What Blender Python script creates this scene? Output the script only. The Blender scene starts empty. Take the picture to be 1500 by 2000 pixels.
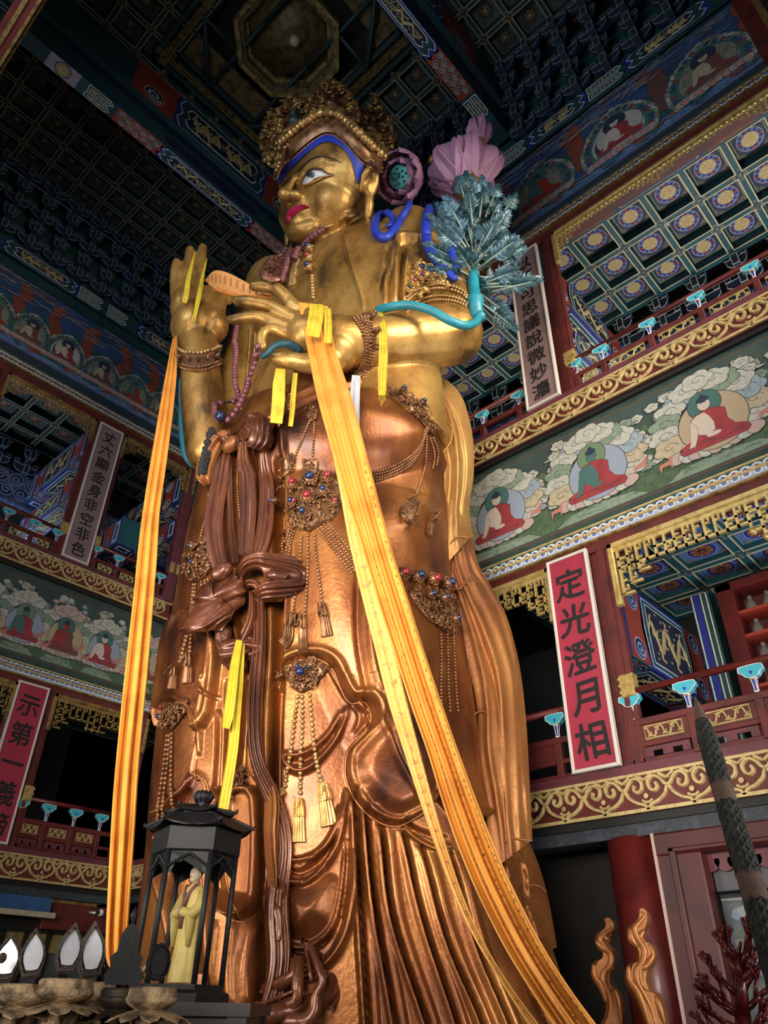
import bpy, math, random
import numpy as np
from mathutils import Vector, Matrix
from mathutils.bvhtree import BVHTree
sc = bpy.context.scene
COL = sc.collection
rnd = random.Random(7)
pi = math.pi
# ---------------------------------------------------------------- camera
# eye at the origin (heights are measured from eye level, the floor is at -1.6)
FLOOR = -1.6
CD = Vector((0.60400415, 0.56850329, 0.55855438))
CR = Vector((0.67835108, -0.73460189, 0.0141378))
CU = Vector((-0.41835249, -0.37035667, 0.82934741))
FPX = 1451.95
cam = bpy.data.cameras.new('camera'); co = bpy.data.objects.new('camera', cam); COL.objects.link(co)
cam.sensor_fit = 'HORIZONTAL'; cam.sensor_width = 36.0; cam.lens = FPX/1500*36.0
cam.clip_start = 0.05; cam.clip_end = 200
co.matrix_world = Matrix(((CR.x, CU.x, -CD.x, 0), (CR.y, CU.y, -CD.y, 0), (CR.z, CU.z, -CD.z, 0), (0, 0, 0, 1)))
sc.camera = co
# ---------------------------------------------------------------- world, lights, exposure
sc.view_settings.view_transform = 'Standard'; sc.view_settings.look = 'None'
sc.view_settings.exposure = 0.0; sc.view_settings.gamma = 1.0; sc.view_settings.use_curve_mapping = False
w = bpy.data.worlds.new('world'); sc.world = w; w.use_nodes = True
bg = w.node_tree.nodes['Background']; bg.inputs[0].default_value = (0.55, 0.68, 1.0, 1); bg.inputs[1].default_value = 0.055
def area(name, loc, target, sx, sy, power, col, spread=None):
    l = bpy.data.lights.new(name, 'AREA'); l.shape = 'RECTANGLE'; l.size = sx; l.size_y = sy
    l.energy = power; l.color = col
    if spread: l.spread = spread
    o = bpy.data.objects.new(name, l); COL.objects.link(o); o.location = loc
    o.rotation_euler = (Vector(target)-Vector(loc)).to_track_quat('-Z', 'Y').to_euler()
    o.visible_camera = True
    return o
# daylight through the front doors behind the camera and through the upper front windows, plus one added fill
area('door_daylight', (-3.2, 1.0, 2.6), (7.2, 7.5, 5.0), 4.5, 3.0, 450, (1.0, 0.91, 0.78), 1.2)
area('left_wall_fill', (-2.6, 8.6, 1.2), (6.5, 8.2, 4.5), 3.6, 3.6, 330, (1.0, 0.93, 0.84), 2.0)  # fill added to brighten the dim left wall, set at the main door
area('side_door_daylight', (6.0, -4.2, 1.6), (7.5, 7.5, 5.0), 4.0, 4.0, 330, (1.0, 0.92, 0.80), 1.6)
area('front_window_daylight', (-1.6, 5.0, 11.4), (8.2, 8.2, 15.0), 8.0, 2.0, 380, (0.80, 0.90, 1.0))
area('side_window_daylight', (6.0, -3.2, 11.0), (7.3, 8.0, 8.8), 5.0, 2.0, 400, (1.0, 0.89, 0.72), 1.5)
# daylight in the galleries, from the windows of their outer walls
area('upper_gallery_window', (13.9, 3.0, 10.9), (11.6, 3.0, 15.3), 12.0, 1.2, 330, (1.0, 0.96, 0.88))
area('lower_gallery_window', (12.6, .2, 3.3), (12.2, 1.4, 6.9), 4.0, 1.6, 230, (0.85, 0.93, 1.0))
area('far_gallery_window', (4.0, 21.4, 10.9), (4.5, 19.0, 15.0), 9.0, 1.0, 130, (0.75, 0.85, 1.0))

# ---------------------------------------------------------------- view ray helpers (a pixel of the 1500x2000 frame to a point)
CF = Vector((CD.x, CD.y, 0)).normalized()          # horizontal forward
CS = Vector((CF.y, -CF.x, 0))                      # horizontal right
def ray(x, y): return CD + CR*((x-750)/FPX) - CU*((y-1000)/FPX)
def P(x, y, d):                                    # point on that ray at horizontal distance d in front of the camera
    r = ray(x, y); return r*(d/r.dot(CF))
def proj(V):                                       # (n,3) array -> pixel coordinates
    V = np.asarray(V); z = V@np.array(CD)
    return 750+FPX*(V@np.array(CR))/z, 1000-FPX*(V@np.array(CU))/z
# ---------------------------------------------------------------- materials
MATS = {}
def mat(name, col, rough=0.5, metal=0.0, col2=None, scale=3.0, bump=0.0, bscale=20.0, lo=0.45, hi=0.65, spec=0.5, coat=0.0, sub=0.0, tex='noise', dist=0.0, detail=5.0, emit=None, estr=0.0, rough2=None):
    if name in MATS: return MATS[name]
    m = bpy.data.materials.new(name); m.use_nodes = True
    nt = m.node_tree; b = nt.nodes['Principled BSDF']
    b.inputs['Base Color'].default_value = (*col, 1); b.inputs['Roughness'].default_value = rough
    b.inputs['Metallic'].default_value = metal; b.inputs['Specular IOR Level'].default_value = spec
    if coat: b.inputs['Coat Weight'].default_value = coat; b.inputs['Coat Roughness'].default_value = 0.12
    tc = nt.nodes.new('ShaderNodeTexCoord')
    if col2 is not None:
        if tex == 'noise':
            t = nt.nodes.new('ShaderNodeTexNoise'); t.inputs['Scale'].default_value = scale; t.inputs['Detail'].default_value = detail
            t.inputs['Distortion'].default_value = dist; out = t.outputs['Fac']
        elif tex == 'voronoi':
            t = nt.nodes.new('ShaderNodeTexVoronoi'); t.inputs['Scale'].default_value = scale; out = t.outputs['Distance']
        else:
            t = nt.nodes.new('ShaderNodeTexWave'); t.inputs['Scale'].default_value = scale; t.inputs['Distortion'].default_value = dist
            t.inputs['Detail'].default_value = 3; out = t.outputs['Fac']
        nt.links.new(tc.outputs['Object'], t.inputs['Vector'])
        r = nt.nodes.new('ShaderNodeValToRGB'); r.color_ramp.elements[0].position = lo; r.color_ramp.elements[1].position = hi
        r.color_ramp.elements[0].color = (*col, 1); r.color_ramp.elements[1].color = (*col2, 1)
        nt.links.new(out, r.inputs[0]); nt.links.new(r.outputs[0], b.inputs['Base Color'])
        if rough2 is not None:
            mr = nt.nodes.new('ShaderNodeMapRange'); mr.inputs['From Min'].default_value = lo; mr.inputs['From Max'].default_value = hi
            mr.inputs['To Min'].default_value = rough; mr.inputs['To Max'].default_value = rough2
            nt.links.new(out, mr.inputs['Value']); nt.links.new(mr.outputs[0], b.inputs['Roughness'])
    if bump:
        n2 = nt.nodes.new('ShaderNodeTexNoise'); n2.inputs['Scale'].default_value = bscale; n2.inputs['Detail'].default_value = 4
        nt.links.new(tc.outputs['Object'], n2.inputs['Vector'])
        bp = nt.nodes.new('ShaderNodeBump'); bp.inputs['Strength'].default_value = bump; bp.inputs['Distance'].default_value = 0.05
        nt.links.new(n2.outputs['Fac'], bp.inputs['Height']); nt.links.new(bp.outputs[0], b.inputs['Normal'])
    if emit: b.inputs['Emission Color'].default_value = (*emit, 1); b.inputs['Emission Strength'].default_value = estr
    MATS[name] = m; return m
# ---------------------------------------------------------------- mesh builder
class MB:
    def __init__(s): s.v = []; s.f = []; s.m = []; s.mats = []; s.smooth = []
    def mi(s, m):
        if m not in s.mats: s.mats.append(m)
        return s.mats.index(m)
    def add(s, vs, fs, m, smooth=False):
        o = len(s.v); s.v.extend([tuple(v) for v in vs]); k = s.mi(m)
        for f in fs: s.f.append([i+o for i in f]); s.m.append(k); s.smooth.append(smooth)
    def box(s, a, b, m):
        (x0, y0, z0), (x1, y1, z1) = a, b
        vs = [(x0,y0,z0),(x1,y0,z0),(x1,y1,z0),(x0,y1,z0),(x0,y0,z1),(x1,y0,z1),(x1,y1,z1),(x0,y1,z1)]
        s.add(vs, [(0,3,2,1),(4,5,6,7),(0,1,5,4),(1,2,6,5),(2,3,7,6),(3,0,4,7)], m)
    def fbox(s, F, u0, u1, z0, z1, n0, n1, m, bev=0.0):
        if bev:
            b = bev
            vs = [F(u0,z0,n0),F(u1,z0,n0),F(u1,z1,n0),F(u0,z1,n0),F(u0,z0,n1-b),F(u1,z0,n1-b),F(u1,z1,n1-b),F(u0,z1,n1-b),
                  F(u0+b,z0+b,n1),F(u1-b,z0+b,n1),F(u1-b,z1-b,n1),F(u0+b,z1-b,n1)]
            fs = [(0,3,2,1),(0,1,5,4),(1,2,6,5),(2,3,7,6),(3,0,4,7),(4,5,9,8),(5,6,10,9),(6,7,11,10),(7,4,8,11),(8,9,10,11)]
            s.add(vs, fs, m); return
        vs = [F(u0,z0,n0),F(u1,z0,n0),F(u1,z1,n0),F(u0,z1,n0),F(u0,z0,n1),F(u1,z0,n1),F(u1,z1,n1),F(u0,z1,n1)]
        s.add(vs, [(0,3,2,1),(4,5,6,7),(0,1,5,4),(1,2,6,5),(2,3,7,6),(3,0,4,7)], m)
    def poly(s, F, pts, n, m):                       # a flat painted patch on a wall frame
        s.add([F(u, z, n) for u, z in pts], [tuple(range(len(pts)))], m)
    def disc(s, F, u, z, r, n, m, k=20, ry=None, a0=0.0):
        ry = ry or r
        s.poly(F, [(u+r*math.cos(a0+2*pi*i/k), z+ry*math.sin(a0+2*pi*i/k)) for i in range(k)], n, m)
    def ring(s, F, u, z, r0, r1, n, m, k=24):
        vs = []
        for i in range(k):
            c, q = math.cos(2*pi*i/k), math.sin(2*pi*i/k); vs += [F(u+r0*c, z+r0*q, n), F(u+r1*c, z+r1*q, n)]
        s.add(vs, [(2*i, 2*i+1, (2*i+3) % (2*k), (2*i+2) % (2*k)) for i in range(k)], m)
    def stroke(s, F, pts, wd, n0, n1, m, sub=4, close=False, taper=False):   # raised ribbon following a line in a wall frame
        p = spline(pts, sub, close) if sub > 1 else list(pts)
        N = len(p); vs = []; raised = n1 != 0 and n1 > n0
        for i in range(N):
            a = p[(i-1) % N] if (close or i > 0) else p[0]; b = p[(i+1) % N] if (close or i < N-1) else p[-1]
            tx, ty = b[0]-a[0], b[1]-a[1]; L = math.hypot(tx, ty) or 1; nx, ny = -ty/L, tx/L
            ww = wd/2*(1 if not taper else max(0.12, math.sin(pi*(0.12+0.76*i/(N-1)))))
            u, z = p[i]
            if raised:
                vs += [F(u+nx*ww, z+ny*ww, n0), F(u+nx*ww*.55, z+ny*ww*.55, n1), F(u-nx*ww*.55, z-ny*ww*.55, n1), F(u-nx*ww, z-ny*ww, n0)]
            else:
                vs += [F(u+nx*ww, z+ny*ww, n0), F(u-nx*ww, z-ny*ww, n0)]
        q = 4 if raised else 2; fs = []
        for i in range(N if close else N-1):
            j = (i+1) % N
            for k in range(q-1): fs.append((q*i+k, q*i+k+1, q*j+k+1, q*j+k))
        if q == 4 and not close: fs += [(0,1,2,3), (q*(N-1)+3, q*(N-1)+2, q*(N-1)+1, q*(N-1))]
        s.add(vs, fs, m)
    def tube(s, pts, rad, m, k=8, caps=True, flat=None):
        pts = [Vector(p) for p in pts]; N = len(pts); vs = []
        rad = rad if hasattr(rad, '__len__') else [rad]*N
        up = None
        for i in range(N):
            t = (pts[min(i+1, N-1)]-pts[max(i-1, 0)]);
            if t.length < 1e-9: t = Vector((0, 0, 1))
            t.normalize()
            if up is None:
                up = t.cross(Vector((0.3, 0.2, 1.0)) if abs(t.z) < .9 else Vector((1, .2, 0))).normalized()
            up = (up - t*up.dot(t)).normalized(); sd = t.cross(up)
            for j in range(k):
                a = 2*pi*j/k; vs.append(pts[i]+(up*math.cos(a)+sd*math.sin(a)*(flat or 1))*rad[i])
        fs = [(i*k+j, i*k+(j+1) % k, (i+1)*k+(j+1) % k, (i+1)*k+j) for i in range(N-1) for j in range(k)]
        if caps: fs += [tuple(range(k-1, -1, -1)), tuple(range((N-1)*k, N*k))]
        s.add(vs, fs, m, True)
    def lathe(s, c, prof, m, k=16, sm=True, axis=None, xdir=None):
        c = Vector(c); ax = Vector(axis or (0, 0, 1)).normalized()
        e1 = ax.cross(Vector((0, 1, 0)) if abs(ax.y) < .9 else Vector((1, 0, 0))).normalized(); e2 = ax.cross(e1)
        vs = [c+ax*h+(e1*math.cos(2*pi*j/k)+e2*math.sin(2*pi*j/k))*r for r, h in prof for j in range(k)]
        n = len(prof); fs = [(i*k+j, i*k+(j+1) % k, (i+1)*k+(j+1) % k, (i+1)*k+j) for i in range(n-1) for j in range(k)]
        fs += [tuple(range(k-1, -1, -1)), tuple(range((n-1)*k, n*k))]
        s.add(vs, fs, m, sm)
    def ball(s, c, r, m, k=8, q=6, sc3=(1, 1, 1), R=None):
        c = Vector(c); vs = [c+_r(R, Vector((0, 0, -r*sc3[2])))]
        for i in range(1, q):
            a = -pi/2+pi*i/q
            for j in range(k):
                b = 2*pi*j/k; vs.append(c+_r(R, Vector((r*sc3[0]*math.cos(a)*math.cos(b), r*sc3[1]*math.cos(a)*math.sin(b), r*sc3[2]*math.sin(a)))))
        vs.append(c+_r(R, Vector((0, 0, r*sc3[2])))); L = len(vs)-1
        fs = [(0, 1+(j+1) % k, 1+j) for j in range(k)]
        fs += [(1+(i*k)+j, 1+(i*k)+(j+1) % k, 1+(i+1)*k+(j+1) % k, 1+(i+1)*k+j) for i in range(q-2) for j in range(k)]
        fs += [(L, 1+(q-2)*k+j, 1+(q-2)*k+(j+1) % k) for j in range(k)]
        s.add(vs, fs, m, True)
    def grid(s, pts, m, smooth=True, closeu=False, flip=False):     # pts[i][j]
        n, k = len(pts), len(pts[0]); vs = [p for r in pts for p in r]; fs = []
        for i in range(n-1):
            for j in range(k if closeu else k-1):
                f = (i*k+j, i*k+(j+1) % k, (i+1)*k+(j+1) % k, (i+1)*k+j); fs.append(f[::-1] if flip else f)
        s.add(vs, fs, m, smooth)
    def slab(s, pts, nrm, th, m, smooth=True):       # grid given thickness along -nrm
        n, k = len(pts), len(pts[0]); nrm = Vector(nrm)*th
        top = [[Vector(p) for p in r] for r in pts]; bot = [[Vector(p)-nrm for p in r] for r in pts]
        s.grid(top, m, smooth); s.grid(bot, m, smooth, flip=True)
        edge = [top[0][j] for j in range(k)]+[top[i][k-1] for i in range(1, n)]+[top[n-1][j] for j in range(k-2, -1, -1)]+[top[i][0] for i in range(n-2, 0, -1)]
        e2 = [p-nrm for p in edge]; q = len(edge)
        s.add(edge+e2, [(i, q+i, q+(i+1) % q, (i+1) % q) for i in range(q)], m)
    def prism(s, F, pts, n0, n1, m, bev=0.0):        # outline extruded along the frame's normal
        k = len(pts); vs = [F(u, z, n0) for u, z in pts]
        if bev:
            cu = sum(p[0] for p in pts)/k; cz = sum(p[1] for p in pts)/k
            vs += [F(u, z, n1-bev) for u, z in pts]
            vs += [F(u+(cu-u)*bev/max(.02, math.hypot(cu-u, cz-z)), z+(cz-z)*bev/max(.02, math.hypot(cu-u, cz-z)), n1) for u, z in pts]
            L = 3
        else:
            vs += [F(u, z, n1) for u, z in pts]; L = 2
        fs = [tuple(range(k-1, -1, -1)), tuple(range((L-1)*k, L*k))]
        for l in range(L-1): fs += [(l*k+i, l*k+(i+1) % k, (l+1)*k+(i+1) % k, (l+1)*k+i) for i in range(k)]
        s.add(vs, fs, m)
    def build(s, name, parent=None):
        me = bpy.data.meshes.new(name)
        off = Vector((0, 0, 0))
        if parent is not None:
            q = parent
            while q is not None: off += q.location; q = q.parent
        me.from_pydata([(x-off.x, y-off.y, z-off.z) for x, y, z in s.v] if parent is not None else s.v, [], s.f)
        for m in s.mats: me.materials.append(m)
        me.polygons.foreach_set('material_index', s.m); me.polygons.foreach_set('use_smooth', s.smooth)
        me.update()
        o = bpy.data.objects.new(name, me); COL.objects.link(o)
        if parent is not None: o.parent = parent
        return o
def _r(R, v): return R @ v if R is not None else v
def spline(pts, sub=4, close=False):
    pts = [tuple(p) for p in pts]; N = len(pts)
    if N < 3: return pts
    out = []
    for i in range(N if close else N-1):
        p = [pts[(i+k) % N] if close else pts[min(max(i+k, 0), N-1)] for k in (-1, 0, 1, 2)]
        for j in range(sub):
            t = j/sub
            out.append(tuple(0.5*(2*b+(c-a)*t+(2*a-5*b+4*c-d)*t*t+(3*b-a-3*c+d)*t**3) for a, b, c, d in zip(*p)))
    if not close: out.append(pts[-1])
    return out
def tag(o, label=None, cat=None, group=None, kind=None):
    if label: o['label'] = label
    if cat: o['category'] = cat
    if group: o['group'] = group
    if kind: o['kind'] = kind
    return o
def thing(name, loc, label, cat, group=None):
    o = bpy.data.objects.new(name, None); COL.objects.link(o); o.location = loc; o.empty_display_size = 0.2
    return tag(o, label, cat, group)
def dup(root, delta, label=None, group=None):
    r = root.copy(); COL.objects.link(r); r.location = Vector(root.location)+Vector(delta)
    if label: r['label'] = label
    if group: r['group'] = group
    for ch in list(root.children):
        c = ch.copy(); COL.objects.link(c); c.parent = r
        for g in list(ch.children):
            d = g.copy(); COL.objects.link(d); d.parent = c
    return r
# wall frames: F(u, z, n) -> world point; u runs to the right as seen from inside the hall, n points into the hall
RX, LY = 10.0, 17.83
def FR(u, z, n): return (RX-n, -u, z)            # right (back) wall
def FL(u, z, n): return (u, LY-n, z)             # left wall
def FH(zc):                                      # frame on a ceiling seen from below: u = x, z = y, n downwards
    return lambda u, v, n: (u, v, zc-n)
# ---------------------------------------------------------------- palette
M_RED = mat('red_lacquer', (0.125, 0.013, 0.011), .40, col2=(0.08, .010, .009), scale=2.5, coat=.15)
M_RED2 = mat('dull_red_lacquer', (0.115, 0.016, 0.014), .55, col2=(0.07, .011, .010), scale=3)
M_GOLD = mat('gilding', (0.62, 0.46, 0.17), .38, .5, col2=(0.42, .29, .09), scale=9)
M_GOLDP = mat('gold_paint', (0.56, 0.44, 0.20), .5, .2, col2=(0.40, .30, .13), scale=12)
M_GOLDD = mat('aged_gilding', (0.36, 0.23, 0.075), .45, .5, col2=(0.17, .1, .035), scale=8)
M_CREAM = mat('cream_paint', (0.66, 0.54, 0.29), .6)
M_WHITE = mat('white_paint', (0.75, 0.75, 0.72), .6, col2=(.55, .55, .53), scale=14)
M_BLUE = mat('ultramarine_paint', (0.012, 0.022, 0.26), .6)
M_BLUE2 = mat('mid_blue_paint', (0.10, 0.17, 0.42), .6)
M_SKYB = mat('pale_blue_paint', (0.33, 0.42, 0.62), .6)
M_TEAL = mat('teal_paint', (0.010, 0.09, 0.115), .55, col2=(.008, .06, .085), scale=4)
M_TEALL = mat('bright_teal_paint', (0.03, 0.30, 0.38), .45)
M_GREEN = mat('green_paint', (0.012, 0.06, 0.055), .6, col2=(.01, .035, .035), scale=5)
M_VERM = mat('vermilion_paint', (0.33, 0.035, 0.02), .55)
M_PINK = mat('pink_paint', (0.55, 0.22, 0.2), .6)
M_BLACK = mat('black_paint', (0.008, 0.008, 0.009), .6)
M_DARK = mat('dark_timber', (0.009, 0.007, 0.006), .7, col2=(0.014, .011, .010), scale=3)
# ================================================================ THE HALL
# storey heights (above eye level)
Z = dict(g=2.05, f1b=2.26, f1t=2.764, l1=2.90, lat1=6.353, bm1=6.53, bd1=6.83, mu1=9.14, f2b=9.23, f2t=9.756, l2=9.87, lat2=14.5, bm2=14.8, bd2=15.1, mu2=18.1, fz=18.75, cl=21.7)
M_FLOOR = mat('stone_floor', (0.10, 0.095, 0.09), .45, col2=(.06, .058, .055), scale=1.5)
M_WALLD = mat('gallery_back_wall', (0.012, 0.015, 0.018), .8, col2=(.008, .009, .011), scale=1.5)
M_LIP = mat('plum_lacquer', (0.13, 0.03, 0.045), .5, col2=(0.09, .025, .03), scale=4)
b = MB(); b.box((-6, -6, FLOOR-.2), (15.5, 23, FLOOR), M_FLOOR); tag(b.build('floor'), kind='structure')
# ---- carcass of each gallery side: slabs between storeys, back walls
def carcass(name, F, u0, u1, back):
    b = MB()
    b.fbox(F, u0, u1, Z['g'], Z['f1t'], -back, -.18, M_DARK)               # lower gallery floor
    b.fbox(F, u0, u1, Z['bm1'], Z['f2t'], -.5, -.18, M_GREEN)              # board wall behind the middle mural
    b.fbox(F, u0, u1, 7.15, Z['f2t'], -back, -.5, M_DARK)
    b.fbox(F, u0, u1, Z['bm2'], 21.95, -.5, -.16, M_GREEN)                 # behind the upper mural
    b.fbox(F, u0, u1, 15.65, 15.95, -back, -.5, M_DARK)
    b.fbox(F, u0, u1, FLOOR, Z['g'], -back-.2, -back, M_WALLD)
    b.fbox(F, u0, u1, Z['f1t'], 7.2, -back-.2, -back, M_WALLD)
    b.fbox(F, u0, u1, Z['f2t'], 15.7, -back-.2, -back, M_WALLD)
    return tag(b.build(name), kind='structure')
carcass('wall_right', FR, -17.83, 1.2, 4.55)
carcass('wall_left', FL, -1.2, 14.5, 4.3)
b = MB(); b.box((14.55, 17.8, FLOOR), (14.75, 22.4, 16.0), M_WALLD); b.box((9.95, 22.13, FLOOR), (14.75, 22.4, 16.0), M_WALLD); b.box((9.9, 17.9, 2.3), (14.5, 22.1, 2.7), M_DARK); tag(b.build('wall_corner'), kind='structure')
FN = lambda u, z, n: (u, -1.2+n, z)              # near side wall, out of view to the right
FB = lambda u, z, n: (-.25+n, -u, z)             # front wall, above and behind the camera
b = MB(); b.fbox(FN, 1.0, 10.0, 15.1, 21.9, -.3, .0, M_GREEN); b.fbox(FN, 1, 10, 6.4, 9.7, -.3, 0, M_GREEN); b.fbox(FN, .5, 10, 2.1, 2.8, -2, 0, M_DARK)
tag(b.build('wall_near'), kind='structure')
b = MB(); FB2 = lambda u, z, n: (.02+n, -u, z)
b.fbox(FB2, -17.83, .6, 15.1, 21.9, -.3, .0, M_GREEN)
b.fbox(FB2, -17.83, .6, 14.8, 15.1, -.3, .09, M_RED2); b.fbox(FB2, -17.83, .6, 14.5, 14.8, -.3, .02, M_RED2)
for a in ((.055, .095, 14.78, 14.86), (-.02, .03, 14.47, 14.52), (-.2, -.13, 14.46, 14.52)): b.fbox(FB2, -17.83, .6, a[2], a[3], a[0], a[1], M_GOLDD)
tag(b.build('wall_front'), kind='structure')
# ---- fascia boards with the carved cloud scroll
def fascia(name, F, u0, u1, z0, z1, per, ph, label):
    b = MB(); h = z1-z0
    b.fbox(F, u0, u1, z0, z1, -.06, .0, M_RED2)
    b.fbox(F, u0, u1, z1-.075*h, z1, 0, .035, M_GOLDP); b.fbox(F, u0, u1, z0, z0+.09*h, 0, .035, M_GOLDP)
    b.fbox(F, u0, u1, z1, z1+.12, -.14, .03, M_LIP)
    b.fbox(F, u0, u1, z0-.10, z0, -.16, -.05, M_BLACK)
    L = [(-.5, .60), (-.43, .64), (-.36, .76), (-.26, .86), (-.15, .84), (-.07, .72), (-.10, .56), (-.19, .50), (-.265, .58), (-.24, .70)]
    Vb = [(-.5, .60), (-.45, .50), (-.40, .38), (-.24, .24), (-.08, .17), (0, .05)]
    k0 = int(math.floor((u0-ph)/per)); k1 = int(math.ceil((u1-ph)/per))
    for k in range(k0, k1+1):
        c = ph+k*per
        if c < u0+.02 or c > u1-.02: continue
        for sg in (1, -1):
            tf = lambda p: [(c+sg*x*per, z0+y*h) for x, y in p]
            if not (u0 < c-.5*per and c+.5*per < u1): tf = lambda p: [(min(max(c+sg*x*per, u0), u1), z0+y*h) for x, y in p]
            b.stroke(F, tf(L), .082*h+.012, 0, .04, M_GOLDP, 4); b.stroke(F, tf(Vb), .08*h+.01, 0, .035, M_GOLDP, 3)
            b.stroke(F, tf([(-.18, .92), (-.1, .88), (0, .80)]), .045, 0, .03, M_GOLDP, 3)
            b.stroke(F, tf([(-.5, .78), (-.42, .84), (-.33, .92)]), .05, 0, .03, M_GOLDP, 3)
            b.stroke(F, tf([(-.115, .30), (-.06, .245), (0, .235)]), .04, 0, .03, M_GOLDP, 3)
        b.disc(F, c, z0+.385*h, .035, .04, M_GOLDP, 10)
    return tag(b.build(name), label, 'fascia board')
fascia('carved_fascia_board', FR, -17.8, 1.15, Z['f1b'], Z['f1t'], .63, -3.22, 'red board with gilded cloud scrolls below the lower gallery railing, above the dark doorway', )
fascia('carved_fascia_board', FR, -17.8, 1.15, Z['f2b'], Z['f2t'], .66, -2.65, 'gilded cloud-scroll board under the upper railing of the back wall, below the mauve plaque')
fascia('carved_fascia_board', FL, -.3, 9.98, Z['f1b'], Z['f1t'], .625, 8.10, 'red board with gilded cloud scrolls behind the mirrors, under the dark lower railing')
fascia('carved_fascia_board', FL, -.3, 9.98, Z['f2b'], Z['f2t'], .63, 5.72, 'gilded cloud-scroll board under the sky-blue capped railing of the left wall, above painted monks')
# ---- lotus moulding between mural and beam
def moulding(name, F, u0, u1, z0, z1, nb, dim):
    b = MB(); h = z1-z0
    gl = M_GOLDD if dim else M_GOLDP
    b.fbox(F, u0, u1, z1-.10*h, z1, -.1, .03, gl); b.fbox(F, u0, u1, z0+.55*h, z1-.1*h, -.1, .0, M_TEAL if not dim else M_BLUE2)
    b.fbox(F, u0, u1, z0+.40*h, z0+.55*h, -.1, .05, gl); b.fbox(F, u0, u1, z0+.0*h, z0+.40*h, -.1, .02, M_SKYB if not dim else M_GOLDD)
    b.fbox(F, u0, u1, z0-.02, z0+.06*h, -.1, .045, M_GOLDD)
    n = int((u1-u0)/(nb)); st = (u1-u0)/n
    for i in range(n):
        u = u0+(i+.5)*st; r = .30*h
        b.disc(F, u, z0+.55*h, r, .015, M_WHITE, 12); b.disc(F, u, z0+.58*h, r*.62, .022, M_SKYB if not dim else M_WHITE, 10)
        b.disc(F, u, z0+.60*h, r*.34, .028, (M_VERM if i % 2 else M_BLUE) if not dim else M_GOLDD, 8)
        b.disc(F, u+st/2, z0+.55*h, r*.6, .012, M_PINK if (not dim and i % 2) else M_SKYB, 9)
        b.disc(F, u, z0+.38*h, r*.85, .026, M_WHITE, 10, ry=r*.8); b.disc(F, u, z0+.36*h, r*.5, .03, M_BLUE2, 8)
        for q in (0, .5): b.ball(F(u+q*st, z0+.475*h, .055), .055*h+.008, gl, 5, 4)
    return tag(b.build(name), kind='structure')
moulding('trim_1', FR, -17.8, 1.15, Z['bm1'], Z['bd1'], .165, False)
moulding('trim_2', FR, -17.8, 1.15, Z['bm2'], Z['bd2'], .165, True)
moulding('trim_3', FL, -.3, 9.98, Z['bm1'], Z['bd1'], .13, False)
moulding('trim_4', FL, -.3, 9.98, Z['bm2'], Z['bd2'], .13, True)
k = 5
for F, u0, u1 in ((FR, -17.8, 1.15), (FL, -.3, 9.98)):                        # plain lacquered beams under the mouldings
    for z0, z1 in ((Z['lat1'], Z['bm1']), (Z['lat2'], Z['bm2'])):
        b = MB(); b.fbox(F, u0, u1, z0, z1-.02, -.4, -.02, M_RED2, ); tag(b.build('trim_%d' % k), kind='structure'); k += 1
    b = MB(); b.fbox(F, u0, u1, 2.0, Z['f1b']-.10, -.5, -.1, mat('slate_blue_board', (.025, .033, .045), .6, col2=(.05, .06, .08), scale=5, dist=2.)); tag(b.build('trim_%d' % k), kind='structure'); k += 1
b = MB(); b.fbox(FR, .45, .75, 15.1, 18.6, -.1, .14, M_RED2); b.fbox(FR, .74, .86, 15.1, 18.6, -.1, .2, M_GOLDD); b.fbox(FR, .86, 1.15, 15.1, 18.6, -.1, .2, M_DARK)
tag(b.build('trim_%d' % k), kind='structure')
# ---- columns
def column(F, uc, lab, w=.40):
    t = thing('column', F(uc, FLOOR, -.45), lab, 'column', None)
    b = MB(); b.lathe(F(uc, FLOOR, -.45), [(w, 0), (w, 3.62)], M_RED, 28); b.build('shaft', t)
    for z0, z1 in ((Z['f1t'], Z['lat1']), (Z['f2t'], Z['lat2'])):
        for s in (-1, 1):
            b = MB(); b.fbox(F, uc+s*.42-.12, uc+s*.42+.12, z0, z1, -.14, -.02, M_RED2, .015); b.fbox(F, uc+s*.42-.04, uc+s*.42+.04, z0, z1, -.02, .005, M_RED2); b.build('post', t)
            b = MB(); zz = z0+1.24 if z0 < 5 else z0+.95
            b.fbox(F, uc+s*.46-.11, uc+s*.46+.11, zz-.17, zz+.17, -.14, .03, M_GOLD, .02)
            for q in (-.1, 0, .1): b.fbox(F, uc+s*.46-.115, uc+s*.46+.115, zz+q-.02, zz+q+.02, .02, .045, M_GOLD)
            b.build('gilt_clasp', t)
        b = MB(); b.fbox(F, uc-.3, uc+.3, z0, z1, -.4, -.1, M_RED2); b.build('panel', t)
    return t
column(FR, -4.95, 'red lacquered column behind the magenta plaque of five large characters, catching a pale streak of light')
column(FR, -12.3, 'red lacquered column of the back wall, hidden by the great standing statue')
column(FL, 3.3, 'red column of the left wall at the left edge of the frame')
column(FL, 6.9, 'red column of the left wall behind the mauve and magenta plaques')
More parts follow.
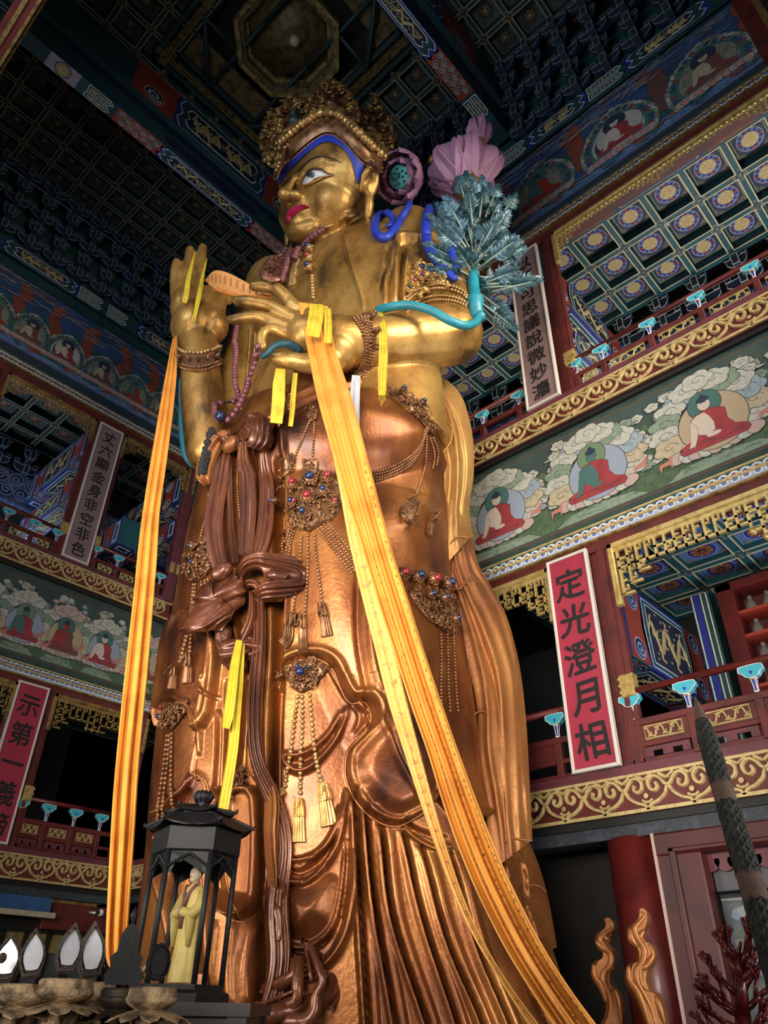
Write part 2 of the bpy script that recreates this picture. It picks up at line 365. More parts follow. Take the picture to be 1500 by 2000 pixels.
def corner_post(F, uc, lab):
    t = thing('corner_post', F(uc, Z['f1t'], 0), lab, 'post')
    for z0, z1 in ((Z['f1t'], Z['lat1']), (Z['f2t'], Z['lat2'])):
        b = MB(); b.fbox(F, uc-.3, uc+.02, z0, z1, -.17, .05, M_LIP, .02); b.fbox(F, uc-.19, uc-.09, z0, z1, .05, .09, M_LIP, .01); b.build('post', t)
        zz = z0+1.24 if z0 < 5 else z0+1.1
        b = MB(); b.fbox(F, uc-.3, uc-.18, zz-.17, zz+.17, .04, .12, M_GOLD, .015); b.build('gilt_clasp', t)
        b = MB(); b.fbox(F, uc-.1, uc+.02, zz-.17, zz+.17, .04, .12, M_GOLD, .015); b.build('gilt_clasp', t)
        for du in (-.27, -.05):
            b = MB(); b.fbox(F, uc+du-.05, uc+du+.06, z1-.9, z1, .045, .1, M_GOLDD, .02)
            for q in range(6): b.ball(F(uc+du, z1-.82+.15*q, .1), .045, M_GOLDD, 6, 4)
            b.build('gilt_bracket', t)
corner_post(FL, 9.98, 'plum red corner post beside the statue\'s raised right elbow')
# ---- hanging gilded fretwork at the head of every opening
def fretwork(F, u0, u1, zt, h, drop, lacy, lab, M):
    t = thing('hanging_fretwork', F(u0, zt, 0), lab, 'fretwork', None)
    b = MB(); b.fbox(F, u0, u1, zt-.10, zt, -.05, .05, M, .015); b.fbox(F, u0+.02, u1-.02, zt-.17, zt-.10, -.03, .02, M)
    b.fbox(F, u0, u0+.1, zt-drop, zt, -.05, .05, M, .015); b.fbox(F, u1-.1, u1, zt-drop, zt, -.05, .05, M, .015); b.build('frame', t)
    b = MB(); L = u1-u0; st = .105 if lacy else .155; r = random.Random(int(u0*100)+int(zt*10)); c = (u0+u1)/2
    n = int(L/st)
    for i in range(1, n):
        u = u0+L*i/n; e = min(u-u0, u1-u)
        d = h*(1.0+.9*math.exp(-((u-c)/(.28))**2))+max(0, 1-e/(.75))**1.6*(drop-h)*.85
        d = .12+math.ceil((d-.12)/st)*st
        q = .013 if lacy else .02
        rows = int(round((d-.12)/st))
        for j in range(rows):
            z1 = zt-.17-j*st; z0 = z1-st
            last = j == rows-1
            if lacy:
                a = r.random()*6.28; kk = 7
                b.tube([F(u+st*.42*math.cos(a+x*.9), (z0+z1)/2+st*.42*math.sin(a+x*.9), .0) for x in range(kk)], q, M, 4)
                if r.random() < .5: b.ball(F(u, (z0+z1)/2, .01), st*.2, M, 5, 4)
            else:
                k2 = r.random()
                b.fbox(F, u-q, u+q, z0, z1, -.025, .025, M)
                if last or k2 < .62: b.fbox(F, u-q, u+st+q, z0-q, z0+q, -.025, .025, M)
                if k2 > .35: b.fbox(F, u, u+st*.55, (z0+z1)/2-q*.8, (z0+z1)/2+q*.8, -.02, .02, M)
                if k2 > .7: b.fbox(F, u+st*.5-q*.8, u+st*.5+q*.8, (z0+z1)/2, z1, -.02, .02, M)
        if not lacy and abs(u-c) < .25: b.ball(F(u, zt-.17-rows*st, 0), .06, M, 6, 4)
    b.build('lattice', t)
fretwork(FR, -4.42, .4, Z['lat1'], .36, 1.10, False, 'gilded key-pattern fretwork at the head of the lower opening over lotus-flower ceiling panels', M_GOLD)
fretwork(FR, -11.8, -5.5, Z['lat1'], .36, 1.0, False, 'shadowed gilded fretwork between the statue\'s scarf and the magenta plaque', M_GOLD)
fretwork(FR, -4.42, .4, Z['lat2'], .2, 1.0, True, 'thin lacy gilded fretwork above the brightly lit coffered gallery', M_GOLD)
fretwork(FR, -11.8, -5.5, Z['lat2'], .2, .9, True, 'lacy gilded fretwork of the upper opening behind the statue\'s shoulder', M_GOLD)
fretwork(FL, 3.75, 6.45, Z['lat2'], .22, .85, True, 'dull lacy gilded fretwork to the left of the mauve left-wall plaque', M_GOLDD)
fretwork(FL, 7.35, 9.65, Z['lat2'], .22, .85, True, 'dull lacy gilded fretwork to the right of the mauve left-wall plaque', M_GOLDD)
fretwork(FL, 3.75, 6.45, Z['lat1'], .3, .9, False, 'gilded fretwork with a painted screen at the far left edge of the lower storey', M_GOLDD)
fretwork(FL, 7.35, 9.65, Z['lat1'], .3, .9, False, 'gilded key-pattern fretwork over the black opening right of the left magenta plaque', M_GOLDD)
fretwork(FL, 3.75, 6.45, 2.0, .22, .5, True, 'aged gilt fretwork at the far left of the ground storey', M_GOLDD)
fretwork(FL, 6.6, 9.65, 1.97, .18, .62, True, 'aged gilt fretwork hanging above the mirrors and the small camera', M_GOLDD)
# ---- railings
def cap_pts(w, h): return [(-w, .55*h), (-w*.95, .95*h), (-.5*w, h), (.5*w, h), (w*.95, .95*h), (w, .55*h), (w*.72, .38*h), (w*.5, .12*h), (w*.2, 0), (-w*.2, 0), (-w*.5, .12*h), (-w*.72, .38*h)]
M_VBLUE = mat('baluster_blue', (0.02, 0.025, 0.32), .45); M_CAP = mat('baluster_cap_teal', (0.05, 0.40, 0.52), .45)
def railing(F, u0, u1, zf, us, lower, lab, n=.0):
    t = thing('balcony_railing', F((u0+u1)/2, zf, n), lab, 'railing', None)
    H = 1.06 if lower else .80
    Mr = M_RED2
    b = MB(); b.tube([F(u0, zf+H-.05, n-.05), F(u1, zf+H-.05, n-.05)], .052, M_RED, 10); b.build('handrail', t)
    zb = zf+(.50 if lower else .27)
    b = MB(); b.fbox(F, u0, u1, zb, zb+.10, n-.09, n-.01, Mr, .012); b.fbox(F, u0, u1, zf, zf+.05, n-.09, n-.02, Mr)
    if lower: b.fbox(F, u0, u1, zf+.20, zf+.27, n-.085, n-.015, Mr, .01)
    for u in us: b.fbox(F, u-.055, u+.055, zf, zb+.02, n-.1, n+.0, Mr, .012)
    if lower:
        for a, c in zip(us[:-1], us[1:]): b.fbox(F, a+.05, c-.05, zf+.27, zb, n-.065, n-.04, Mr)
    b.build('rail_frame', t)
    for u in us:
        hb = H-.10-(zb-zf)-.10
        v = MB(); z0 = zb+.10
        prof = [(.030, 0), (.026, .02*1), (.022, .18*hb), (.030, .35*hb), (.05, .62*hb), (.058, .76*hb), (.045, .80*hb), (.05, .82*hb)]
        v.lathe(F(u, z0, n-.05), prof, M_VBLUE, 10)
        for a in range(4):
            an = a*pi/2+.78; v.tube([Vector(F(u, z0+h, n-.05))+Vector((math.cos(an)*(r+.004), math.sin(an)*(r+.004), 0)) for r, h in prof[1:7]], .007, M_WHITE, 4)
        v.lathe(F(u, z0, n-.05), [(.036, 0), (.036, .02)], M_WHITE, 10)
        o = v.build('baluster', t)
        c = MB(); w, hh = (.16, .17) if lower else (.15, .15)
        zc = zf+H-.10-hh
        pts = cap_pts(w, hh)
        c.prism(F, [(u+x, zc+y) for x, y in pts], n-.10, n+.0, M_CAP)
        c.stroke(F, [(u+x, zc+y) for x, y in pts], .012, n+.0, n+.006, M_WHITE, 1, close=True)
        c.lathe(F(u, zc-.02, n-.05), [(.045, 0), (.055, .02), (.05, .04)], M_GOLDP, 8)
        c.build('cloud_cap', o)
    for a, c in zip(us[:-1], us[1:]):
        z0, z1 = (zf+.30, zf+.47) if lower else (zf+.07, zf+.235)
        a2, c2 = a+.14, c-.14
        if c2-a2 < .15: continue
        q = MB(); q.stroke(F, [(a2, z0), (c2, z0), (c2, z1), (a2, z1)], .024, n-.04, n-.01, M_GOLDP, 1, close=True)
        L = c2-a2; m = 5
        for i in range(m):
            x = a2+L*(i+.5)/m; s = 1 if i % 2 else -1; zc = (z0+z1)/2; r = (z1-z0)*.33
            q.stroke(F, [(x-L/m*.55, zc-s*r), (x-L/m*.2, zc-s*r*1.05), (x, zc), (x+L/m*.2, zc+s*r), (x+L/m*.5, zc+s*r*.8)], .022, n-.035, n-.005, M_GOLDP, 3)
            q.stroke(F, [(x-.02, zc+s*r), (x+.035, zc+s*r*.6), (x+.03, zc)], .018, n-.035, n-.008, M_GOLDP, 3)
        q.build('gilt_panel', t)
        if lower:
            q = MB(); z0, z1 = zf+.06, zf+.19
            q.fbox(F, a+.09, c-.09, z0+.075, z1, n-.06, n-.03, M_LIP); q.fbox(F, a+.09, a+.2, z0, z0+.075, n-.06, n-.03, M_LIP); q.fbox(F, c-.2, c-.09, z0, z0+.075, n-.06, n-.03, M_LIP)
            q.fbox(F, (a+c)/2-.07, (a+c)/2+.07, z0, z0+.075, n-.06, n-.03, M_LIP); q.build('slotted_board', t)
def fr(a, b, s): 
    o = []; x = a
    while (x < b if s > 0 else x > b): o.append(x); x += s
    return o
railing(FR, -4.6, 1.1, Z['l1'], [-4.5, -3.68, -2.78, -1.88, -.98, -.08, .82], True, 'red railing with teal cloud-capped blue balusters beside the magenta five-character plaque')
railing(FR, -12.0, -5.55, Z['l1'], [-5.75, -6.65, -7.55, -8.45, -9.35, -10.25, -11.15, -11.9], True, 'dark stretch of lower railing between the statue\'s scarf and the magenta plaque')
railing(FR, -4.55, 1.1, Z['l2'], [-4.42, -3.87, -2.92, -2.0, -1.06, -.12, .8], False, 'red upper railing with teal caps below the bright coffered ceiling')
railing(FR, -12.0, -5.6, Z['l2'], [-5.75, -6.65, -7.6, -8.55, -9.5, -10.45, -11.4], False, 'upper railing seen between the mauve eight-character plaque and the statue\'s scarf')
railing(FL, 7.28, 9.7, Z['l1'], [7.30, 7.93, 8.60, 9.27], True, 'dark red railing with blue cloud caps behind the mirrors and lantern')
railing(FL, 3.75, 6.4, Z['l1'], [3.9, 4.55, 5.2, 5.85, 6.3], True, 'railing of the lower storey past the left edge plaque')
railing(FL, 3.75, 6.5, Z['l2'], [4.27, 4.98, 5.68, 6.32], False, 'red railing with sky-blue caps left of the mauve left-wall plaque')
railing(FL, 7.3, 9.7, Z['l2'], [7.45, 8.13, 8.83, 9.5], False, 'red railing with sky-blue caps right of the mauve left-wall plaque, behind the orange scarf')
# ================================================================ PLAQUES WITH WRITING
def glyph(ch, size, bold):
    c = bpy.data.curves.new('glyph', 'FONT'); c.body = ch; c.size = size; c.align_x = 'CENTER'; c.align_y = 'CENTER'; c.resolution_u = 3; c.offset = bold
    o = bpy.data.objects.new('glyph', c); COL.objects.link(o); bpy.context.view_layer.update()
    me = bpy.data.meshes.new_from_object(o.evaluated_get(bpy.context.evaluated_depsgraph_get()))
    vs = [tuple(v.co) for v in me.vertices]; fs = [tuple(p.vertices) for p in me.polygons]
    bpy.data.objects.remove(o); bpy.data.curves.remove(c); bpy.data.meshes.remove(me)
    x0 = min(v[0] for v in vs); x1 = max(v[0] for v in vs); y0 = min(v[1] for v in vs); y1 = max(v[1] for v in vs)
    return [(v[0]-(x0+x1)/2, v[1]-(y0+y1)/2) for v in vs], fs
M_MAUVE = mat('faded_mauve_paper', (0.24, 0.155, 0.155), .75, col2=(.20, .13, .13), scale=1.2)
M_MAG = mat('crimson_paper', (0.36, 0.028, 0.06), .6, col2=(.29, .022, .045), scale=1.0)
M_INK = mat('ink', (0.012, 0.010, 0.012), .7)
M_RIM = mat('plaque_rim', (0.62, 0.58, 0.54), .55)
def plaque(F, u0, u1, z0, z1, M, text, zs, size, lab, n=.06, rot=0.0, bold=.012):
    t = thing('couplet_plaque', F((u0+u1)/2, z0, n), lab, 'plaque')
    b = MB(); b.fbox(F, u0+.03, u1-.03, z0+.03, z1-.03, n-.05, n, M); b.build('board', t)
    b = MB(); e = .05
    for a in ((u0, u0+e, z0, z1), (u1-e, u1, z0, z1), (u0+e, u1-e, z0, z0+e), (u0+e, u1-e, z1-e, z1)): b.fbox(F, *a, n-.06, n+.025, M_RIM, .01)
    b.build('frame', t)
    uc = (u0+u1)/2
    for ch, z in zip(text, zs):
        vs, fs = glyph(ch, size, .0); b = MB(); r = random.Random(ord(ch)); a = (r.random()-.5)*.10+rot
        sh = .10*(r.random()-.2)
        pts = []
        for x, y in vs:
            x += sh*y; x, y = x*math.cos(a)-y*math.sin(a), x*math.sin(a)+y*math.cos(a)
            pts.append(F(uc+x, z+y*1.02, n+.008))
        for du, dz, dn in ((0, 0, 0), (bold, 0, .0003), (-bold, 0, .0006), (0, bold, .0009), (0, -bold, .0012)): b.add([F(uc+x, z+y, n+.008) for x, y in ()] or [tuple(Vector(q_)+Vector(F(du, dz, dn))-Vector(F(0, 0, 0))) for q_ in pts], fs, M_INK)
        o = b.build('character', t)
def zsp(a, c, n): return [a+(c-a)*i/(n-1) for i in range(n)]
plaque(FR, -5.53, -4.78, 9.88, 14.48, M_MAUVE, '以不可思議說微妙灋', zsp(14.05, 10.22, 9), .42, 'tall mauve plaque of nine black characters beside the feathery teal bouquet', rot=.06, bold=.007)
plaque(FR, -5.52, -4.76, 2.90, 6.42, M_MAG, '定光澄月相', zsp(5.88, 3.32, 5), .56, 'crimson plaque of five large black characters beside the lower railing of the back wall', rot=.05, bold=.011)
plaque(FL, 6.53, 7.29, 9.87, 14.48, M_MAUVE, '丈六顯金身非空非色', zsp(14.05, 10.22, 9), .42, 'tall mauve plaque of nine black characters on the upper left wall', rot=0, bold=.007)
plaque(FL, 6.42, 7.19, 2.89, 6.40, M_MAG, '示第一義諦', zsp(5.86, 3.25, 5), .54, 'crimson plaque with black characters at the lower left edge, above the mirrors', rot=-.03, bold=.010)
# ================================================================ MURALS
M_SKIN = mat('painted_skin', (0.52, 0.44, 0.38), .7); M_ROBE = mat('painted_red_robe', (0.30, 0.035, 0.045), .7, col2=(.22, .03, .035), scale=6)
M_HALO = mat('painted_halo', (0.05, 0.13, 0.12), .7); M_HALO2 = mat('painted_green_halo', (0.13, 0.2, 0.11), .7)
M_AUR = mat('painted_aureole', (0.42, 0.33, 0.22), .7, col2=(.34, .26, .17), scale=60, tex='noise', lo=.4, hi=.6); M_AUR2 = mat('painted_blue_aureole', (0.28, 0.32, 0.40), .7, col2=(.18, .22, .32), scale=60)
M_CL = [mat('cloud_white', (0.42, 0.42, 0.37), .75, col2=(.33, .34, .31), scale=12), mat('cloud_cream', (0.42, 0.36, 0.25), .75, col2=(.33, .29, .2), scale=12), mat('cloud_green', (0.20, 0.27, 0.20), .75, col2=(.14, .2, .15), scale=12), mat('cloud_blue', (0.26, 0.32, 0.38), .75, col2=(.2, .26, .31), scale=12), mat('cloud_pink', (.42, .31, .28), .75)]
M_OUT = mat('painted_outline', (0.035, 0.04, 0.04), .75)
M_MG = mat('mural_green_ground', (0.045, 0.075, 0.055), .75, col2=(.03, .045, .06), scale=1.6, lo=.35, hi=.7, detail=8)
M_MGB = mat('mural_green_border', (0.03, 0.06, 0.045), .75, col2=(.02, .04, .035), scale=4)
M_MB = mat('mural_blue_ground', (0.03, 0.075, 0.20), .7, col2=(.018, .05, .10), scale=1.4, lo=.35, hi=.7, detail=8)
M_MBB = mat('mural_blue_border', (0.012, 0.035, 0.055), .7)
M_WAT = mat('painted_water', (0.06, 0.13, 0.30), .7, col2=(.16, .26, .45), scale=10, dist=1.5, lo=.45, hi=.7)
M_ROCK = mat('painted_red_rock', (0.25, 0.05, 0.025), .75, col2=(.17, .04, .025), scale=6); M_ROCK2 = mat('painted_plum_rock', (0.12, 0.05, 0.05), .75)
M_HILL = mat('painted_green_hill', (0.075, 0.12, 0.06), .75, col2=(.05, .085, .05), scale=7, dist=1.5); M_HILL2 = mat('painted_blue_green_hill', (0.015, 0.08, 0.10), .75, col2=(.01, .05, .07), scale=5)
M_DEER = mat('painted_deer', (0.42, 0.17, 0.13), .75); M_RLINE = mat('painted_red_line', (0.16, 0.05, 0.04), .75)
M_GREY = mat('painted_grey_figure', (0.23, 0.22, 0.17), .75, col2=(.12, .12, .1), scale=10); M_HAIR = mat('painted_hair', (0.02, 0.03, 0.06), .7)
def lobes(u, z, r, k, a, seed, sq=.7, n=40):
    q = random.Random(seed); ph = q.random()*6
    return [(u+r*(1+a*abs(math.sin(k*t/2+ph)))*math.cos(t), z+r*sq*(1+a*abs(math.sin(k*t/2+ph)))*math.sin(t)) for t in [2*pi*i/n for i in range(n)]]
class Paint:                                     # stacked flat patches, each a hair in front of the last
    def __init__(s, b, F, n): s.b, s.F, s.n = b, F, n; s.base = n
    def nxt(s): s.n += .00014; return s.n
    def poly(s, p, m, out=0.0):
        if out:
            cu = sum(x for x, _ in p)/len(p); cz = sum(y for _, y in p)/len(p); n = s.nxt()
            s.b.poly(s.F, [(x+(x-cu)*out/max(.03, math.hypot(x-cu, y-cz)), y+(y-cz)*out/max(.03, math.hypot(x-cu, y-cz))) for x, y in p], n, M_OUT)
        s.b.poly(s.F, p, s.nxt(), m)
    def ell(s, u, z, r, ry, m, out=0.0, k=22): s.poly([(u+r*math.cos(2*pi*i/k), z+ry*math.sin(2*pi*i/k)) for i in range(k)], m, out)
    def line(s, p, wd, m, sub=3): s.b.stroke(s.F, p, wd, s.nxt(), 0, m, sub)
def swirl(p, u, z, r, m): p.line([(u+r*(1-t/9)*math.cos(t*.9), z+.7*r*(1-t/9)*math.sin(t*.9)) for t in range(8)], .010, m, 2)
def cloud(p, u, z, r, m, seed, tail=0):
    if tail: p.poly([(u, z-.25*r), (u+tail*r*1.5, z-.6*r), (u+tail*r*2.3, z-.45*r), (u+tail*r*1.2, z-.15*r), (u, z+.2*r)], m, .012)
    p.poly(lobes(u, z, r, 5, .28, seed), m, .012); swirl(p, u, z, r*.62, M_OUT) if r > .09 else None
def seated(p, u, zb, h, halo, aur, robe, skin, hand=1, lot=True):
    s = h
    if lot:
        for i in range(9):
            t = (i-4)/4.0; p.poly(lobes(u+t*.52*s, zb+.06*s+.05*s*abs(t)**2, .105*s, 3, .2, i, .8, 14), M_CL[0] if i % 2 else M_CL[4], .01)
    p.ell(u+.05*s, zb+.48*s, .47*s, .46*s, aur, .012); p.ell(u, zb+.80*s, .23*s, .235*s, halo, .012)
    body = [(-.42, .10), (-.47, .17), (-.40, .25), (-.26, .30), (-.21, .45), (-.235, .60), (-.14, .67), (0, .70), (.14, .67), (.24, .60), (.23, .42), (.30, .30), (.44, .24), (.48, .16), (.42, .10)]
    p.poly([(u+x*s, zb+y*s) for x, y in body], robe, .012)
    tors = [(-.17, .34), (-.20, .48), (-.235, .60), (-.14, .66), (-.03, .67), (.02, .58), (.06, .45), (.05, .33), (-.05, .28)]
    p.poly([(u+x*s, zb+y*s) for x, y in tors], skin)
    p.poly([(u+x*s, zb+y*s) for x, y in [(-.235, .60), (-.27, .42), (-.30, .27), (-.34, .18), (-.26, .17), (-.2, .3), (-.16, .45)]], skin, .008)
    p.line([(u-.4*s, zb+.16*s), (u-.1*s, zb+.21*s), (u+.1*s, zb+.15*s), (u+.4*s, zb+.2*s)], .012, M_OUT)
    p.ell(u+.02*s, zb+.27*s, .10*s, .035*s, skin)
    p.ell(u-.005*s, zb+.80*s, .085*s, .10*s, skin, .008); p.ell(u-.005*s, zb+.885*s, .09*s, .055*s, M_HAIR); p.ell(u-.005*s, zb+.945*s, .035*s, .035*s, M_HAIR)
    for q in (-.035, .03): p.line([(u+(q-.02)*s, zb+.81*s), (u+(q+.015)*s, zb+.81*s)], .007, M_OUT, 1)
    p.line([(u-.03*s, zb+.755*s), (u+.02*s, zb+.755*s)], .008, M_VERM, 1)
def green_mural(F, u0, u1, spec, per, lab, n=-.12):
    b = MB(); z0, z1 = Z['bd1'], Z['mu1']
    b.fbox(F, u0, u1, z0, z1, n-.03, n, M_MGB); p = Paint(b, F, n+.001)
    p.poly([(u0, z0+.24), (u1, z0+.24), (u1, z1-.16), (u0, z1-.16)], M_MG)
    p.line([(u0, z0+.22), (u1, z0+.22)], .02, M_RLINE, 1); p.line([(u0, z1-.14), (u1, z1-.14)], .018, M_RLINE, 1); p.line([(u0, z1-.05), (u1, z1-.05)], .014, M_HILL2, 1)
    r = random.Random(int(u0*7)+3)
    for i, (u, st) in enumerate(spec):
        p.n = p.base+.004; um = u+per/2; zz = z0+.26
        p.poly([(um-.34*per, zz), (um-.26*per, zz+.5), (um-.12*per, zz+1.15), (um, zz+1.35), (um+.12*per, zz+1.05), (um+.24*per, zz+.45), (um+.33*per, zz)], M_HILL)
        for q in range(14):
            x = um+(r.random()-.5)*.4*per; y = zz+r.random()*.9*(1-abs(x-um)/(.3*per)*.8)
            p.line([(x-.05, y), (x, y+.10), (x+.05, y+.02)], .010, M_OUT if q % 2 else M_HILL2, 2)
        p.poly([(u-.42*per, zz), (u-.3*per, zz+.16), (u, zz+.22), (u+.3*per, zz+.14), (u+.42*per, zz)], M_CL[2], .01)
        for q in range(9):
            x = u+(r.random()-.5)*.8*per; y = zz+.05+r.random()*.12; p.line([(x-.12, y), (x, y+.03), (x+.12, y)], .012, M_HILL, 2)
        for q in range(10):
            x = u+(r.random()-.5)*.5*per; p.poly([(x-.03, zz+.38), (x-.05, zz+.24), (x+.01, zz+.16), (x+.05, zz+.28), (x+.03, zz+.38)], M_HILL)
        for q in range(34):
            side = 1 if q % 2 else -1; f_ = r.random(); x = u+side*per*(.30+.17*f_); y = z0+.95+1.1*r.random()-.25*f_
            if q % 4 == 0: x = u+side*per*.3*f_; y = z1-.3-.12*r.random()
            rr = (.07+.06*r.random())*min(1, per/1.6); y = min(y, z1-.16-rr*1.1); cloud(p, x, y, rr, M_CL[r.choice([0, 0, 1, 2, 3, 0])], q, side*(q % 3 == 0))
        s = min(1.28, .98*per)
        for q in range(12):
            a = -.35+(pi+.7)*q/11; cloud(p, u+.57*s*math.cos(a), zz+.32+.44*s+.55*s*math.sin(a), .18*s, M_CL[[0, 1, 3, 0, 2][q % 5]], q+5)
        for dx, dz in ((-.2, 1.02), (.2, 1.02), (0, 1.1)): cloud(p, u+dx*s, zz+.30+dz*s, .17*s, M_CL[4 if st == 2 else 0], int(dx*9))
        halo, aur, skin = [(M_HALO, M_AUR, M_SKIN), (M_HALO2, M_AUR2, M_HALO), (M_HALO, M_AUR, M_ROBE), (M_HALO, M_AUR2, M_SKIN)][st]
        seated(p, u, zz+.24, s*.92, halo, aur, M_ROBE if st != 2 else M_RLINE, skin)
        for side in (-1, 1):                     # a small pair of deer on the slopes
            x, y = u+side*.40*per, zz+.42+.1*side
            p.poly([(x-.11, y), (x-.10, y+.06), (x+.06, y+.09), (x+.10, y+.17), (x+.15, y+.16), (x+.11, y+.06), (x+.10, y-.1), (x+.07, y), (x-.06, y), (x-.09, y-.1)], M_DEER)
    return tag(b.build('painted_mural'), lab, 'mural')
def blue_mural(F, u0, u1, spec, per, lab, n=-.10):
    b = MB(); z0, z1 = Z['bd2'], Z['mu2']
    b.fbox(F, u0, u1, z0, z1, n-.03, n, M_MBB); p = Paint(b, F, n+.001)
    p.poly([(u0, z0+.42), (u1, z0+.42), (u1, z1-.1), (u0, z1-.1)], M_MB)
    p.poly([(u0, z0+.42), (u1, z0+.42), (u1, z0+.72)]+[(u1+(u0-u1)*i/40, z0+.72+.09*math.sin(i*1.3)) for i in range(1, 41)], M_WAT)
    p.line([(u0, z0+.40), (u1, z0+.40)], .02, M_RLINE, 1)
    r = random.Random(int(u0*3)+11)
    for q in range(int((u1-u0)*26)):
        x = u0+.1+(u1-u0-.2)*r.random(); y = z0+.45+.34*r.random(); p.line([(x-.09, y), (x-.03, y+.025), (x+.03, y), (x+.09, y+.02)], .010, M_SKYB if q % 2 else M_CL[3], 2)
    for q in range(int((u1-u0)*14)):             # drifting cloud wisps along the top
        x = u0+.2+(u1-u0-.4)*r.random(); y = z1-.15-.75*r.random()**1.5; L = .15+.3*r.random()
        p.line([(x-L, y-.02), (x-L*.3, y+.03), (x+L*.2, y-.01), (x+L, y+.02)], .014, [M_CL[4], M_SKYB, M_ROCK, M_CL[1]][q % 4], 2)
    for i, (u, st) in enumerate(spec):
        p.n = p.base+.004; um = u+per/2
        for q in range(7): p.poly(lobes(u+per*(-.46+.15*q), z0+1.25+.35*math.sin(q*2.1+i), .26*min(1.3, per), 5, .2, q, 1.2), M_HILL2, .008)
        for q in range(9):
            x = um+(r.random()-.5)*.22*min(1.3, per); y = z0+1.25+.15*q*1.1
            if y < z1-.3: p.poly(lobes(x, y, .125*min(1.4, per), 3, .25, q+i, 1.15, 16), M_ROCK if (i % 2 == 0 or per < 1.3) else M_ROCK2, .012)
        for q in range(3):
            x = u+per*(.2+.2*q); p.poly(lobes(x, z0+.62+.06*q, .13, 3, .3, q, .5, 16), [M_ROCK, M_ROCK2, M_ROCK][q], .006)
        s = min(1.45, .93*per)                   # scalloped mandorla with a seated figure
        zb = z0+.72
        man = lambda k: [(u+x*s*k, zb+.50*s+(y-.50)*s*k) for x, y in [(-.50, .06), (-.56, .30), (-.50, .58), (-.32, .86), (0, 1.06), (.32, .86), (.50, .58), (.56, .30), (.50, .06)]]
        for q, pt in enumerate(spline(man(1.0), 3)): p.poly(lobes(pt[0], pt[1], .085*s, 3, .3, q, 1, 12), [M_CL[0], M_CL[2], M_GREY, M_CL[3]][q % 4], .010)
        for q, pt in enumerate(spline(man(.97), 3)): p.poly(lobes(pt[0], pt[1], .045*s, 3, .3, q, 1, 10), [M_HALO, M_HILL2, M_MB, M_RLINE][q % 4])
        p.poly(spline(man(.88), 3), M_HALO, .01); p.poly(spline(man(.78), 3), M_GREY if st != 1 else M_CL[0]); p.poly(spline(man(.70), 3), M_OUT if st == 1 else M_GREY)
        for q in range(11):
            x = u+(q-5)*.098*s; p.poly(lobes(x, zb+.05*s, .07*s, 3, .2, q, .9, 12), M_PINK if q % 2 else M_CL[4], .012)
        p.line([(u-.5*s, zb+.11*s), (u+.5*s, zb+.11*s)], .02, M_CL[0], 1)
        if st == 1: seated(p, u, zb+.08*s, .82*s, M_HAIR, M_CL[0], M_ROBE, M_SKIN, lot=False)
        elif st == 2: seated(p, u, zb+.08*s, .80*s, M_HALO, M_GREY, M_VERM, M_HALO, lot=False)
        else: seated(p, u, zb+.08*s, .82*s, M_HAIR, M_GREY, M_RLINE, M_CL[1], lot=False)
    return tag(b.build('painted_mural'), lab, 'mural')
green_mural(FR, -17.7, 1.1, [(-2.40-2.05*k, [0, 1, 3, 2][k % 4]) for k in range(-1, 5)], 2.05, 'green painted mural of large red-robed seated monks among white clouds on the back wall')
green_mural(FL, .1, 9.95, [(9.50, 2), (8.32, 3), (7.23, 2), (6.16, 1), (5.09, 0), (4.02, 2)], 1.08, 'dark green painted mural of small seated monks among clouds on the left wall')
blue_mural(FR, -17.7, .45, [(-.43, 0), (-2.50, 1), (-4.55, 2), (-6.6, 0)], 2.05, 'blue painted mural of seated figures in scalloped haloes above the bright upper gallery')
blue_mural(FL, .1, 9.95, [(2.82, 2), (3.9, 0), (5.0, 1), (6.2, 0), (7.3, 2), (8.38, 0), (9.45, 1)], 1.1, 'dim blue painted mural with haloed figures and red rocks on the left wall')
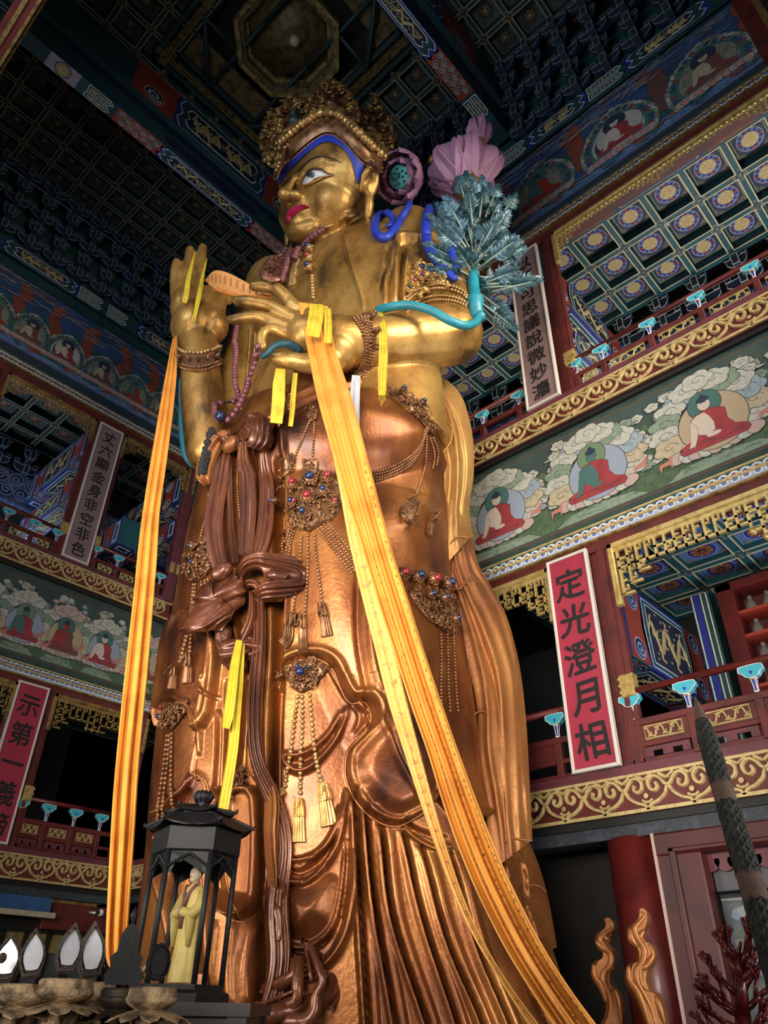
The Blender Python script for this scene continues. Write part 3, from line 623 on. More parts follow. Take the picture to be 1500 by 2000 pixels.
# ================================================================ COFFERED CEILINGS
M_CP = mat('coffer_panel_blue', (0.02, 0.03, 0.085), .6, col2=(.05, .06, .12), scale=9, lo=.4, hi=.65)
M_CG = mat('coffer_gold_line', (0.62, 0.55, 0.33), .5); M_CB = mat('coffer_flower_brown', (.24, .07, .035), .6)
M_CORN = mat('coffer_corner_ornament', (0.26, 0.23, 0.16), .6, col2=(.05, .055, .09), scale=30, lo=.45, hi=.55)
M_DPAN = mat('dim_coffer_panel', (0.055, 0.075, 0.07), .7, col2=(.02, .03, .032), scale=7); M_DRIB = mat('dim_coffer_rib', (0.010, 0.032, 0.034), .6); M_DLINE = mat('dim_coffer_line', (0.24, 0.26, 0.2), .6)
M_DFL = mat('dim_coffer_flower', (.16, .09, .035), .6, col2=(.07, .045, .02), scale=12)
YC = 8.65; cx_c = 5.08
def coffers(name, xs, ys, z, style, kind='structure', label=None, skip=None):
    b = MB(); F0 = FH(z)
    rw = {'bright': .085, 'lotus': .10, 'dim': .075, 'dim2': .08}[style]
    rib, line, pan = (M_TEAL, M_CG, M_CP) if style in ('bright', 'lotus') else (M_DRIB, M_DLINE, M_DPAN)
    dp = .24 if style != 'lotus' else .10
    if skip is None: b.box((xs[0], ys[0], z+dp), (xs[-1], ys[-1], z+dp+.06), M_DARK)
    else:
        for a in ((xs[0], ys[0], xs[-1], YC-2.9), (xs[0], YC+2.9, xs[-1], ys[-1]), (xs[0], YC-2.9, cx_c-2.3, YC+2.9), (cx_c+2.3, YC-2.9, xs[-1], YC+2.9)): b.box((a[0], a[1], z+dp), (a[2], a[3], z+dp+.06), M_DARK)
    hole = skip is not None; hx0, hx1, hy0, hy1 = (cx_c-2.3, cx_c+2.3, YC-2.9, YC+2.9) if hole else (0, 0, 0, 0)
    for x in xs:
        for a, c in ([(ys[0], hy0), (hy1, ys[-1])] if hole and hx0 < x < hx1 else [(ys[0], ys[-1])]): b.box((x-rw, a, z), (x+rw, c, z+dp), rib)
    for y in ys:
        for a, c in ([(xs[0], hx0), (hx1, xs[-1])] if hole and hy0 < y < hy1 else [(xs[0], xs[-1])]): b.box((a, y-rw, z-.002), (c, y+rw, z+dp), rib)
    lw = .014
    for i in range(len(xs)-1):
        for j in range(len(ys)-1):
            x0, x1, y0, y1 = xs[i]+rw, xs[i+1]-rw, ys[j]+rw, ys[j+1]-rw; cx, cy = (x0+x1)/2, (y0+y1)/2
            if skip and skip(cx, cy): continue
            w, h = (x1-x0)/2, (y1-y0)/2
            for a in ((x0-lw*2, y0-lw*2, x1+lw*2, y0), (x0-lw*2, y1, x1+lw*2, y1+lw*2), (x0-lw*2, y0, x0, y1), (x1, y0, x1+lw*2, y1)):
                b.box((a[0], a[1], z-.012), (a[2], a[3], z), line)
            F = FH(z+dp); e = .07*w
            b.poly(F, [(x0, y0), (x1, y0), (x1, y1), (x0, y1)], .002, rib)
            b.poly(F, [(x0+e, y0+e), (x1-e, y0+e), (x1-e, y1-e), (x0+e, y1-e)], .006, line)
            b.poly(F, [(x0+e*1.5, y0+e*1.5), (x1-e*1.5, y0+e*1.5), (x1-e*1.5, y1-e*1.5), (x0+e*1.5, y1-e*1.5)], .010, pan if style != 'lotus' else M_BLUE2)
            R = min(w, h)
            for sx in (-1, 1):
                for sy in (-1, 1):
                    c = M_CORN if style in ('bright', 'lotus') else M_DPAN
                    b.poly(F, [(cx+sx*w*.86, cy+sy*h*.86), (cx+sx*w*.42, cy+sy*h*.86), (cx+sx*w*.60, cy+sy*h*.70), (cx+sx*w*.66, cy+sy*h*.60), (cx+sx*w*.86, cy+sy*h*.42)], .013, c)
            ry = h/w*R
            if style == 'bright':
                b.disc(F, cx, cy, .76*R, .016, M_BLUE, 24); b.ring(F, cx, cy, .70*R, .735*R, .018, M_CG, 24)
                for k in range(12): b.disc(F, cx+.61*R*math.cos(k*pi/6), cy+.61*R*math.sin(k*pi/6), .10*R, .020, M_VERM if k % 3 == 0 else M_BLUE2, 7)
                b.disc(F, cx, cy, .48*R, .024, M_CREAM, 22); b.ring(F, cx, cy, .42*R, .45*R, .027, M_GOLDD, 20)
                for k in range(6):
                    b.ring(F, cx+.27*R*math.cos(k*pi/3+.3), cy+.27*R*math.sin(k*pi/3+.3), .075*R, .115*R, .028, M_GOLDD, 8)
                b.ring(F, cx, cy, .08*R, .12*R, .028, M_GOLDD, 8)
            elif style == 'lotus':
                b.disc(F, cx, cy, .80*R, .016, M_SKYB, 24); b.disc(F, cx, cy, .76*R, .018, M_BLUE, 24)
                for k in range(8): b.disc(F, cx+.42*R*math.cos(k*pi/4), cy+.42*R*math.sin(k*pi/4), .22*R, .022, M_CB, 10)
                for k in range(8): b.poly(F, [(cx+.2*R*math.cos(k*pi/4+.39), cy+.2*R*math.sin(k*pi/4+.39)), (cx+.58*R*math.cos(k*pi/4+.34), cy+.58*R*math.sin(k*pi/4+.34)), (cx+.58*R*math.cos(k*pi/4+.44), cy+.58*R*math.sin(k*pi/4+.44))], .026, M_CREAM)
                b.disc(F, cx, cy, .2*R, .03, M_BLACK, 12); b.disc(F, cx, cy, .15*R, .033, M_CB, 10)
            else:
                b.disc(F, cx, cy, .70*R, .016, M_DRIB, 18); b.ring(F, cx, cy, .62*R, .66*R, .018, M_DLINE if style == 'dim2' else M_DFL, 18)
                for k in range(6): b.disc(F, cx+.27*R*math.cos(k*pi/3), cy+.27*R*math.sin(k*pi/3), .17*R, .022, M_DFL if style == 'dim' else M_CB, 8)
                b.disc(F, cx, cy, .13*R, .026, M_DLINE, 8)
            if not (hole and hx0 < xs[i] < hx1 and hy0 < ys[j] < hy1):
                cm = M_CORN if style in ('bright', 'lotus') else M_DFL
                if i and j:                       # clasp flowers where ribs cross
                    X, Y = xs[i], ys[j]; F2 = FH(z-.002)
                    for k in range(4): b.disc(F2, X+.12*math.cos(k*pi/2), Y+.12*math.sin(k*pi/2), .05, .006, cm, 7)
                    b.disc(F2, X, Y, .05, .010, cm, 7)
    return tag(b.build(name), label, kind=kind)
def rng(a, b, s):
    n = int(round((b-a)/s)); return [a+(b-a)*i/n for i in range(n+1)]
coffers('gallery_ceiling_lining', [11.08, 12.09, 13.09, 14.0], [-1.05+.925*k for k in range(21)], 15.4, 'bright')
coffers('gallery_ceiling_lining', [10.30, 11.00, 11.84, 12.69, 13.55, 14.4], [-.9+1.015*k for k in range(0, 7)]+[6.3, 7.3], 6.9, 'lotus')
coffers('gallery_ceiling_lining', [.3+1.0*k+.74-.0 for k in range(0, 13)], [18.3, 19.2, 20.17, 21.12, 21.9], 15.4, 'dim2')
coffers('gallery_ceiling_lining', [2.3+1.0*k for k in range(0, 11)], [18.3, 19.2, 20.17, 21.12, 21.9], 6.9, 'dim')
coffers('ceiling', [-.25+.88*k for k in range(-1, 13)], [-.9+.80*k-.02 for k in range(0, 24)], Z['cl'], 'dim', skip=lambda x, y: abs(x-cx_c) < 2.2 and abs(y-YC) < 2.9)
b = MB(); b.box((-1.5, -1.5, 22.6), (11, 18.5, 22.9), M_DARK); tag(b.build('roof'), kind='structure')
# ---- the caisson: square frame of small brackets, octagonal gilded well, coiled dragon and hanging pearl
M_CAI = mat('caisson_gilding', (0.30, 0.22, 0.08), .5, .35, col2=(.08, .06, .02), scale=7); M_CAI2 = mat('caisson_dark_gold', (0.15, 0.11, 0.045), .5, .3, col2=(.05, .035, .015), scale=5)  # second gold is a darker tone for lattice, middle ring and dome
t = thing('caisson', (cx_c, YC, Z['cl']), 'octagonal gilded caisson with a coiled dragon in the middle of the dark ceiling', 'caisson')
def octo(r, a0=pi/8): return [(cx_c+r*math.cos(a0+k*pi/4), YC+r*math.sin(a0+k*pi/4)) for k in range(8)]
zc = Z['cl']; b = MB()
S = 2.35; SY = 2.95
for d, q in ((0, .0), (.22, .10), (.44, .2)):
    sx, sy = S-d, SY-d
    for a in ((-sx, -sy, sx, -sy+.12), (-sx, sy-.12, sx, sy), (-sx, -sy, -sx+.12, sy), (sx-.12, -sy, sx, sy)): b.box((cx_c+a[0], YC+a[1], zc-.10+q), (cx_c+a[2], YC+a[3], zc+.5), M_DRIB)
b.build('square_frame', t)
b = MB()
for k in range(64):
    x = cx_c-S+2*S*(k+.5)/64
    for s in (-1, 1): b.box((x-.018, YC+s*(SY-.3)-.1, zc-.14), (x+.018, YC+s*(SY-.3)+.1, zc-.02), M_CAI)
for k in range(80):
    y = YC-SY+2*SY*(k+.5)/80
    for s in (-1, 1): b.box((cx_c+s*(S-.3)-.1, y-.018, zc-.14), (cx_c+s*(S-.3)+.1, y+.018, zc-.02), M_CAI)
b.build('bracket_teeth', t)
b = MB()                                         # diagonal grid between square and octagon
for s in (-1, 1):
    for q in (-1, 1):
        b.tube([(cx_c+s*S*.95, YC+q*.75, zc+.02), (cx_c+s*.55, YC+q*SY*.95, zc+.02)], .07, M_DRIB, 6)
        b.tube([(cx_c+s*.75, YC+q*SY*.95, zc+.03), (cx_c+s*.75, YC-q*.1, zc+.03)], .055, M_DRIB, 6); b.tube([(cx_c+s*S*.95, YC+q*1.15, zc+.03), (cx_c+s*.8, YC+q*1.15, zc+.03)], .055, M_DRIB, 6)
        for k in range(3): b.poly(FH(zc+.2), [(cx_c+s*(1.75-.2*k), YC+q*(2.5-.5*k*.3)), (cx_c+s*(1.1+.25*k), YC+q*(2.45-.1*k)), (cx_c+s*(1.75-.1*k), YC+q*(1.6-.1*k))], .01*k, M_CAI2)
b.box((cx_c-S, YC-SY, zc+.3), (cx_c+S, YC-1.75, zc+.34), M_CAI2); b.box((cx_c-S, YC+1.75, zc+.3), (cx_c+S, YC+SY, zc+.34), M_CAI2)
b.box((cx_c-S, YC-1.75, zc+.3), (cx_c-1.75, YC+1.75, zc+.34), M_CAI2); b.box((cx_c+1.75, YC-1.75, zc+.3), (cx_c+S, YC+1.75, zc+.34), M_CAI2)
b.build('lattice', t)
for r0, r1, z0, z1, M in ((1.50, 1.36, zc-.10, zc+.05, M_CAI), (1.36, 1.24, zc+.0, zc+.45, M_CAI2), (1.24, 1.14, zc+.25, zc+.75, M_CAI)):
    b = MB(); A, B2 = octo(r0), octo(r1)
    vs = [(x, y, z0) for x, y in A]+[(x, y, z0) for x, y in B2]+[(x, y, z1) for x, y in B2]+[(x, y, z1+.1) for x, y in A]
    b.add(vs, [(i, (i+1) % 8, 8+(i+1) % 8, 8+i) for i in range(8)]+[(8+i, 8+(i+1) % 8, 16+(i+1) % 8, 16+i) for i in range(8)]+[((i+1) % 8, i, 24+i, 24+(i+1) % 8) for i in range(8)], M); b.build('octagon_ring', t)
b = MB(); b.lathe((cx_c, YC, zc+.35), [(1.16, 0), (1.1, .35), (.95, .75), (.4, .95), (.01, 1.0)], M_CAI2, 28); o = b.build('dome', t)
b = MB()
for q in range(3):
    pts = [(cx_c+(.95-.045*k*.6)*math.cos(k*.42+q*2.1)*(.95-.02*k), YC+(.95-.027*k)*math.sin(k*.42+q*2.1), zc+.62+.05*math.sin(k*1.7+q)) for k in range(18)]
    b.tube(spline(pts, 2), [.14-.0022*i for i in range(len(spline(pts, 2)))], M_CAI, 7)
for k in range(60):
    a = k*2.4; r = .25+.95*((k*37) % 60)/60; b.ball((cx_c+r*math.cos(a), YC+r*math.sin(a), zc+.62), .10, M_CAI, 6, 4, (1.6, .7, .6))
b.build('dragon', t)
b = MB(); b.ball((cx_c+.1, YC-.15, zc+.1), .15, mat('pearl', (.45, .36, .25), .25), 14, 10); b.tube([(cx_c+.1, YC-.15, zc+.2), (cx_c, YC, zc+.8)], .02, M_CAI); b.build('pearl', t)
# ---- the two great painted beams
M_BRED = mat('beam_red_ground', (0.27, 0.04, 0.025), .6); M_BGR = mat('beam_green_ground', (0.012, 0.05, 0.06), .6); M_BNAV = mat('beam_navy', (0.01, 0.015, 0.045), .6)
M_SWL = mat('swirl_lilac', (.42, .36, .50), .6); M_SWO = mat('swirl_ochre', (.46, .32, .18), .6)
def swirls(b, F, u0, u1, z0, z1, n, r, cols, seed):
    q = random.Random(seed); rows = max(1, int(round((z1-z0)/(1.95*r)))); k = int((u1-u0)/(2.0*r))
    for i in range(k):
        for j in range(rows):
            u = u0+(i+.5+.5*(j % 2)*.9)*(u1-u0)/k; z = z0+(j+.5)*(z1-z0)/rows
            if u > u1-r*.5: continue
            b.disc(F, u, z, r*.98, n+.001*(i % 3), cols[0], 14); b.disc(F, u, z, r*.86, n+.004+.001*(i % 3), cols[1], 14)
            s = 1 if (i+j) % 2 else -1
            for w, c, dn in ((.26*r, cols[2], .008), (.11*r, cols[0], .010)):
                b.stroke(F, [(u+r*(.72-.055*t)*math.cos(s*t*.85), z+r*(.72-.055*t)*math.sin(s*t*.85)) for t in range(12)], w, n+dn, 0, c, 2)
def chev(u, z0, z1, d, k=2):                      # zig-zag end line
    h = (z1-z0)/(2*k); return [(u+(d if i % 2 else 0), z0+h*i) for i in range(2*k+1)]
def dragon(b, F, u0, u1, z0, z1, n, M, wd):
    zc = (z0+z1)/2; A = (z1-z0)*.22; N = 12
    pts = [(u0+(u1-u0)*i/N, zc+A*math.sin(i*1.35+.4)) for i in range(N+1)]; wd *= .8
    b.stroke(F, pts, wd, n, n+.012, M, 5, taper=True); p2 = spline(pts, 5)
    for i in range(3, len(p2)-2, 4):
        u, z = p2[i]; s = 1 if i % 8 < 4 else -1
        b.stroke(F, [(u, z), (u+.04*s, z+wd*1.0*s), (u+.09, z+wd*1.25*s)], wd*.35, n, n+.008, M, 2)
    for i in range(int((u1-u0)*16)):
        u = u0+(u1-u0)*random.Random(i).random(); z = z0+(z1-z0)*(.06+.88*random.Random(i+99).random()); b.stroke(F, [(u-.03, z), (u, z+.018), (u+.03, z-.01)], .018, n, n+.006, M, 2)
def painted_face(b, F, z0, z1, n, segs, dim=False):
    h = z1-z0
    for kind, u0, u1 in segs:
        if kind == 'drag':
            b.poly(F, chev(u0, z0, z1, -.14)+chev(u1, z0, z1, .14)[::-1], n, M_BLUE); b.poly(F, chev(u0+.10, z0+.02, z1-.02, -.14)+chev(u1-.10, z0+.02, z1-.02, .14)[::-1], n+.004, M_WHITE)
            b.poly(F, chev(u0+.13, z0+.03, z1-.03, -.14)+chev(u1-.13, z0+.03, z1-.03, .14)[::-1], n+.008, M_BGR)
            m = .16*h; b.poly(F, chev(u0+.34, z0+m, z1-m, -.12)+chev(u1-.34, z0+m, z1-m, .12)[::-1], n+.012, M_WHITE)
            m = .20*h; b.poly(F, chev(u0+.37, z0+m, z1-m, -.12)+chev(u1-.37, z0+m, z1-m, .12)[::-1], n+.016, M_BNAV)
            dragon(b, F, u0+.42, (u0+u1)/2-.08, z0+m, z1-m, n+.02, M_GOLDP, .17*h); dragon(b, F, (u0+u1)/2+.08, u1-.42, z0+m, z1-m, n+.02, M_GOLDP, .17*h)
            for a in range(8): b.stroke(F, [((u0+u1)/2+.03*math.cos(a*.785), (z0+z1)/2+.03*math.sin(a*.785)), ((u0+u1)/2+.14*math.cos(a*.785), (z0+z1)/2+.14*math.sin(a*.785))], .02, n+.02, 0, M_GOLDP, 1)
        elif kind == 'swl':
            b.poly(F, [(u0, z0), (u1, z0), (u1, z1), (u0, z1)], n-.004 if False else n, M_BRED); swirls(b, F, u0+.04, u1-.04, z0+.03, z1-.03, n+.003, h*.24, (M_SWO, M_BNAV, M_SWL), int(u0*7))
        elif kind == 'bar':
            b.poly(F, [(u0, z0), (u1, z0), (u1, z1), (u0, z1)], n, M_BGR); k = 2
            for i in range(k):
                a0, a1 = z0+h*(i+.08)/k, z0+h*(i+.92)/k
                for m, M, dn in ((0, M_WHITE, .004), (.025, M_TEAL, .007), (.07, M_WHITE, .010), (.085, M_BNAV, .013)):
                    b.poly(F, [(u0+.03+m, a0+m), (u1-.18-m, a0+m), (u1-.06-m, (a0+a1)/2), (u1-.18-m, a1-m), (u0+.03+m, a1-m)], n+dn, M)
                for q in range(7): b.disc(F, u0+.16+(u1-u0-.4)*q/6, (a0+a1)/2+.02*math.sin(q*2), .035, n+.017, M_GOLDP, 7)
        elif kind == 'rose':
            b.poly(F, [(u0, z0), (u1, z0), (u1, z1), (u0, z1)], n, M_SWL); b.disc(F, (u0+u1)/2, (z0+z1)/2, .47*min(h, u1-u0), n+.004, M_BNAV, 20)
            for q in range(14): b.disc(F, (u0+u1)/2+.33*h*math.cos(q*.45), (z0+z1)/2+.33*h*math.sin(q*.45), .10*h, n+.008, M_GOLDP, 8)
            b.disc(F, (u0+u1)/2, (z0+z1)/2, .28*h, n+.012, M_GOLDP, 14)
        elif kind == 'band': b.poly(F, [(u0, z0), (u1, z0), (u1, z1), (u0, z1)], n, M_TEAL)
def beam(y, lab):
    t = thing('painted_beam', (5, y, 19.3), lab, 'beam'); w = .215; z0, z1 = 19.3, 19.95
    segs = [('rose', .75, 1.55), ('band', 1.55, 1.75), ('bar', 1.75, 2.55), ('swl', 2.6, 3.95), ('drag', 4.0, 7.0), ('swl', 7.05, 8.4), ('bar', 8.45, 9.2), ('band', 9.2, 9.35)]
    b = MB(); b.box((.1, y-w, z0), (10, y+w, z1), M_BGR); F = lambda u, v, n: (u, y+v, z0-n); painted_face(b, F, -w, w, .004, segs)
    for s in (-1, 1):
        F2 = (lambda u, v, n, s=s: (u, y+s*(w+n), z0+v)); b.poly(F2, [(1.8, .04), (9.2, .04), (9.2, .08), (1.8, .08)], .004, M_TEAL); b.poly(F2, [(4, .15), (7, .15), (7.1, .32), (7, .5), (4, .5), (3.9, .32)], .004, M_BNAV)
    b.build('lower_beam', t)
    b = MB(); w2 = .30; z0b, z1b = 20.3, 21.65; b.box((.1, y-w2*.6, 19.95), (10, y+w2*.6, 20.3), M_BNAV); b.box((.1, y-w2-.05, z0b), (10, y+w2+.05, z1b), M_BGR)
    for s in (-1, 1):
        F2 = (lambda u, v, n, s=s: (u, y+s*(w2+.05+n), z0b+v)); painted_face(b, F2, .0, z1b-z0b, .004, [('swl', 2.6, 3.9), ('drag', 4.0, 7.0), ('swl', 7.1, 8.4)])
    b.build('upper_beam', t); return t
beam(12.28, 'great painted beam with a dragon panel crossing the dark ceiling left of the statue\'s crown')
beam(5.27, 'great painted beam with red scrolled section crossing the ceiling above the lotus flowers')
# ---- bracket sets (dougong)
M_DG = mat('bracket_paint', (0.012, 0.03, 0.05), .6); M_DGL = mat('bracket_outline', (0.20, 0.24, 0.26), .6); M_DGB = mat('bracket_blue', (.012, .025, .07), .6)
def bracket(F, u, z, h, n, w, lab, grp, tiers=5, lean=.75, big=False, ml=None):
    t = thing('bracket_set', F(u, z, n), lab, 'bracket', grp); ml = ml or M_DGL
    for k in range(tiers):
        b = MB(); zz = z+h*k/tiers; hh = h/tiers; nn = n+lean*(k+.2)/tiers; ww = w*(.55+.45*((k+1) % 2))
        pts = [(-ww, .62), (-ww, .95), (ww, .95), (ww, .62), (ww*.75, .45), (ww*.45, .36), (-ww*.45, .36), (-ww*.75, .45)]
        pp = [(u+x, zz+y*hh) for x, y in pts]; b.prism(F, pp, nn-.06, nn+.05, M_DG if k % 2 else M_DGB); b.stroke(F, pp, .022, nn+.05, nn+.058, ml, 1, close=True)
        for x in (-ww*.86, ww*.86):
            b.fbox(F, u+x-.075, u+x+.075, zz+.95*hh, zz+1.25*hh, nn-.08, nn+.06, M_DG); b.stroke(F, [(u+x-.07, zz+.97*hh), (u+x+.07, zz+.97*hh), (u+x+.07, zz+1.23*hh), (u+x-.07, zz+1.23*hh)], .018, nn+.06, nn+.066, ml, 1, close=True)
        b.build('arm', t)
        b = MB(); q = .075 if not big else .17
        b.fbox(F, u-q, u+q, zz+.1*hh, zz+.8*hh, n-.1, nn+.26, M_DG); b.stroke(F, [(u-q, zz+.12*hh), (u+q, zz+.12*hh), (u+q, zz+.78*hh), (u-q, zz+.78*hh)], .026, nn+.26, nn+.268, ml, 1, close=True)
        for s in (-q, q): b.stroke(lambda a, c, d: F(u+d*(1 if s > 0 else -1)+s, c, a), [(n, zz+.1*hh), (nn+.26, zz+.1*hh)], .022, 0, .006, ml, 1)
        b.build('beak', t)
    return t
def bracket_row(F, us, z, h, n, w, lab, grp, axis, **kw):
    r0 = bracket(F, us[0], z, h, n, w, lab, grp, **kw); base = Vector(F(us[0], z, n))
    for u in us[1:]: dup(r0, Vector(F(u, z, n))-base)
bracket_row(FR, [u for u in [-8.65+.80*k for k in range(0, 12)] if abs(u+5.27) > .5], 18.78, 2.75, -.02, .36, 'dark bracket set with pale outlines between the blue back-wall mural and the ceiling', 'bracket sets over the back-wall mural', 1, ml=mat('pale_bracket_outline', (.2, .22, .22), .6))
bracket_row(FL, [.5+.80*k for k in range(12)], 19.02, 2.42, -.02, .36, 'dark bracket set with thin pale outlines between the blue left-wall mural and the ceiling', 'bracket sets over the left-wall mural', 0)
bracket_row(FR, [-11.7+1.0*k for k in range(12)], 14.35, 1.0, -4.35, .42, 'blue bracket set with pale outlines at the back of the bright upper gallery', 'bracket sets in the upper back gallery', 1, tiers=2, lean=.35, ml=M_WHITE)
bracket_row(FL, [4.3+.9*k for k in range(6)], 14.2, .95, -4.1, .36, 'blue bracket set with pale outlines at the back of the upper left gallery', 'bracket sets in the upper left gallery', 0, tiers=2, lean=.35, ml=M_SKYB)
# frieze boards under the great bracket rows and wall plates behind the small ones
def frieze(name, F, u0, u1, z0, z1, n, segs, lab):
    b = MB(); b.fbox(F, u0, u1, z0, z1, n-.08, n, M_GREEN); painted_face(b, F, z0, z1, n+.004, segs); return tag(b.build(name), lab, 'frieze board')
frieze('painted_frieze_board', FR, -17.7, 1.1, 18.12, 18.76, .02, [('bar', -5.6, -4.6), ('drag', -4.5, -3.0), ('bar', -2.9, -1.9), ('drag', -1.8, .0), ('drag', -10.5, -7), ('bar', -6.9, -5.7)], 'dark painted frieze board along the top of the blue back-wall mural')
frieze('painted_frieze_board', FL, .1, 9.95, 18.45, 19.0, .02, [('bar', .9, 1.9), ('drag', 2.4, 4.6), ('bar', 4.7, 5.6), ('bar', 5.7, 6.5), ('drag', 6.9, 9.0)], 'dark painted frieze board along the top of the blue left-wall mural')
M_DGW = mat('gallery_frieze_blue', (.03, .045, .16), .6, col2=(.10, .13, .22), scale=6)
for F, u0, u1, bk in ((FR, -12, 1.1, -4.40), (FL, 1, 13, -4.15)):
    b = MB(); b.fbox(F, u0, u1, 13.2, 14.3, bk-.1, bk+.12, M_DGW)
    swirls(b, F, u0+.1, u1-.1, 13.35, 14.2, bk+.13, .24, (M_SKYB, M_BNAV, M_BLUE2), 5)
    tag(b.build('gallery_frieze'), 'painted blue frieze board at the back of the upper %s gallery' % ('right' if F is FR else 'left'), 'frieze board')
# ---- painted strip beams and transverse beams inside the galleries
b = MB(); F = lambda u, v, n: (10.55+v, -u, 15.3-n); b.box((10.5, -1.1, 15.3), (11.02, 13, 15.65), M_TEAL)
painted_face(b, F, -.05, .47, .004, [('drag', -8, -5.4), ('swl', -4.3, -3.3), ('drag', -3.2, -1.2), ('swl', -1.1, -.1), ('drag', 0, 1.1)]); tag(b.build('painted_strip_beam'), 'bright scroll-painted beam just behind the thin upper fretwork', 'beam')
def cross_beam(axis, c, a0, a1, z0, z1, w, lab, bright):
    b = MB()
    if axis == 'x':
        b.box((a0, c-w, z0), (a1, c+w, z1), M_TEAL); fs = [(lambda u, v, n: (u, c-w-n, z0+v), z1-z0), (lambda u, v, n: (u, c+w+n, z0+v), z1-z0), (lambda u, v, n: (u, c-w+v, z0-n), 2*w)]
    else:
        b.box((c-w, a0, z0), (c+w, a1, z1), M_TEAL); fs = [(lambda u, v, n: (c-w-n, u, z0+v), z1-z0), (lambda u, v, n: (c+w+n, u, z0+v), z1-z0), (lambda u, v, n: (c-w+v, u, z0-n), 2*w)]
    for F, h in fs:
        L = a1-a0
        for q, (s0, s1) in enumerate(((0, .12), (.12, .28), (.28, .72), (.72, .88), (.88, 1))):
            u0, u1 = a0+L*s0, a0+L*s1
            if q in (1, 3): b.poly(F, [(u0, .03), (u1, .03), (u1, h-.03), (u0, h-.03)], .004, M_BRED); swirls(b, F, u0, u1, .03, h-.03, .006, min(h*.24, .2), (M_WHITE if bright else M_SKYB, M_BNAV, M_SKYB if bright else M_BLUE2), q)
            elif q == 2:
                for m, M, dn in ((0, M_BLUE, .004), (.06, M_WHITE, .007), (.08, M_TEAL, .010), (.15, M_WHITE, .013), (.17, M_BNAV, .016)):
                    b.poly(F, [(u0-.1+m*1.5, h/2), (u0+m, m), (u1-m, m), (u1+.1-m*1.5, h/2), (u1-m, h-m), (u0+m, h-m)], dn, M)
                dragon(b, F, u0+.15, u1-.15, .17, h-.17, .02, M_CREAM if bright else M_GOLDP, .13*h)
            else:
                for m, M, dn in ((.03, M_BLUE, .004), (.10, M_WHITE, .007), (.12, M_SKYB, .010), (.17, M_BNAV, .013)): b.poly(F, [(u0+m, m), (u1-m, m), (u1-m, h-m), (u0+m, h-m)], dn, M)
    return tag(b.build('painted_cross_beam'), lab, 'beam')
cross_beam('x', 5.12, 10.05, 14.26, 13.35, 14.35, .34, 'bright gold-panelled cross beam seen beside the post of the mauve back-wall plaque', True)
cross_beam('x', 5.12, 10.05, 14.26, 12.1, 12.75, .28, 'narrower gold-panelled cross beam just above the upper red railing', True)
cross_beam('x', 5.0, 10.3, 14.4, 4.75, 6.15, .34, 'big dark green painted cross beam in the lower gallery beside the crimson plaque', False)
cross_beam('y', 6.75, 17.95, 21.8, 13.3, 14.4, .32, 'painted cross beam left of the mauve left-wall plaque', False)
cross_beam('y', 6.75, 17.95, 21.8, 12.0, 12.7, .26, 'narrow painted cross beam below another, left of the mauve left-wall plaque', False)
cross_beam('y', 9.95, 17.95, 21.8, 13.3, 14.4, .32, 'painted cross beam beside the plum corner post', True)
cross_beam('y', 9.95, 17.95, 21.8, 12.0, 12.7, .26, 'narrow painted cross beam beside the plum corner post, below another', True)
cross_beam('y', 8.3, 17.95, 21.8, 11.0, 11.9, .3, 'dim painted beam low behind the left upper railing', False)
# ---- smoke detector discs
for p_, l_ in (((12.3, 2.6, 15.62), 'small white ceiling detector among the bright coffers'), ((9.3, 17.9, 6.2), 'small white camera dome in the black opening right of the left crimson plaque')):
    b = MB(); b.lathe(p_, [(.02, 0), (.07, -.03), (.09, -.07), (.09, -.1)][::-1], M_WHITE, 14); tag(b.build('ceiling_detector'), l_, 'detector')
# ---- cabinet of small figures in the lower right gallery, post and window behind
M_GLASS = mat('dusty_glass', (.16, .19, .26), .12, col2=(.2, .24, .32), scale=2.); M_FIG = mat('grey_clay_figure', (.17, .15, .14), .7)
t = thing('figure_cabinet', (13.2, 2.5, 2.9), 'tall red cabinet holding rows of small grey figures behind the lower railing', 'cabinet')
FC = lambda u, z, n: (13.1-n, -u, z)
b = MB(); b.fbox(FC, -3.85, -3.55, 2.9, 6.62, -.5, .1, M_RED, .02); b.fbox(FC, -3.85, 1.0, 6.45, 6.62, -.5, .1, M_RED, .02); b.fbox(FC, -3.85, 1, 2.9, 6.6, -.55, -.45, M_RED2)
for z in rng(3.3, 6.0, .45): b.fbox(FC, -3.6, 1, z-.03, z+.03, -.4, .06, M_VERM)
b.build('frame', t)
r0 = None
for z in rng(3.3, 6.0, .45):
    for k in range(6):
        u = -3.35+.30*k; loc = Vector(FC(u, z+.03, -.1))
        if r0 is None:
            b = MB(); b.lathe(loc, [(.09, 0), (.11, .03), (.10, .10), (.075, .15), (.06, .2), (.03, .215), (.045, .24), (.04, .285), (.01, .31)], M_FIG, 9)
            r0 = tag(b.build('clay_figure'), 'tiny grey seated figure on a shelf of the red cabinet', 'figurine', 'figurines in the red cabinet'); l0 = loc
        else:
            c = r0.copy(); COL.objects.link(c); c.location = loc-l0
b = MB(); b.fbox(FC, -4.35, -4.0, 2.9, 6.6, -.35, .0, M_GREEN); b.fbox(FC, -4.29, -4.19, 2.9, 6.6, 0, .012, M_BLUE); b.fbox(FC, -4.16, -4.14, 2.9, 6.6, 0, .015, M_WHITE); b.fbox(FC, -4.33, -4.31, 2.9, 6.6, 0, .015, M_WHITE); b.fbox(FC, -4.06, -4.04, 2.9, 6.6, 0, .015, M_WHITE)
tag(b.build('painted_post'), 'blue and green striped post between the dark beam and the red cabinet', 'post')
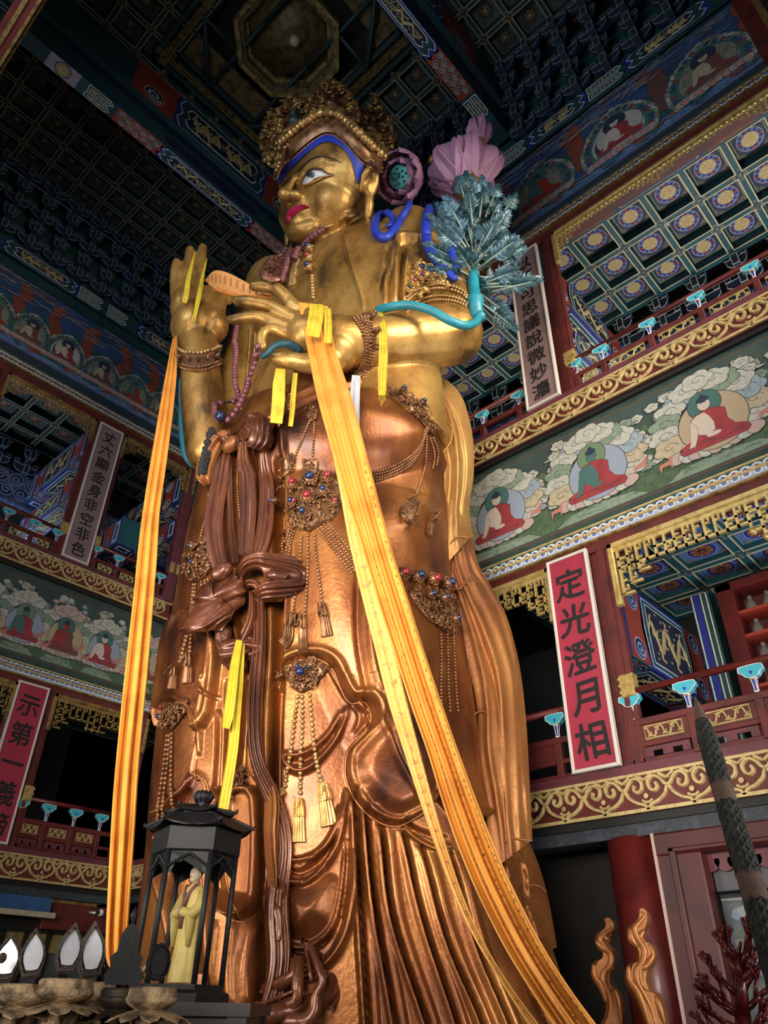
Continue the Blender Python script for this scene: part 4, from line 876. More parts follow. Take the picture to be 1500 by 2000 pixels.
# ---- ground storey: red door frame with glazed picture (right), lintel and drapes (left)
t = thing('glazed_screen', FR(-2.6, FLOOR, 0), 'dark red framed glass screen with a landscape picture behind it, at the lower right', 'screen')
b = MB(); M_DFR = mat('door_frame_red', (.075, .010, .010), .5, col2=(.045, .007, .007), scale=2); b.fbox(FR, -4.53, -3.95, FLOOR, 2.0, -.35, -.05, M_DFR, .02); b.fbox(FR, -4.53, 1, 1.72, 1.99, -.35, -.03, M_DFR, .02)
b.fbox(FR, -4.34, -4.26, FLOOR, 1.80, -.1, .0, M_DFR, .015); b.fbox(FR, -4.34, 1, 1.74, 1.80, -.1, .0, M_DFR, .015)
b.fbox(FR, -4.55, -4.51, FLOOR, 2.0, -.05, -.03, mat('edge_highlight', (.45, .33, .3), .35)); b.build('frame', t)  # pale strip puts the highlight along the column edge into colour
b = MB()
for k in range(28): b.prism(FR, lobes(-4.1+.17*k, 1.62-.0, .11, 2, .15, k, .9, 12), -.3, -.26, M_LIP)
b.fbox(FR, -4.2, 1, 1.66, 1.76, -.3, -.25, M_LIP); b.build('valance', t)
b = MB(); b.fbox(FR, -4.15, -3.95, FLOOR, 1.6, -.36, -.3, M_DARK); b.fbox(FR, -4.2, 1, 1.30, 1.6, -.4, -.34, mat('grey_silk_mount', (.09, .085, .10), .6)); b.build('mount', t)
b = MB(); M_PIC = mat('landscape_picture', (0.02, .03, .035), .5, col2=(.16, .18, .19), scale=3.2, lo=.42, hi=.72, detail=9)
b.fbox(FR, -3.93, 1, FLOOR, 1.22, -.42, -.38, M_PIC); b.fbox(FR, -3.93, 1, 1.20, 1.225, -.38, -.37, M_CL[0])
p = Paint(b, FR, -.375); M_PB = mat('picture_sky', (.07, .10, .17), .5, col2=(.03, .04, .06), scale=2)
p.poly([(-3.2, .7), (1, .6), (1, 1.2), (-3.3, 1.2)], M_PB)
for k in range(12): p.poly(lobes(-3.75+.09*k, 1.05+.06*math.sin(k*2.3)-.02*k, .09, 3, .3, k, .6, 16), M_CL[0] if k % 2 else M_CL[3])
for k in range(26): p.poly(lobes(-3.8+.7*((k*.37) % 1), .2+.75*((k*.61) % 1), .10, 4, .4, k, .6, 14), [M_HILL, M_OUT, M_GREY][k % 3])
for dz, w in ((.42, .24), (.52, .20), (.62, .14), (.70, .07)): p.poly([(-3.55-w, dz), (-3.55-w*.7, dz+.06), (-3.55+w*.7, dz+.06), (-3.55+w, dz)], M_CL[3], .006)
b.build('picture', t)
b = MB(); b.fbox(FR, -4.2, 1, FLOOR, 1.3, -.24, -.23, mat('screen_glass', (.8, .85, .9), .03))
g = MATS['screen_glass']; g.node_tree.nodes['Principled BSDF'].inputs['Transmission Weight'].default_value = 1; g.node_tree.nodes['Principled BSDF'].inputs['IOR'].default_value = 1.1; b.build('glass', t)
b = MB(); b.fbox(FR, -12, -5.5, FLOOR, 2.1, -1.2, -1.0, M_DARK); tag(b.build('wall_recess'), kind='structure')
# left wall, ground storey
b = MB(); b.fbox(FL, 3, 8.15, 1.62, 1.9, .35, .75, mat('blue_lintel', (.03, .1, .25), .6, col2=(.02, .07, .18), scale=3)); tag(b.build('blue_valance'), 'bright blue valance board above the leftmost mirrors', 'valance')
b = MB(); b.fbox(FL, 8.15, 9.95, 1.35, 1.86, .1, .5, M_RED2, .02); b.fbox(FL, 6, 8.2, 1.52, 1.62, .75, .95, M_CL[1]); tag(b.build('red_lintel'), 'dull red lintel box behind the small white camera', 'lintel')
b = MB(); b.fbox(FL, 3, 9.9, .3, 1.32, -.3, -.1, M_DARK); b.fbox(FL, 3, 9.9, .95, 1.30, .05, .12, mat('ochre_silk', (.28, .21, .06), .6, col2=(.2, .15, .05), scale=4)); b.fbox(FL, 3, 9.9, FLOOR, .95, .0, .06, mat('grey_green_panel', (.05, .065, .06), .6, col2=(.09, .1, .1), scale=4))
for k in range(9): b.fbox(FL, 6.5+.5*k, 6.57+.5*k, FLOOR, 1.3, .1, .2, M_DARK)
b.fbox(FL, 3, 9.9, 1.3, 1.55, .05, .3, M_DARK); tag(b.build('screen_wall'), 'shadowy screen with an ochre silk band behind the mirrors', 'screen')
b = MB(); b.lathe(FL(9.1, 1.70, .95), [(.02, 0), (.05, .03), (.07, .09), (.06, .14), (.02, .16)], M_WHITE, 12, axis=(.6, -.8, 0)); b.ball(FL(9.07, 1.7, 1.06), .045, M_BLACK, 8, 6); b.tube([FL(9.1, 1.70, .9), FL(9.15, 1.74, .5)], .025, M_WHITE); tag(b.build('security_camera'), 'small white dome camera under the aged gilt fretwork', 'camera')
# ================================================================ THE GREAT STATUE
def gmat(name, c1, c2, c3, rough, metal, sc=1.1, coat=0.0, bump=.15):
    m = bpy.data.materials.new(name); m.use_nodes = True; nt = m.node_tree; b = nt.nodes['Principled BSDF']
    tc = nt.nodes.new('ShaderNodeTexCoord'); mp = nt.nodes.new('ShaderNodeMapping'); mp.inputs['Scale'].default_value = (1, 1, .55)
    nt.links.new(tc.outputs['Object'], mp.inputs[0])
    n1 = nt.nodes.new('ShaderNodeTexNoise'); n1.inputs['Scale'].default_value = sc; n1.inputs['Detail'].default_value = 7; n1.inputs['Roughness'].default_value = .62; nt.links.new(mp.outputs[0], n1.inputs['Vector'])
    r = nt.nodes.new('ShaderNodeValToRGB'); e = r.color_ramp.elements; e[0].position = .47; e[0].color = (*c2, 1); e[1].position = .66; e[1].color = (*c1, 1)
    x = e.new(.34); x.color = (*c3, 1); nt.links.new(n1.outputs['Fac'], r.inputs[0])
    n2 = nt.nodes.new('ShaderNodeTexNoise'); n2.inputs['Scale'].default_value = 22; n2.inputs['Detail'].default_value = 4; nt.links.new(tc.outputs['Object'], n2.inputs['Vector'])
    br = nt.nodes.new('ShaderNodeTexBrick'); br.inputs['Scale'].default_value = 2.2; br.inputs['Mortar Size'].default_value = .006; br.inputs['Color1'].default_value = (1, 1, 1, 1); br.inputs['Color2'].default_value = (.9, .9, .9, 1); br.inputs['Mortar'].default_value = (.62, .56, .5, 1)
    nt.links.new(mp.outputs[0], br.inputs['Vector'])
    mx = nt.nodes.new('ShaderNodeMixRGB'); mx.blend_type = 'MULTIPLY'; mx.inputs[0].default_value = .35; nt.links.new(r.outputs[0], mx.inputs[1]); nt.links.new(n2.outputs['Fac'], mx.inputs[2])
    nt.links.new(mx.outputs[0], b.inputs['Base Color'])
    mr = nt.nodes.new('ShaderNodeMapRange'); mr.inputs['To Min'].default_value = rough+.12; mr.inputs['To Max'].default_value = rough-.05; nt.links.new(n1.outputs['Fac'], mr.inputs['Value']); nt.links.new(mr.outputs[0], b.inputs['Roughness'])
    b.inputs['Metallic'].default_value = metal
    if coat: b.inputs['Coat Weight'].default_value = coat; b.inputs['Coat Roughness'].default_value = .2
    bp = nt.nodes.new('ShaderNodeBump'); bp.inputs['Strength'].default_value = bump; bp.inputs['Distance'].default_value = .03; nt.links.new(n2.outputs['Fac'], bp.inputs['Height']); nt.links.new(bp.outputs[0], b.inputs['Normal'])
    MATS[name] = m; return m
G_GOLD = gmat('gold_leaf_skin', (.63, .38, .115), (.42, .22, .055), (.13, .07, .025), .38, .62, 1.5)
G_ROBE = gmat('copper_lacquer_robe', (.43, .172, .042), (.21, .062, .017), (.06, .017, .008), .37, .66, 1.0, .12)
G_SCARF = gmat('gilded_scarf', (.66, .40, .13), (.45, .23, .07), (.26, .12, .04), .40, .6, .9)
G_SCARFB = gmat('bronzed_scarf', (.50, .22, .065), (.33, .12, .035), (.15, .05, .02), .40, .5, .9)
G_SASH = gmat('brown_lacquer_sash', (.19, .062, .026), (.11, .033, .016), (.06, .017, .010), .32, .4, 1.4, .3)
G_BEAD = mat('bronzed_beads', (.30, .145, .065), .3, .6, col2=(.18, .075, .035), scale=6)
G_BEADG = mat('gilded_beads', (.48, .29, .12), .32, .6, col2=(.30, .16, .06), scale=6)
G_JEWEL = mat('carved_gilt_ornament', (.22, .105, .045), .38, .55, col2=(.09, .038, .018), scale=8)
G_JEWELG = mat('bright_gilt_ornament', (.58, .36, .12), .34, .65, col2=(.32, .17, .055), scale=8)
M_GEMR = mat('red_stone', (.22, .012, .02), .15, spec=.8); M_GEMB = mat('blue_stone', (.008, .018, .07), .12, spec=.8)
STAT = Vector((7.0, 7.75, FLOOR))
statue = thing('buddha_statue', STAT, 'colossal gilded standing statue with a copper-brown robe and a tall leafed crown', 'statue')
def rp(x, y, d, px): return px*P(x, y, d).dot(CD)/FPX
def smooth(a, b, t): t = np.clip((t-a)/(b-a), 0, 1); return t*t*(3-2*t)
def seg_dist(X, Y, pts):
    best = np.full(X.shape, 1e9); par = np.zeros(X.shape); n = len(pts)-1
    for i in range(n):
        (ax, ay), (bx, by) = pts[i], pts[i+1]; dx, dy = bx-ax, by-ay; L = dx*dx+dy*dy+1e-9
        t = np.clip(((X-ax)*dx+(Y-ay)*dy)/L, 0, 1); d = np.hypot(X-ax-t*dx, Y-ay-t*dy); k = d < best
        best = np.where(k, d, best); par = np.where(k, (i+t)/n, par)
    return best, par
def inside(X, Y, pts):
    c = np.zeros(X.shape, bool); n = len(pts)
    for i in range(n):
        (ax, ay), (bx, by) = pts[i], pts[(i+1) % n]
        k = ((ay > Y) != (by > Y)); xx = (bx-ax)*(Y-ay)/((by-ay) if by != ay else 1e-9)+ax; c ^= (k & (X < xx))
    return c
def sculpt(V, N, strokes):
    """carve folds: every stroke is a line or outline seen from the front, with a width and a height in metres"""
    V = np.array(V); X, Y = proj(V); N = np.array(N); vd = V/np.linalg.norm(V, axis=1)[:, None]; facing = smooth(.02, .3, -(N*vd).sum(1))
    D = np.zeros(len(V))
    for s in strokes:
        kind, pts, wd, h = s[:4]
        x0 = min(p[0] for p in pts)-wd*3; x1 = max(p[0] for p in pts)+wd*3; y0 = min(p[1] for p in pts)-wd*3; y1 = max(p[1] for p in pts)+wd*3
        k = np.nonzero((X > x0) & (X < x1) & (Y > y0) & (Y < y1) & (facing > 0))[0]
        if len(k) == 0: continue
        xs, ys = X[k], Y[k]
        if kind == 'line':
            p = spline(pts, 5); d, t = seg_dist(xs, ys, p); taper = np.clip(np.minimum(t, 1-t)*7, 0, 1)**.6 if len(s) < 5 else 1
            D[k] += h*taper*np.cos(np.clip(d/wd, 0, 1)*pi/2)**1.5*facing[k]
        elif kind == 'step':
            p = spline(pts, 3, True); d, t = seg_dist(xs, ys, p+[p[0]]); sg = np.where(inside(xs, ys, p), d, -d)
            D[k] += h*smooth(-wd*.5, wd*.5, sg)*facing[k]+h*.35*np.exp(-((sg-wd)/(wd*.9))**2)*facing[k]
        elif kind == 'blob':
            p = spline(pts, 3, True); d, t = seg_dist(xs, ys, p+[p[0]]); sg = np.where(inside(xs, ys, p), d, 0)
            D[k] += h*np.sin(np.clip(sg/wd, 0, 1)*pi/2)**1.3*facing[k]
    return V+N*D[:, None]
def mesh_from(name, V, F, M, parent=statue, smoothf=True):
    me = bpy.data.meshes.new(name); off = np.array(STAT)
    me.from_pydata((np.array(V)-off).tolist(), [], F); me.materials.append(M); me.polygons.foreach_set('use_smooth', [smoothf]*len(me.polygons)); me.update()
    o = bpy.data.objects.new(name, me); COL.objects.link(o); o.parent = parent; return o
def vnormals(me):
    n = np.zeros(len(me.vertices)*3); me.vertices.foreach_get('normal', n); return n.reshape(-1, 3)
# ---- robe: a lofted column of drapery, then carved
ROWS = [  # image row, left and right outline, distance of the axis, roundness
 (878, 428, 850, 10.0, .80), (900, 420, 858, 10.0, .82), (950, 398, 864, 10.0, .82), (1050, 372, 858, 10.05, .78), (1150, 352, 868, 10.1, .74), (1250, 334, 888, 10.15, .70),
 (1400, 314, 915, 10.25, .66), (1550, 298, 942, 10.3, .64), (1700, 286, 985, 10.4, .62), (1850, 268, 1045, 10.5, .62), (2000, 255, 1110, 10.6, .62), (2250, 235, 1190, 10.65, .62), (2440, 225, 1230, 10.65, .62)]
def rowat(y):
    ys = [r[0] for r in ROWS]; return [float(np.interp(y, ys, [r[k] for r in ROWS])) for k in range(1, 5)]
ys = list(np.arange(878, 2010, 3.0))+list(np.arange(2010, 2441, 20.0))
NF, NBk = 420, 60
th = np.concatenate([np.linspace(0, pi, NF, endpoint=False), np.linspace(pi, 2*pi, NBk, endpoint=False)]); NT = len(th)
V = []
def sect(xl, xr, y, d, k, rz=None):
    A, B = P(xl, y, d), P(xr, y, d); C = (A+B)/2; hw = (B-A).length/2; z = C.z
    return C, hw
Vl = []
for y in ys:
    xl, xr, d, k = rowat(y); C, hw = sect(xl, xr, y, d, k)
    sn = np.sin(th); dep = np.where(sn > 0, k*hw*np.abs(sn)**.9, -.62*k*hw*np.abs(sn)); cs = np.cos(th)*hw
    Vl.append(np.array(C)[None, :]+np.array(CS)[None, :]*cs[:, None]-np.array(CF)[None, :]*dep[:, None])
# rounded top under the belt
top = []
for q, (sc_, dz) in enumerate(((.35, .42), (.72, .36), (.92, .22))):
    C = Vl[0].mean(0); top.append(C+(Vl[0]-C)*sc_+np.array([0, 0, dz]))
Vl = top+Vl; n = len(Vl); V = np.concatenate(Vl)
F = [(i*NT+j, i*NT+(j+1) % NT, (i+1)*NT+(j+1) % NT, (i+1)*NT+j) for i in range(n-1) for j in range(NT)]
F.append(tuple(range(NT))[::-1])
F = [f[::-1] for f in F]
robe = mesh_from('robe', V, F, G_ROBE)
if vnormals(robe.data)[(n//2)*NT+NF//2].dot(-np.array(CF)) < 0: robe.data.flip_normals()
c5 = lambda *p: [(300+a/2.5, 750+b/2.5) for a, b in p]
c6 = lambda *p: [(300+a/2.5, 1300+b/2.5) for a, b in p]
c8 = lambda *p: [(400+a/4.1667, 1600+b/4.1667) for a, b in p]
ST = []
L = lambda pts, wd, h: ST.append(('line', pts, wd, h))
# belly, hips, thighs: broad swelling forms
ST.append(('blob', [(470, 860), (560, 810), (660, 770), (760, 775), (835, 820), (850, 880), (800, 925), (720, 940), (600, 930), (500, 930)], 70, .20))
ST.append(('blob', [(560, 960), (700, 960), (850, 930), (880, 1150), (920, 1400), (900, 1550), (700, 1500), (600, 1300), (560, 1150)], 120, .22))
# belt mouldings
for dy, h in ((0, .10), (9, -.05), (16, .06), (24, -.04)):
    L([(455, 866+dy), (520, 826+dy), (575, 797+dy), (625, 772+dy), (670, 756+dy), (715, 748+dy), (760, 754+dy), (805, 776+dy), (840, 812+dy), (862, 860+dy)], 7, h)
# deep seam between the two legs
L([(552, 900), (548, 1000), (545, 1120), (546, 1260), (538, 1400), (536, 1560), (541, 1700), (548, 1800), (560, 1890), (575, 1960), (580, 2050)], 16, -.30)
L([(690, 1120), (690, 1250), (705, 1350), (720, 1430)], 9, -.06)
L([(703, 1130), (712, 1280), (730, 1370)], 10, .07)
# raised apron flap over the left leg with its curled corner and hanging lobe
ST.append(('step', [(560, 1060), (556, 1200), (540, 1335), (556, 1303), (588, 1286), (625, 1286), (652, 1306), (668, 1345), (684, 1374), (712, 1374), (727, 1398), (722, 1424), (700, 1448), (681, 1472), (677, 1512), (690, 1552), (716, 1586), (745, 1606), (775, 1612), (806, 1598), (832, 1582), (850, 1560), (880, 1590), (930, 1600), (970, 1560), (980, 1250), (960, 900), (900, 720), (760, 660), (600, 700), (556, 860)], 7, .17))
ST.append(('blob', [(690, 1470), (682, 1515), (700, 1555), (740, 1595), (780, 1605), (830, 1570), (835, 1510), (800, 1430), (750, 1400), (715, 1430)], 40, .16))
L([(684, 1376), (705, 1388), (722, 1402), (712, 1420), (690, 1440)], 9, .06); L([(640, 1300), (672, 1360), (700, 1400), (690, 1440)], 8, -.05)
L([(726, 1405), (735, 1440), (760, 1500), (800, 1560), (840, 1580)], 8, .05)
L(c6((1220, 790), (1300, 850), (1380, 885), (1450, 895)), 10, .14); L(c6((1200, 760), (1280, 800), (1360, 830), (1440, 850)), 8, -.10)
# the panel under the arch and its nested U-folds
for pts, w, h in ((c6((625, 420), (650, 480), (700, 515), (760, 500), (830, 440), (900, 340), (945, 210)), 9, .11), (c6((640, 450), (690, 470), (770, 440), (860, 360), (930, 240)), 7, -.07), (c6((640, 430), (700, 440), (780, 405), (860, 330), (920, 230)), 8, .08),
                  (c6((608, 930), (630, 1020), (680, 1062), (750, 1050), (830, 985), (890, 890), (925, 760), (945, 600)), 10, .14), (c6((640, 975), (700, 1010), (770, 985), (840, 925), (890, 840)), 6, -.09), (c6((625, 930), (690, 955), (770, 935), (840, 880), (890, 790), (915, 680)), 9, .11), (c6((650, 985), (720, 985), (800, 935)), 6, .08),
                  (c8((590, 430), (620, 500), (690, 545), (770, 530), (880, 450), (980, 350)), 8, -.08),
                  (c8((640, 990), (660, 1100), (720, 1230), (790, 1285), (870, 1270), (980, 1180), (1080, 1060), (1150, 900), (1190, 700), (1205, 480), (1215, 250)), 12, .17), (c8((700, 1240), (780, 1305), (880, 1295), (1000, 1200)), 7, -.10),
                  (c8((655, 990), (730, 1040), (830, 1040), (930, 990), (1020, 900), (1080, 760), (1120, 560), (1145, 330), (1155, 180)), 8, .10), (c8((660, 1030), (740, 1080), (850, 1070), (960, 1010), (1050, 900)), 6, -.09), (c8((670, 1060), (760, 1120), (860, 1130), (950, 1110)), 8, .09), (c8((690, 1110), (760, 1170), (860, 1180), (950, 1120)), 6, -.09), (c8((1095, 800), (1125, 600), (1150, 350), (1158, 170)), 5, -.08)):
    L(pts, w, h)
ST.append(('blob', c8((600, 560), (700, 560), (850, 500), (1000, 430), (1100, 500), (1080, 780), (1000, 900), (850, 980), (720, 980), (640, 900)), 60, .14))
# long vertical pleats
PLE = (((692, 1540), (700, 1720), (717, 2000), (722, 2080)), ((713, 1575), (728, 1750), (771, 2000), (783, 2080)), ((745, 1612), (764, 1788), (832, 2000), (850, 2080)), ((786, 1618), (822, 1788), (890, 2000), (908, 2080)), ((822, 1650), (868, 1831), (938, 2000), (958, 2080)), ((880, 1665), (925, 1840), (990, 2000), (1005, 2060)))
for a in PLE: L([(x-7, y) for x, y in a], 8, .07); L([(x+2, y) for x, y in a], 6, -.20); L([(x+16, y) for x, y in a], 14, .05)
for a in (((920, 1000), (945, 1250), (950, 1500)), ((880, 960), (890, 1100), (930, 1350))): L(a, 10, -.08)
# the other leg, on the left
ST.append(('step', [(430, 1180), (418, 1300), (395, 1430), (384, 1482), (381, 1509), (386, 1519), (399, 1524), (407, 1543), (405, 1566), (391, 1583), (440, 1600), (470, 1500), (480, 1300), (460, 1180)], 6, .12))
ST.append(('step', [(318, 1300), (312, 1420), (320, 1385), (339, 1370), (360, 1374), (375, 1392), (383, 1420), (392, 1434), (425, 1400), (440, 1250), (400, 1200), (350, 1200)], 6, .12))
L([(300, 1590), (318, 1582), (337, 1566), (360, 1541), (377, 1508)], 8, .12); L([(305, 1604), (325, 1596), (350, 1574), (372, 1540)], 7, -.08); L([(383, 1420), (385, 1470), (376, 1510), (350, 1560)], 6, -.05)
L([(421, 1322), (414, 1338), (414, 1356), (425, 1366), (440, 1370)], 4, .05)
for a, w, h in ((((455, 1330), (452, 1450), (440, 1560)), 10, -.09), (((436, 1390), (434, 1480), (425, 1600)), 8, -.08), (((405, 1420), (402, 1480)), 6, .05), (((470, 1400), (462, 1520), (455, 1640)), 10, .08)): L(a, w, h)
ST.append(('step', [(436, 1560), (432, 1640), (440, 1700), (450, 1755), (466, 1788), (484, 1796), (500, 1786), (512, 1740), (512, 1560), (470, 1540)], 6, .22))
ST.append(('blob', [(405, 1720), (400, 1850), (412, 1930), (450, 1990), (520, 2010), (522, 1850), (512, 1760), (450, 1740)], 45, .30))
L([(408, 1700), (402, 1850), (415, 1945), (455, 2005)], 9, -.22); L([(300, 1680), (330, 1780), (350, 1900)], 18, .12); L([(372, 1640), (385, 1760), (392, 1900)], 14, -.12); L([(330, 1640), (345, 1760), (360, 1900)], 9, -.08)
for x in (437, 470, 500): L([(x+8, 1800), (x, 1880), (x+2, 1960)], 11, .06)
Vn = sculpt(V, vnormals(robe.data), ST)
robe.data.vertices.foreach_set('co', (Vn-np.array(STAT)).ravel()); robe.data.update()
# ---- body: torso, arms, hands, head joined into one skin
pb = bpy.data.meshes.new('body'); BV, BF = [], []
def add_part(mbv, mbf):
    o = len(BV); BV.extend(mbv); BF.extend([tuple(i+o for i in f) for f in mbf])
def caps(pts, k=20):                              # tapered limb through (point, radius) pairs with round ends
    m = MB(); P0 = [Vector(p) for p, r in pts]; R0 = [r for p, r in pts]
    sp = spline([(*p, r) for p, r in zip(P0, R0)], 5) if len(pts) > 2 else [(*(P0[0].lerp(P0[1], t/6)), R0[0]+(R0[1]-R0[0])*t/6) for t in range(7)]
    m.tube([s[:3] for s in sp], [s[3] for s in sp], None, k); add_part(m.v, m.f)
    for s in (sp[0], sp[-1]): m = MB(); m.ball(s[:3], s[3]*.995, None, 18, 12); add_part(m.v, m.f)
def ell(c, r, R=None, k=28, q=18):
    m = MB(); m.ball(c, 1.0, None, k, q, r, R); add_part(m.v, m.f)
TR = [(7.5, 636, 2.0, 1.45, 10.0), (8.4, 640, 1.98, 1.42, 10.0), (9.3, 644, 1.95, 1.36, 10.0), (10.2, 650, 2.0, 1.34, 10.0), (11.0, 658, 2.1, 1.34, 9.95), (11.7, 668, 2.12, 1.28, 9.95), (12.3, 682, 2.0, 1.15, 9.95), (12.8, 694, 1.62, .98, 9.95), (13.2, 700, 1.15, .8, 9.95), (13.6, 690, .75, .65, 9.95), (14.0, 685, .6, .55, 9.95)]
m = MB(); rings = []
tz = np.linspace(7.5, 14.0, 40)
for z in tz:
    cx_, hw, dp, d = [float(np.interp(z, [r[0] for r in TR], [r[k] for r in TR])) for k in (1, 2, 3, 4)]
    # point on the axis at this height: solve along the column of the picture
    r = ray(cx_, 1000); yv = 1000
    for _ in range(12):
        q = P(cx_, yv, d); yv += (q.z-z)*60
    C = P(cx_, yv, d); C.z = z
    rings.append([C+CS*(hw*math.cos(a))-CF*(dp*math.sin(a)+.38*hw*math.cos(a)) for a in [2*pi*i/72 for i in range(72)]])
m.grid(rings, None, closeu=True); m.f += [tuple(range(72))[::-1], tuple(range(39*72, 40*72))]; add_part(m.v, m.f)
def lim(pts): caps([(P(x, y, d), rp(x, y, d, r)) for x, y, d, r in pts])
# left arm (towards the viewer) and its hand
lim([(800, 470, 9.2, 66), (850, 530, 9.0, 62), (878, 600, 8.85, 60), (882, 652, 8.75, 58)])
lim([(885, 654, 8.75, 60), (820, 662, 8.55, 60), (760, 668, 8.35, 54), (716, 668, 8.2, 50)])
lim([(716, 668, 8.2, 50), (672, 668, 8.05, 52), (630, 660, 7.95, 48), (600, 655, 7.9, 42)])
ell(P(608, 640, 7.92), (.30, .30, .34)); ell(P(655, 690, 8.0), (.34, .34, .30))
lim([(600, 612, 7.9, 22), (577, 602, 7.86, 15), (560, 583, 7.84, 13.5), (541, 565, 7.83, 13), (516, 559, 7.84, 12.5), (496, 559, 7.87, 10.5)])
lim([(600, 632, 7.9, 22), (570, 622, 7.85, 14.5), (548, 610, 7.82, 13.5), (526, 598, 7.81, 13), (501, 592, 7.82, 13), (478, 589, 7.84, 12.5), (462, 587, 7.87, 10)])
lim([(600, 652, 7.9, 22), (565, 641, 7.85, 14), (536, 629, 7.82, 13), (511, 620, 7.81, 12.5), (486, 620, 7.82, 12.5), (463, 623, 7.84, 11.5), (449, 624, 7.86, 9)])
lim([(598, 668, 7.92, 20), (558, 652, 7.85, 12), (534, 643, 7.82, 11), (517, 648, 7.81, 10.5), (510, 662, 7.82, 10.5), (513, 679, 7.85, 10)])
lim([(645, 705, 7.95, 30), (604, 710, 7.85, 21), (574, 705, 7.8, 18), (552, 701, 7.8, 17), (537, 699, 7.82, 14)])
# right arm, raised
lim([(540, 560, 10.3, 60), (490, 680, 10.1, 48), (440, 800, 9.8, 44), (408, 882, 9.4, 44)])
lim([(404, 880, 9.35, 42), (400, 820, 9.3, 43), (394, 760, 9.27, 41), (390, 705, 9.25, 38), (388, 660, 9.25, 38)])
ell(P(384, 640, 9.24), (.46, .46, .5)); ell(P(372, 600, 9.22), (.36, .36, .46)); ell(P(395, 610, 9.25), (.36, .36, .46)); ell(P(412, 636, 9.2), (.32, .32, .38))
lim([(352, 600, 9.2, 18), (343, 560, 9.15, 11.5), (342, 530, 9.1, 9.5), (345, 512, 9.1, 8.5)])
lim([(368, 590, 9.2, 18), (365, 548, 9.15, 11), (368, 518, 9.1, 10), (371, 488, 9.1, 8.8)])
lim([(386, 590, 9.22, 18), (386, 555, 9.2, 11), (392, 515, 9.15, 10), (396, 483, 9.12, 8.8)])
lim([(402, 600, 9.25, 16), (412, 565, 9.3, 11), (432, 552, 9.3, 10), (446, 566, 9.25, 10), (445, 588, 9.2, 9)])
lim([(405, 640, 9.15, 26), (424, 606, 9.1, 17), (432, 586, 9.1, 11.5), (430, 570, 9.1, 9)])
# neck and head
HR = Matrix(((-0.9197, 0.0491, -0.3895), (0.1253, -0.9035, -0.4098), (-0.372, -0.4257, 0.8248))); HO = Vector((6.15070722, 7.69115265, 13.06658618)); HS = 2.39930799
HX = (.71, 1.36, 1.0)
def H(f, l, u): return HO+HR @ Vector((f*HX[0], l*HX[1], u))*HS
caps([(P(676, 470, 10.0), .85), (H(-.02, 0, .3), .82)])
def hel(c, r): ell(H(*c), tuple(x*HS*m for x, m in zip(r, HX)), HR)
hel((.0, 0, .58), (.43, .375, .44)); hel((.10, 0, .33), (.33, .315, .30)); hel((.30, 0, .115), (.125, .15, .10)); hel((.12, 0, .16), (.22, .24, .13))
for s in (-1, 1):
    hel((.215, s*.15, .32), (.17, .13, .17)); hel((.34, s*.10, .60), (.10, .14, .10)); hel((.50, s*.060, .337), (.09, .032, .038)); hel((.40, s*.10, .455), (.03, .05, .012))
    caps([(H(.435, s*.030, .50), .012*HS), (H(.425, s*.10, .565), .018*HS), (H(.375, s*.19, .592), .018*HS), (H(.30, s*.27, .565), .012*HS)], 12)
    # ear: rim, inner curl, long lobe
    e = [(.03, .375, .38), (.05, .40, .47), (.0, .425, .535), (-.07, .425, .54), (-.115, .42, .48), (-.10, .415, .40), (-.06, .405, .33)]
    caps([(H(f, s*l, u), .028*HS) for f, l, u in e], 12); caps([(H(-.02, s*.385, .50), .03*HS), (H(-.05, s*.40, .44), .035*HS), (H(-.02, s*.40, .385), .03*HS)], 12)
    hel((-.03, s*.375, .45), (.085, .035, .10)); caps([(H(-.055, s*.40, .35), .034*HS), (H(-.05, s*.405, .25), .04*HS), (H(-.045, s*.40, .17), .032*HS)], 12)
caps([(H(.44, 0, .54), .024*HS), (H(.51, 0, .44), .030*HS), (H(.575, 0, .36), .042*HS)], 14)
hel((.57, 0, .35), (.09, .048, .05)); hel((.415, 0, .160), (.06, .055, .022)); hel((.37, 0, .10), (.10, .085, .06)); hel((.385, 0, .215), (.07, .115, .055))
pb.from_pydata([tuple(v) for v in BV], [], BF); tmp = bpy.data.objects.new('tmp', pb); COL.objects.link(tmp)
md = tmp.modifiers.new('r', 'REMESH'); md.mode = 'VOXEL'; md.voxel_size = .034
ms = tmp.modifiers.new('s', 'SMOOTH'); ms.factor = .5; ms.iterations = 4
dg = bpy.context.evaluated_depsgraph_get(); bm_ = bpy.data.meshes.new_from_object(tmp.evaluated_get(dg)); bpy.data.objects.remove(tmp)
V = np.zeros(len(bm_.vertices)*3); bm_.vertices.foreach_get('co', V); V = V.reshape(-1, 3)
TS = []
Lt = lambda pts, wd, h: TS.append(('line', pts, wd, h))
c4 = lambda *p: [(500+a/2.727, 150+b/2.727) for a, b in p]
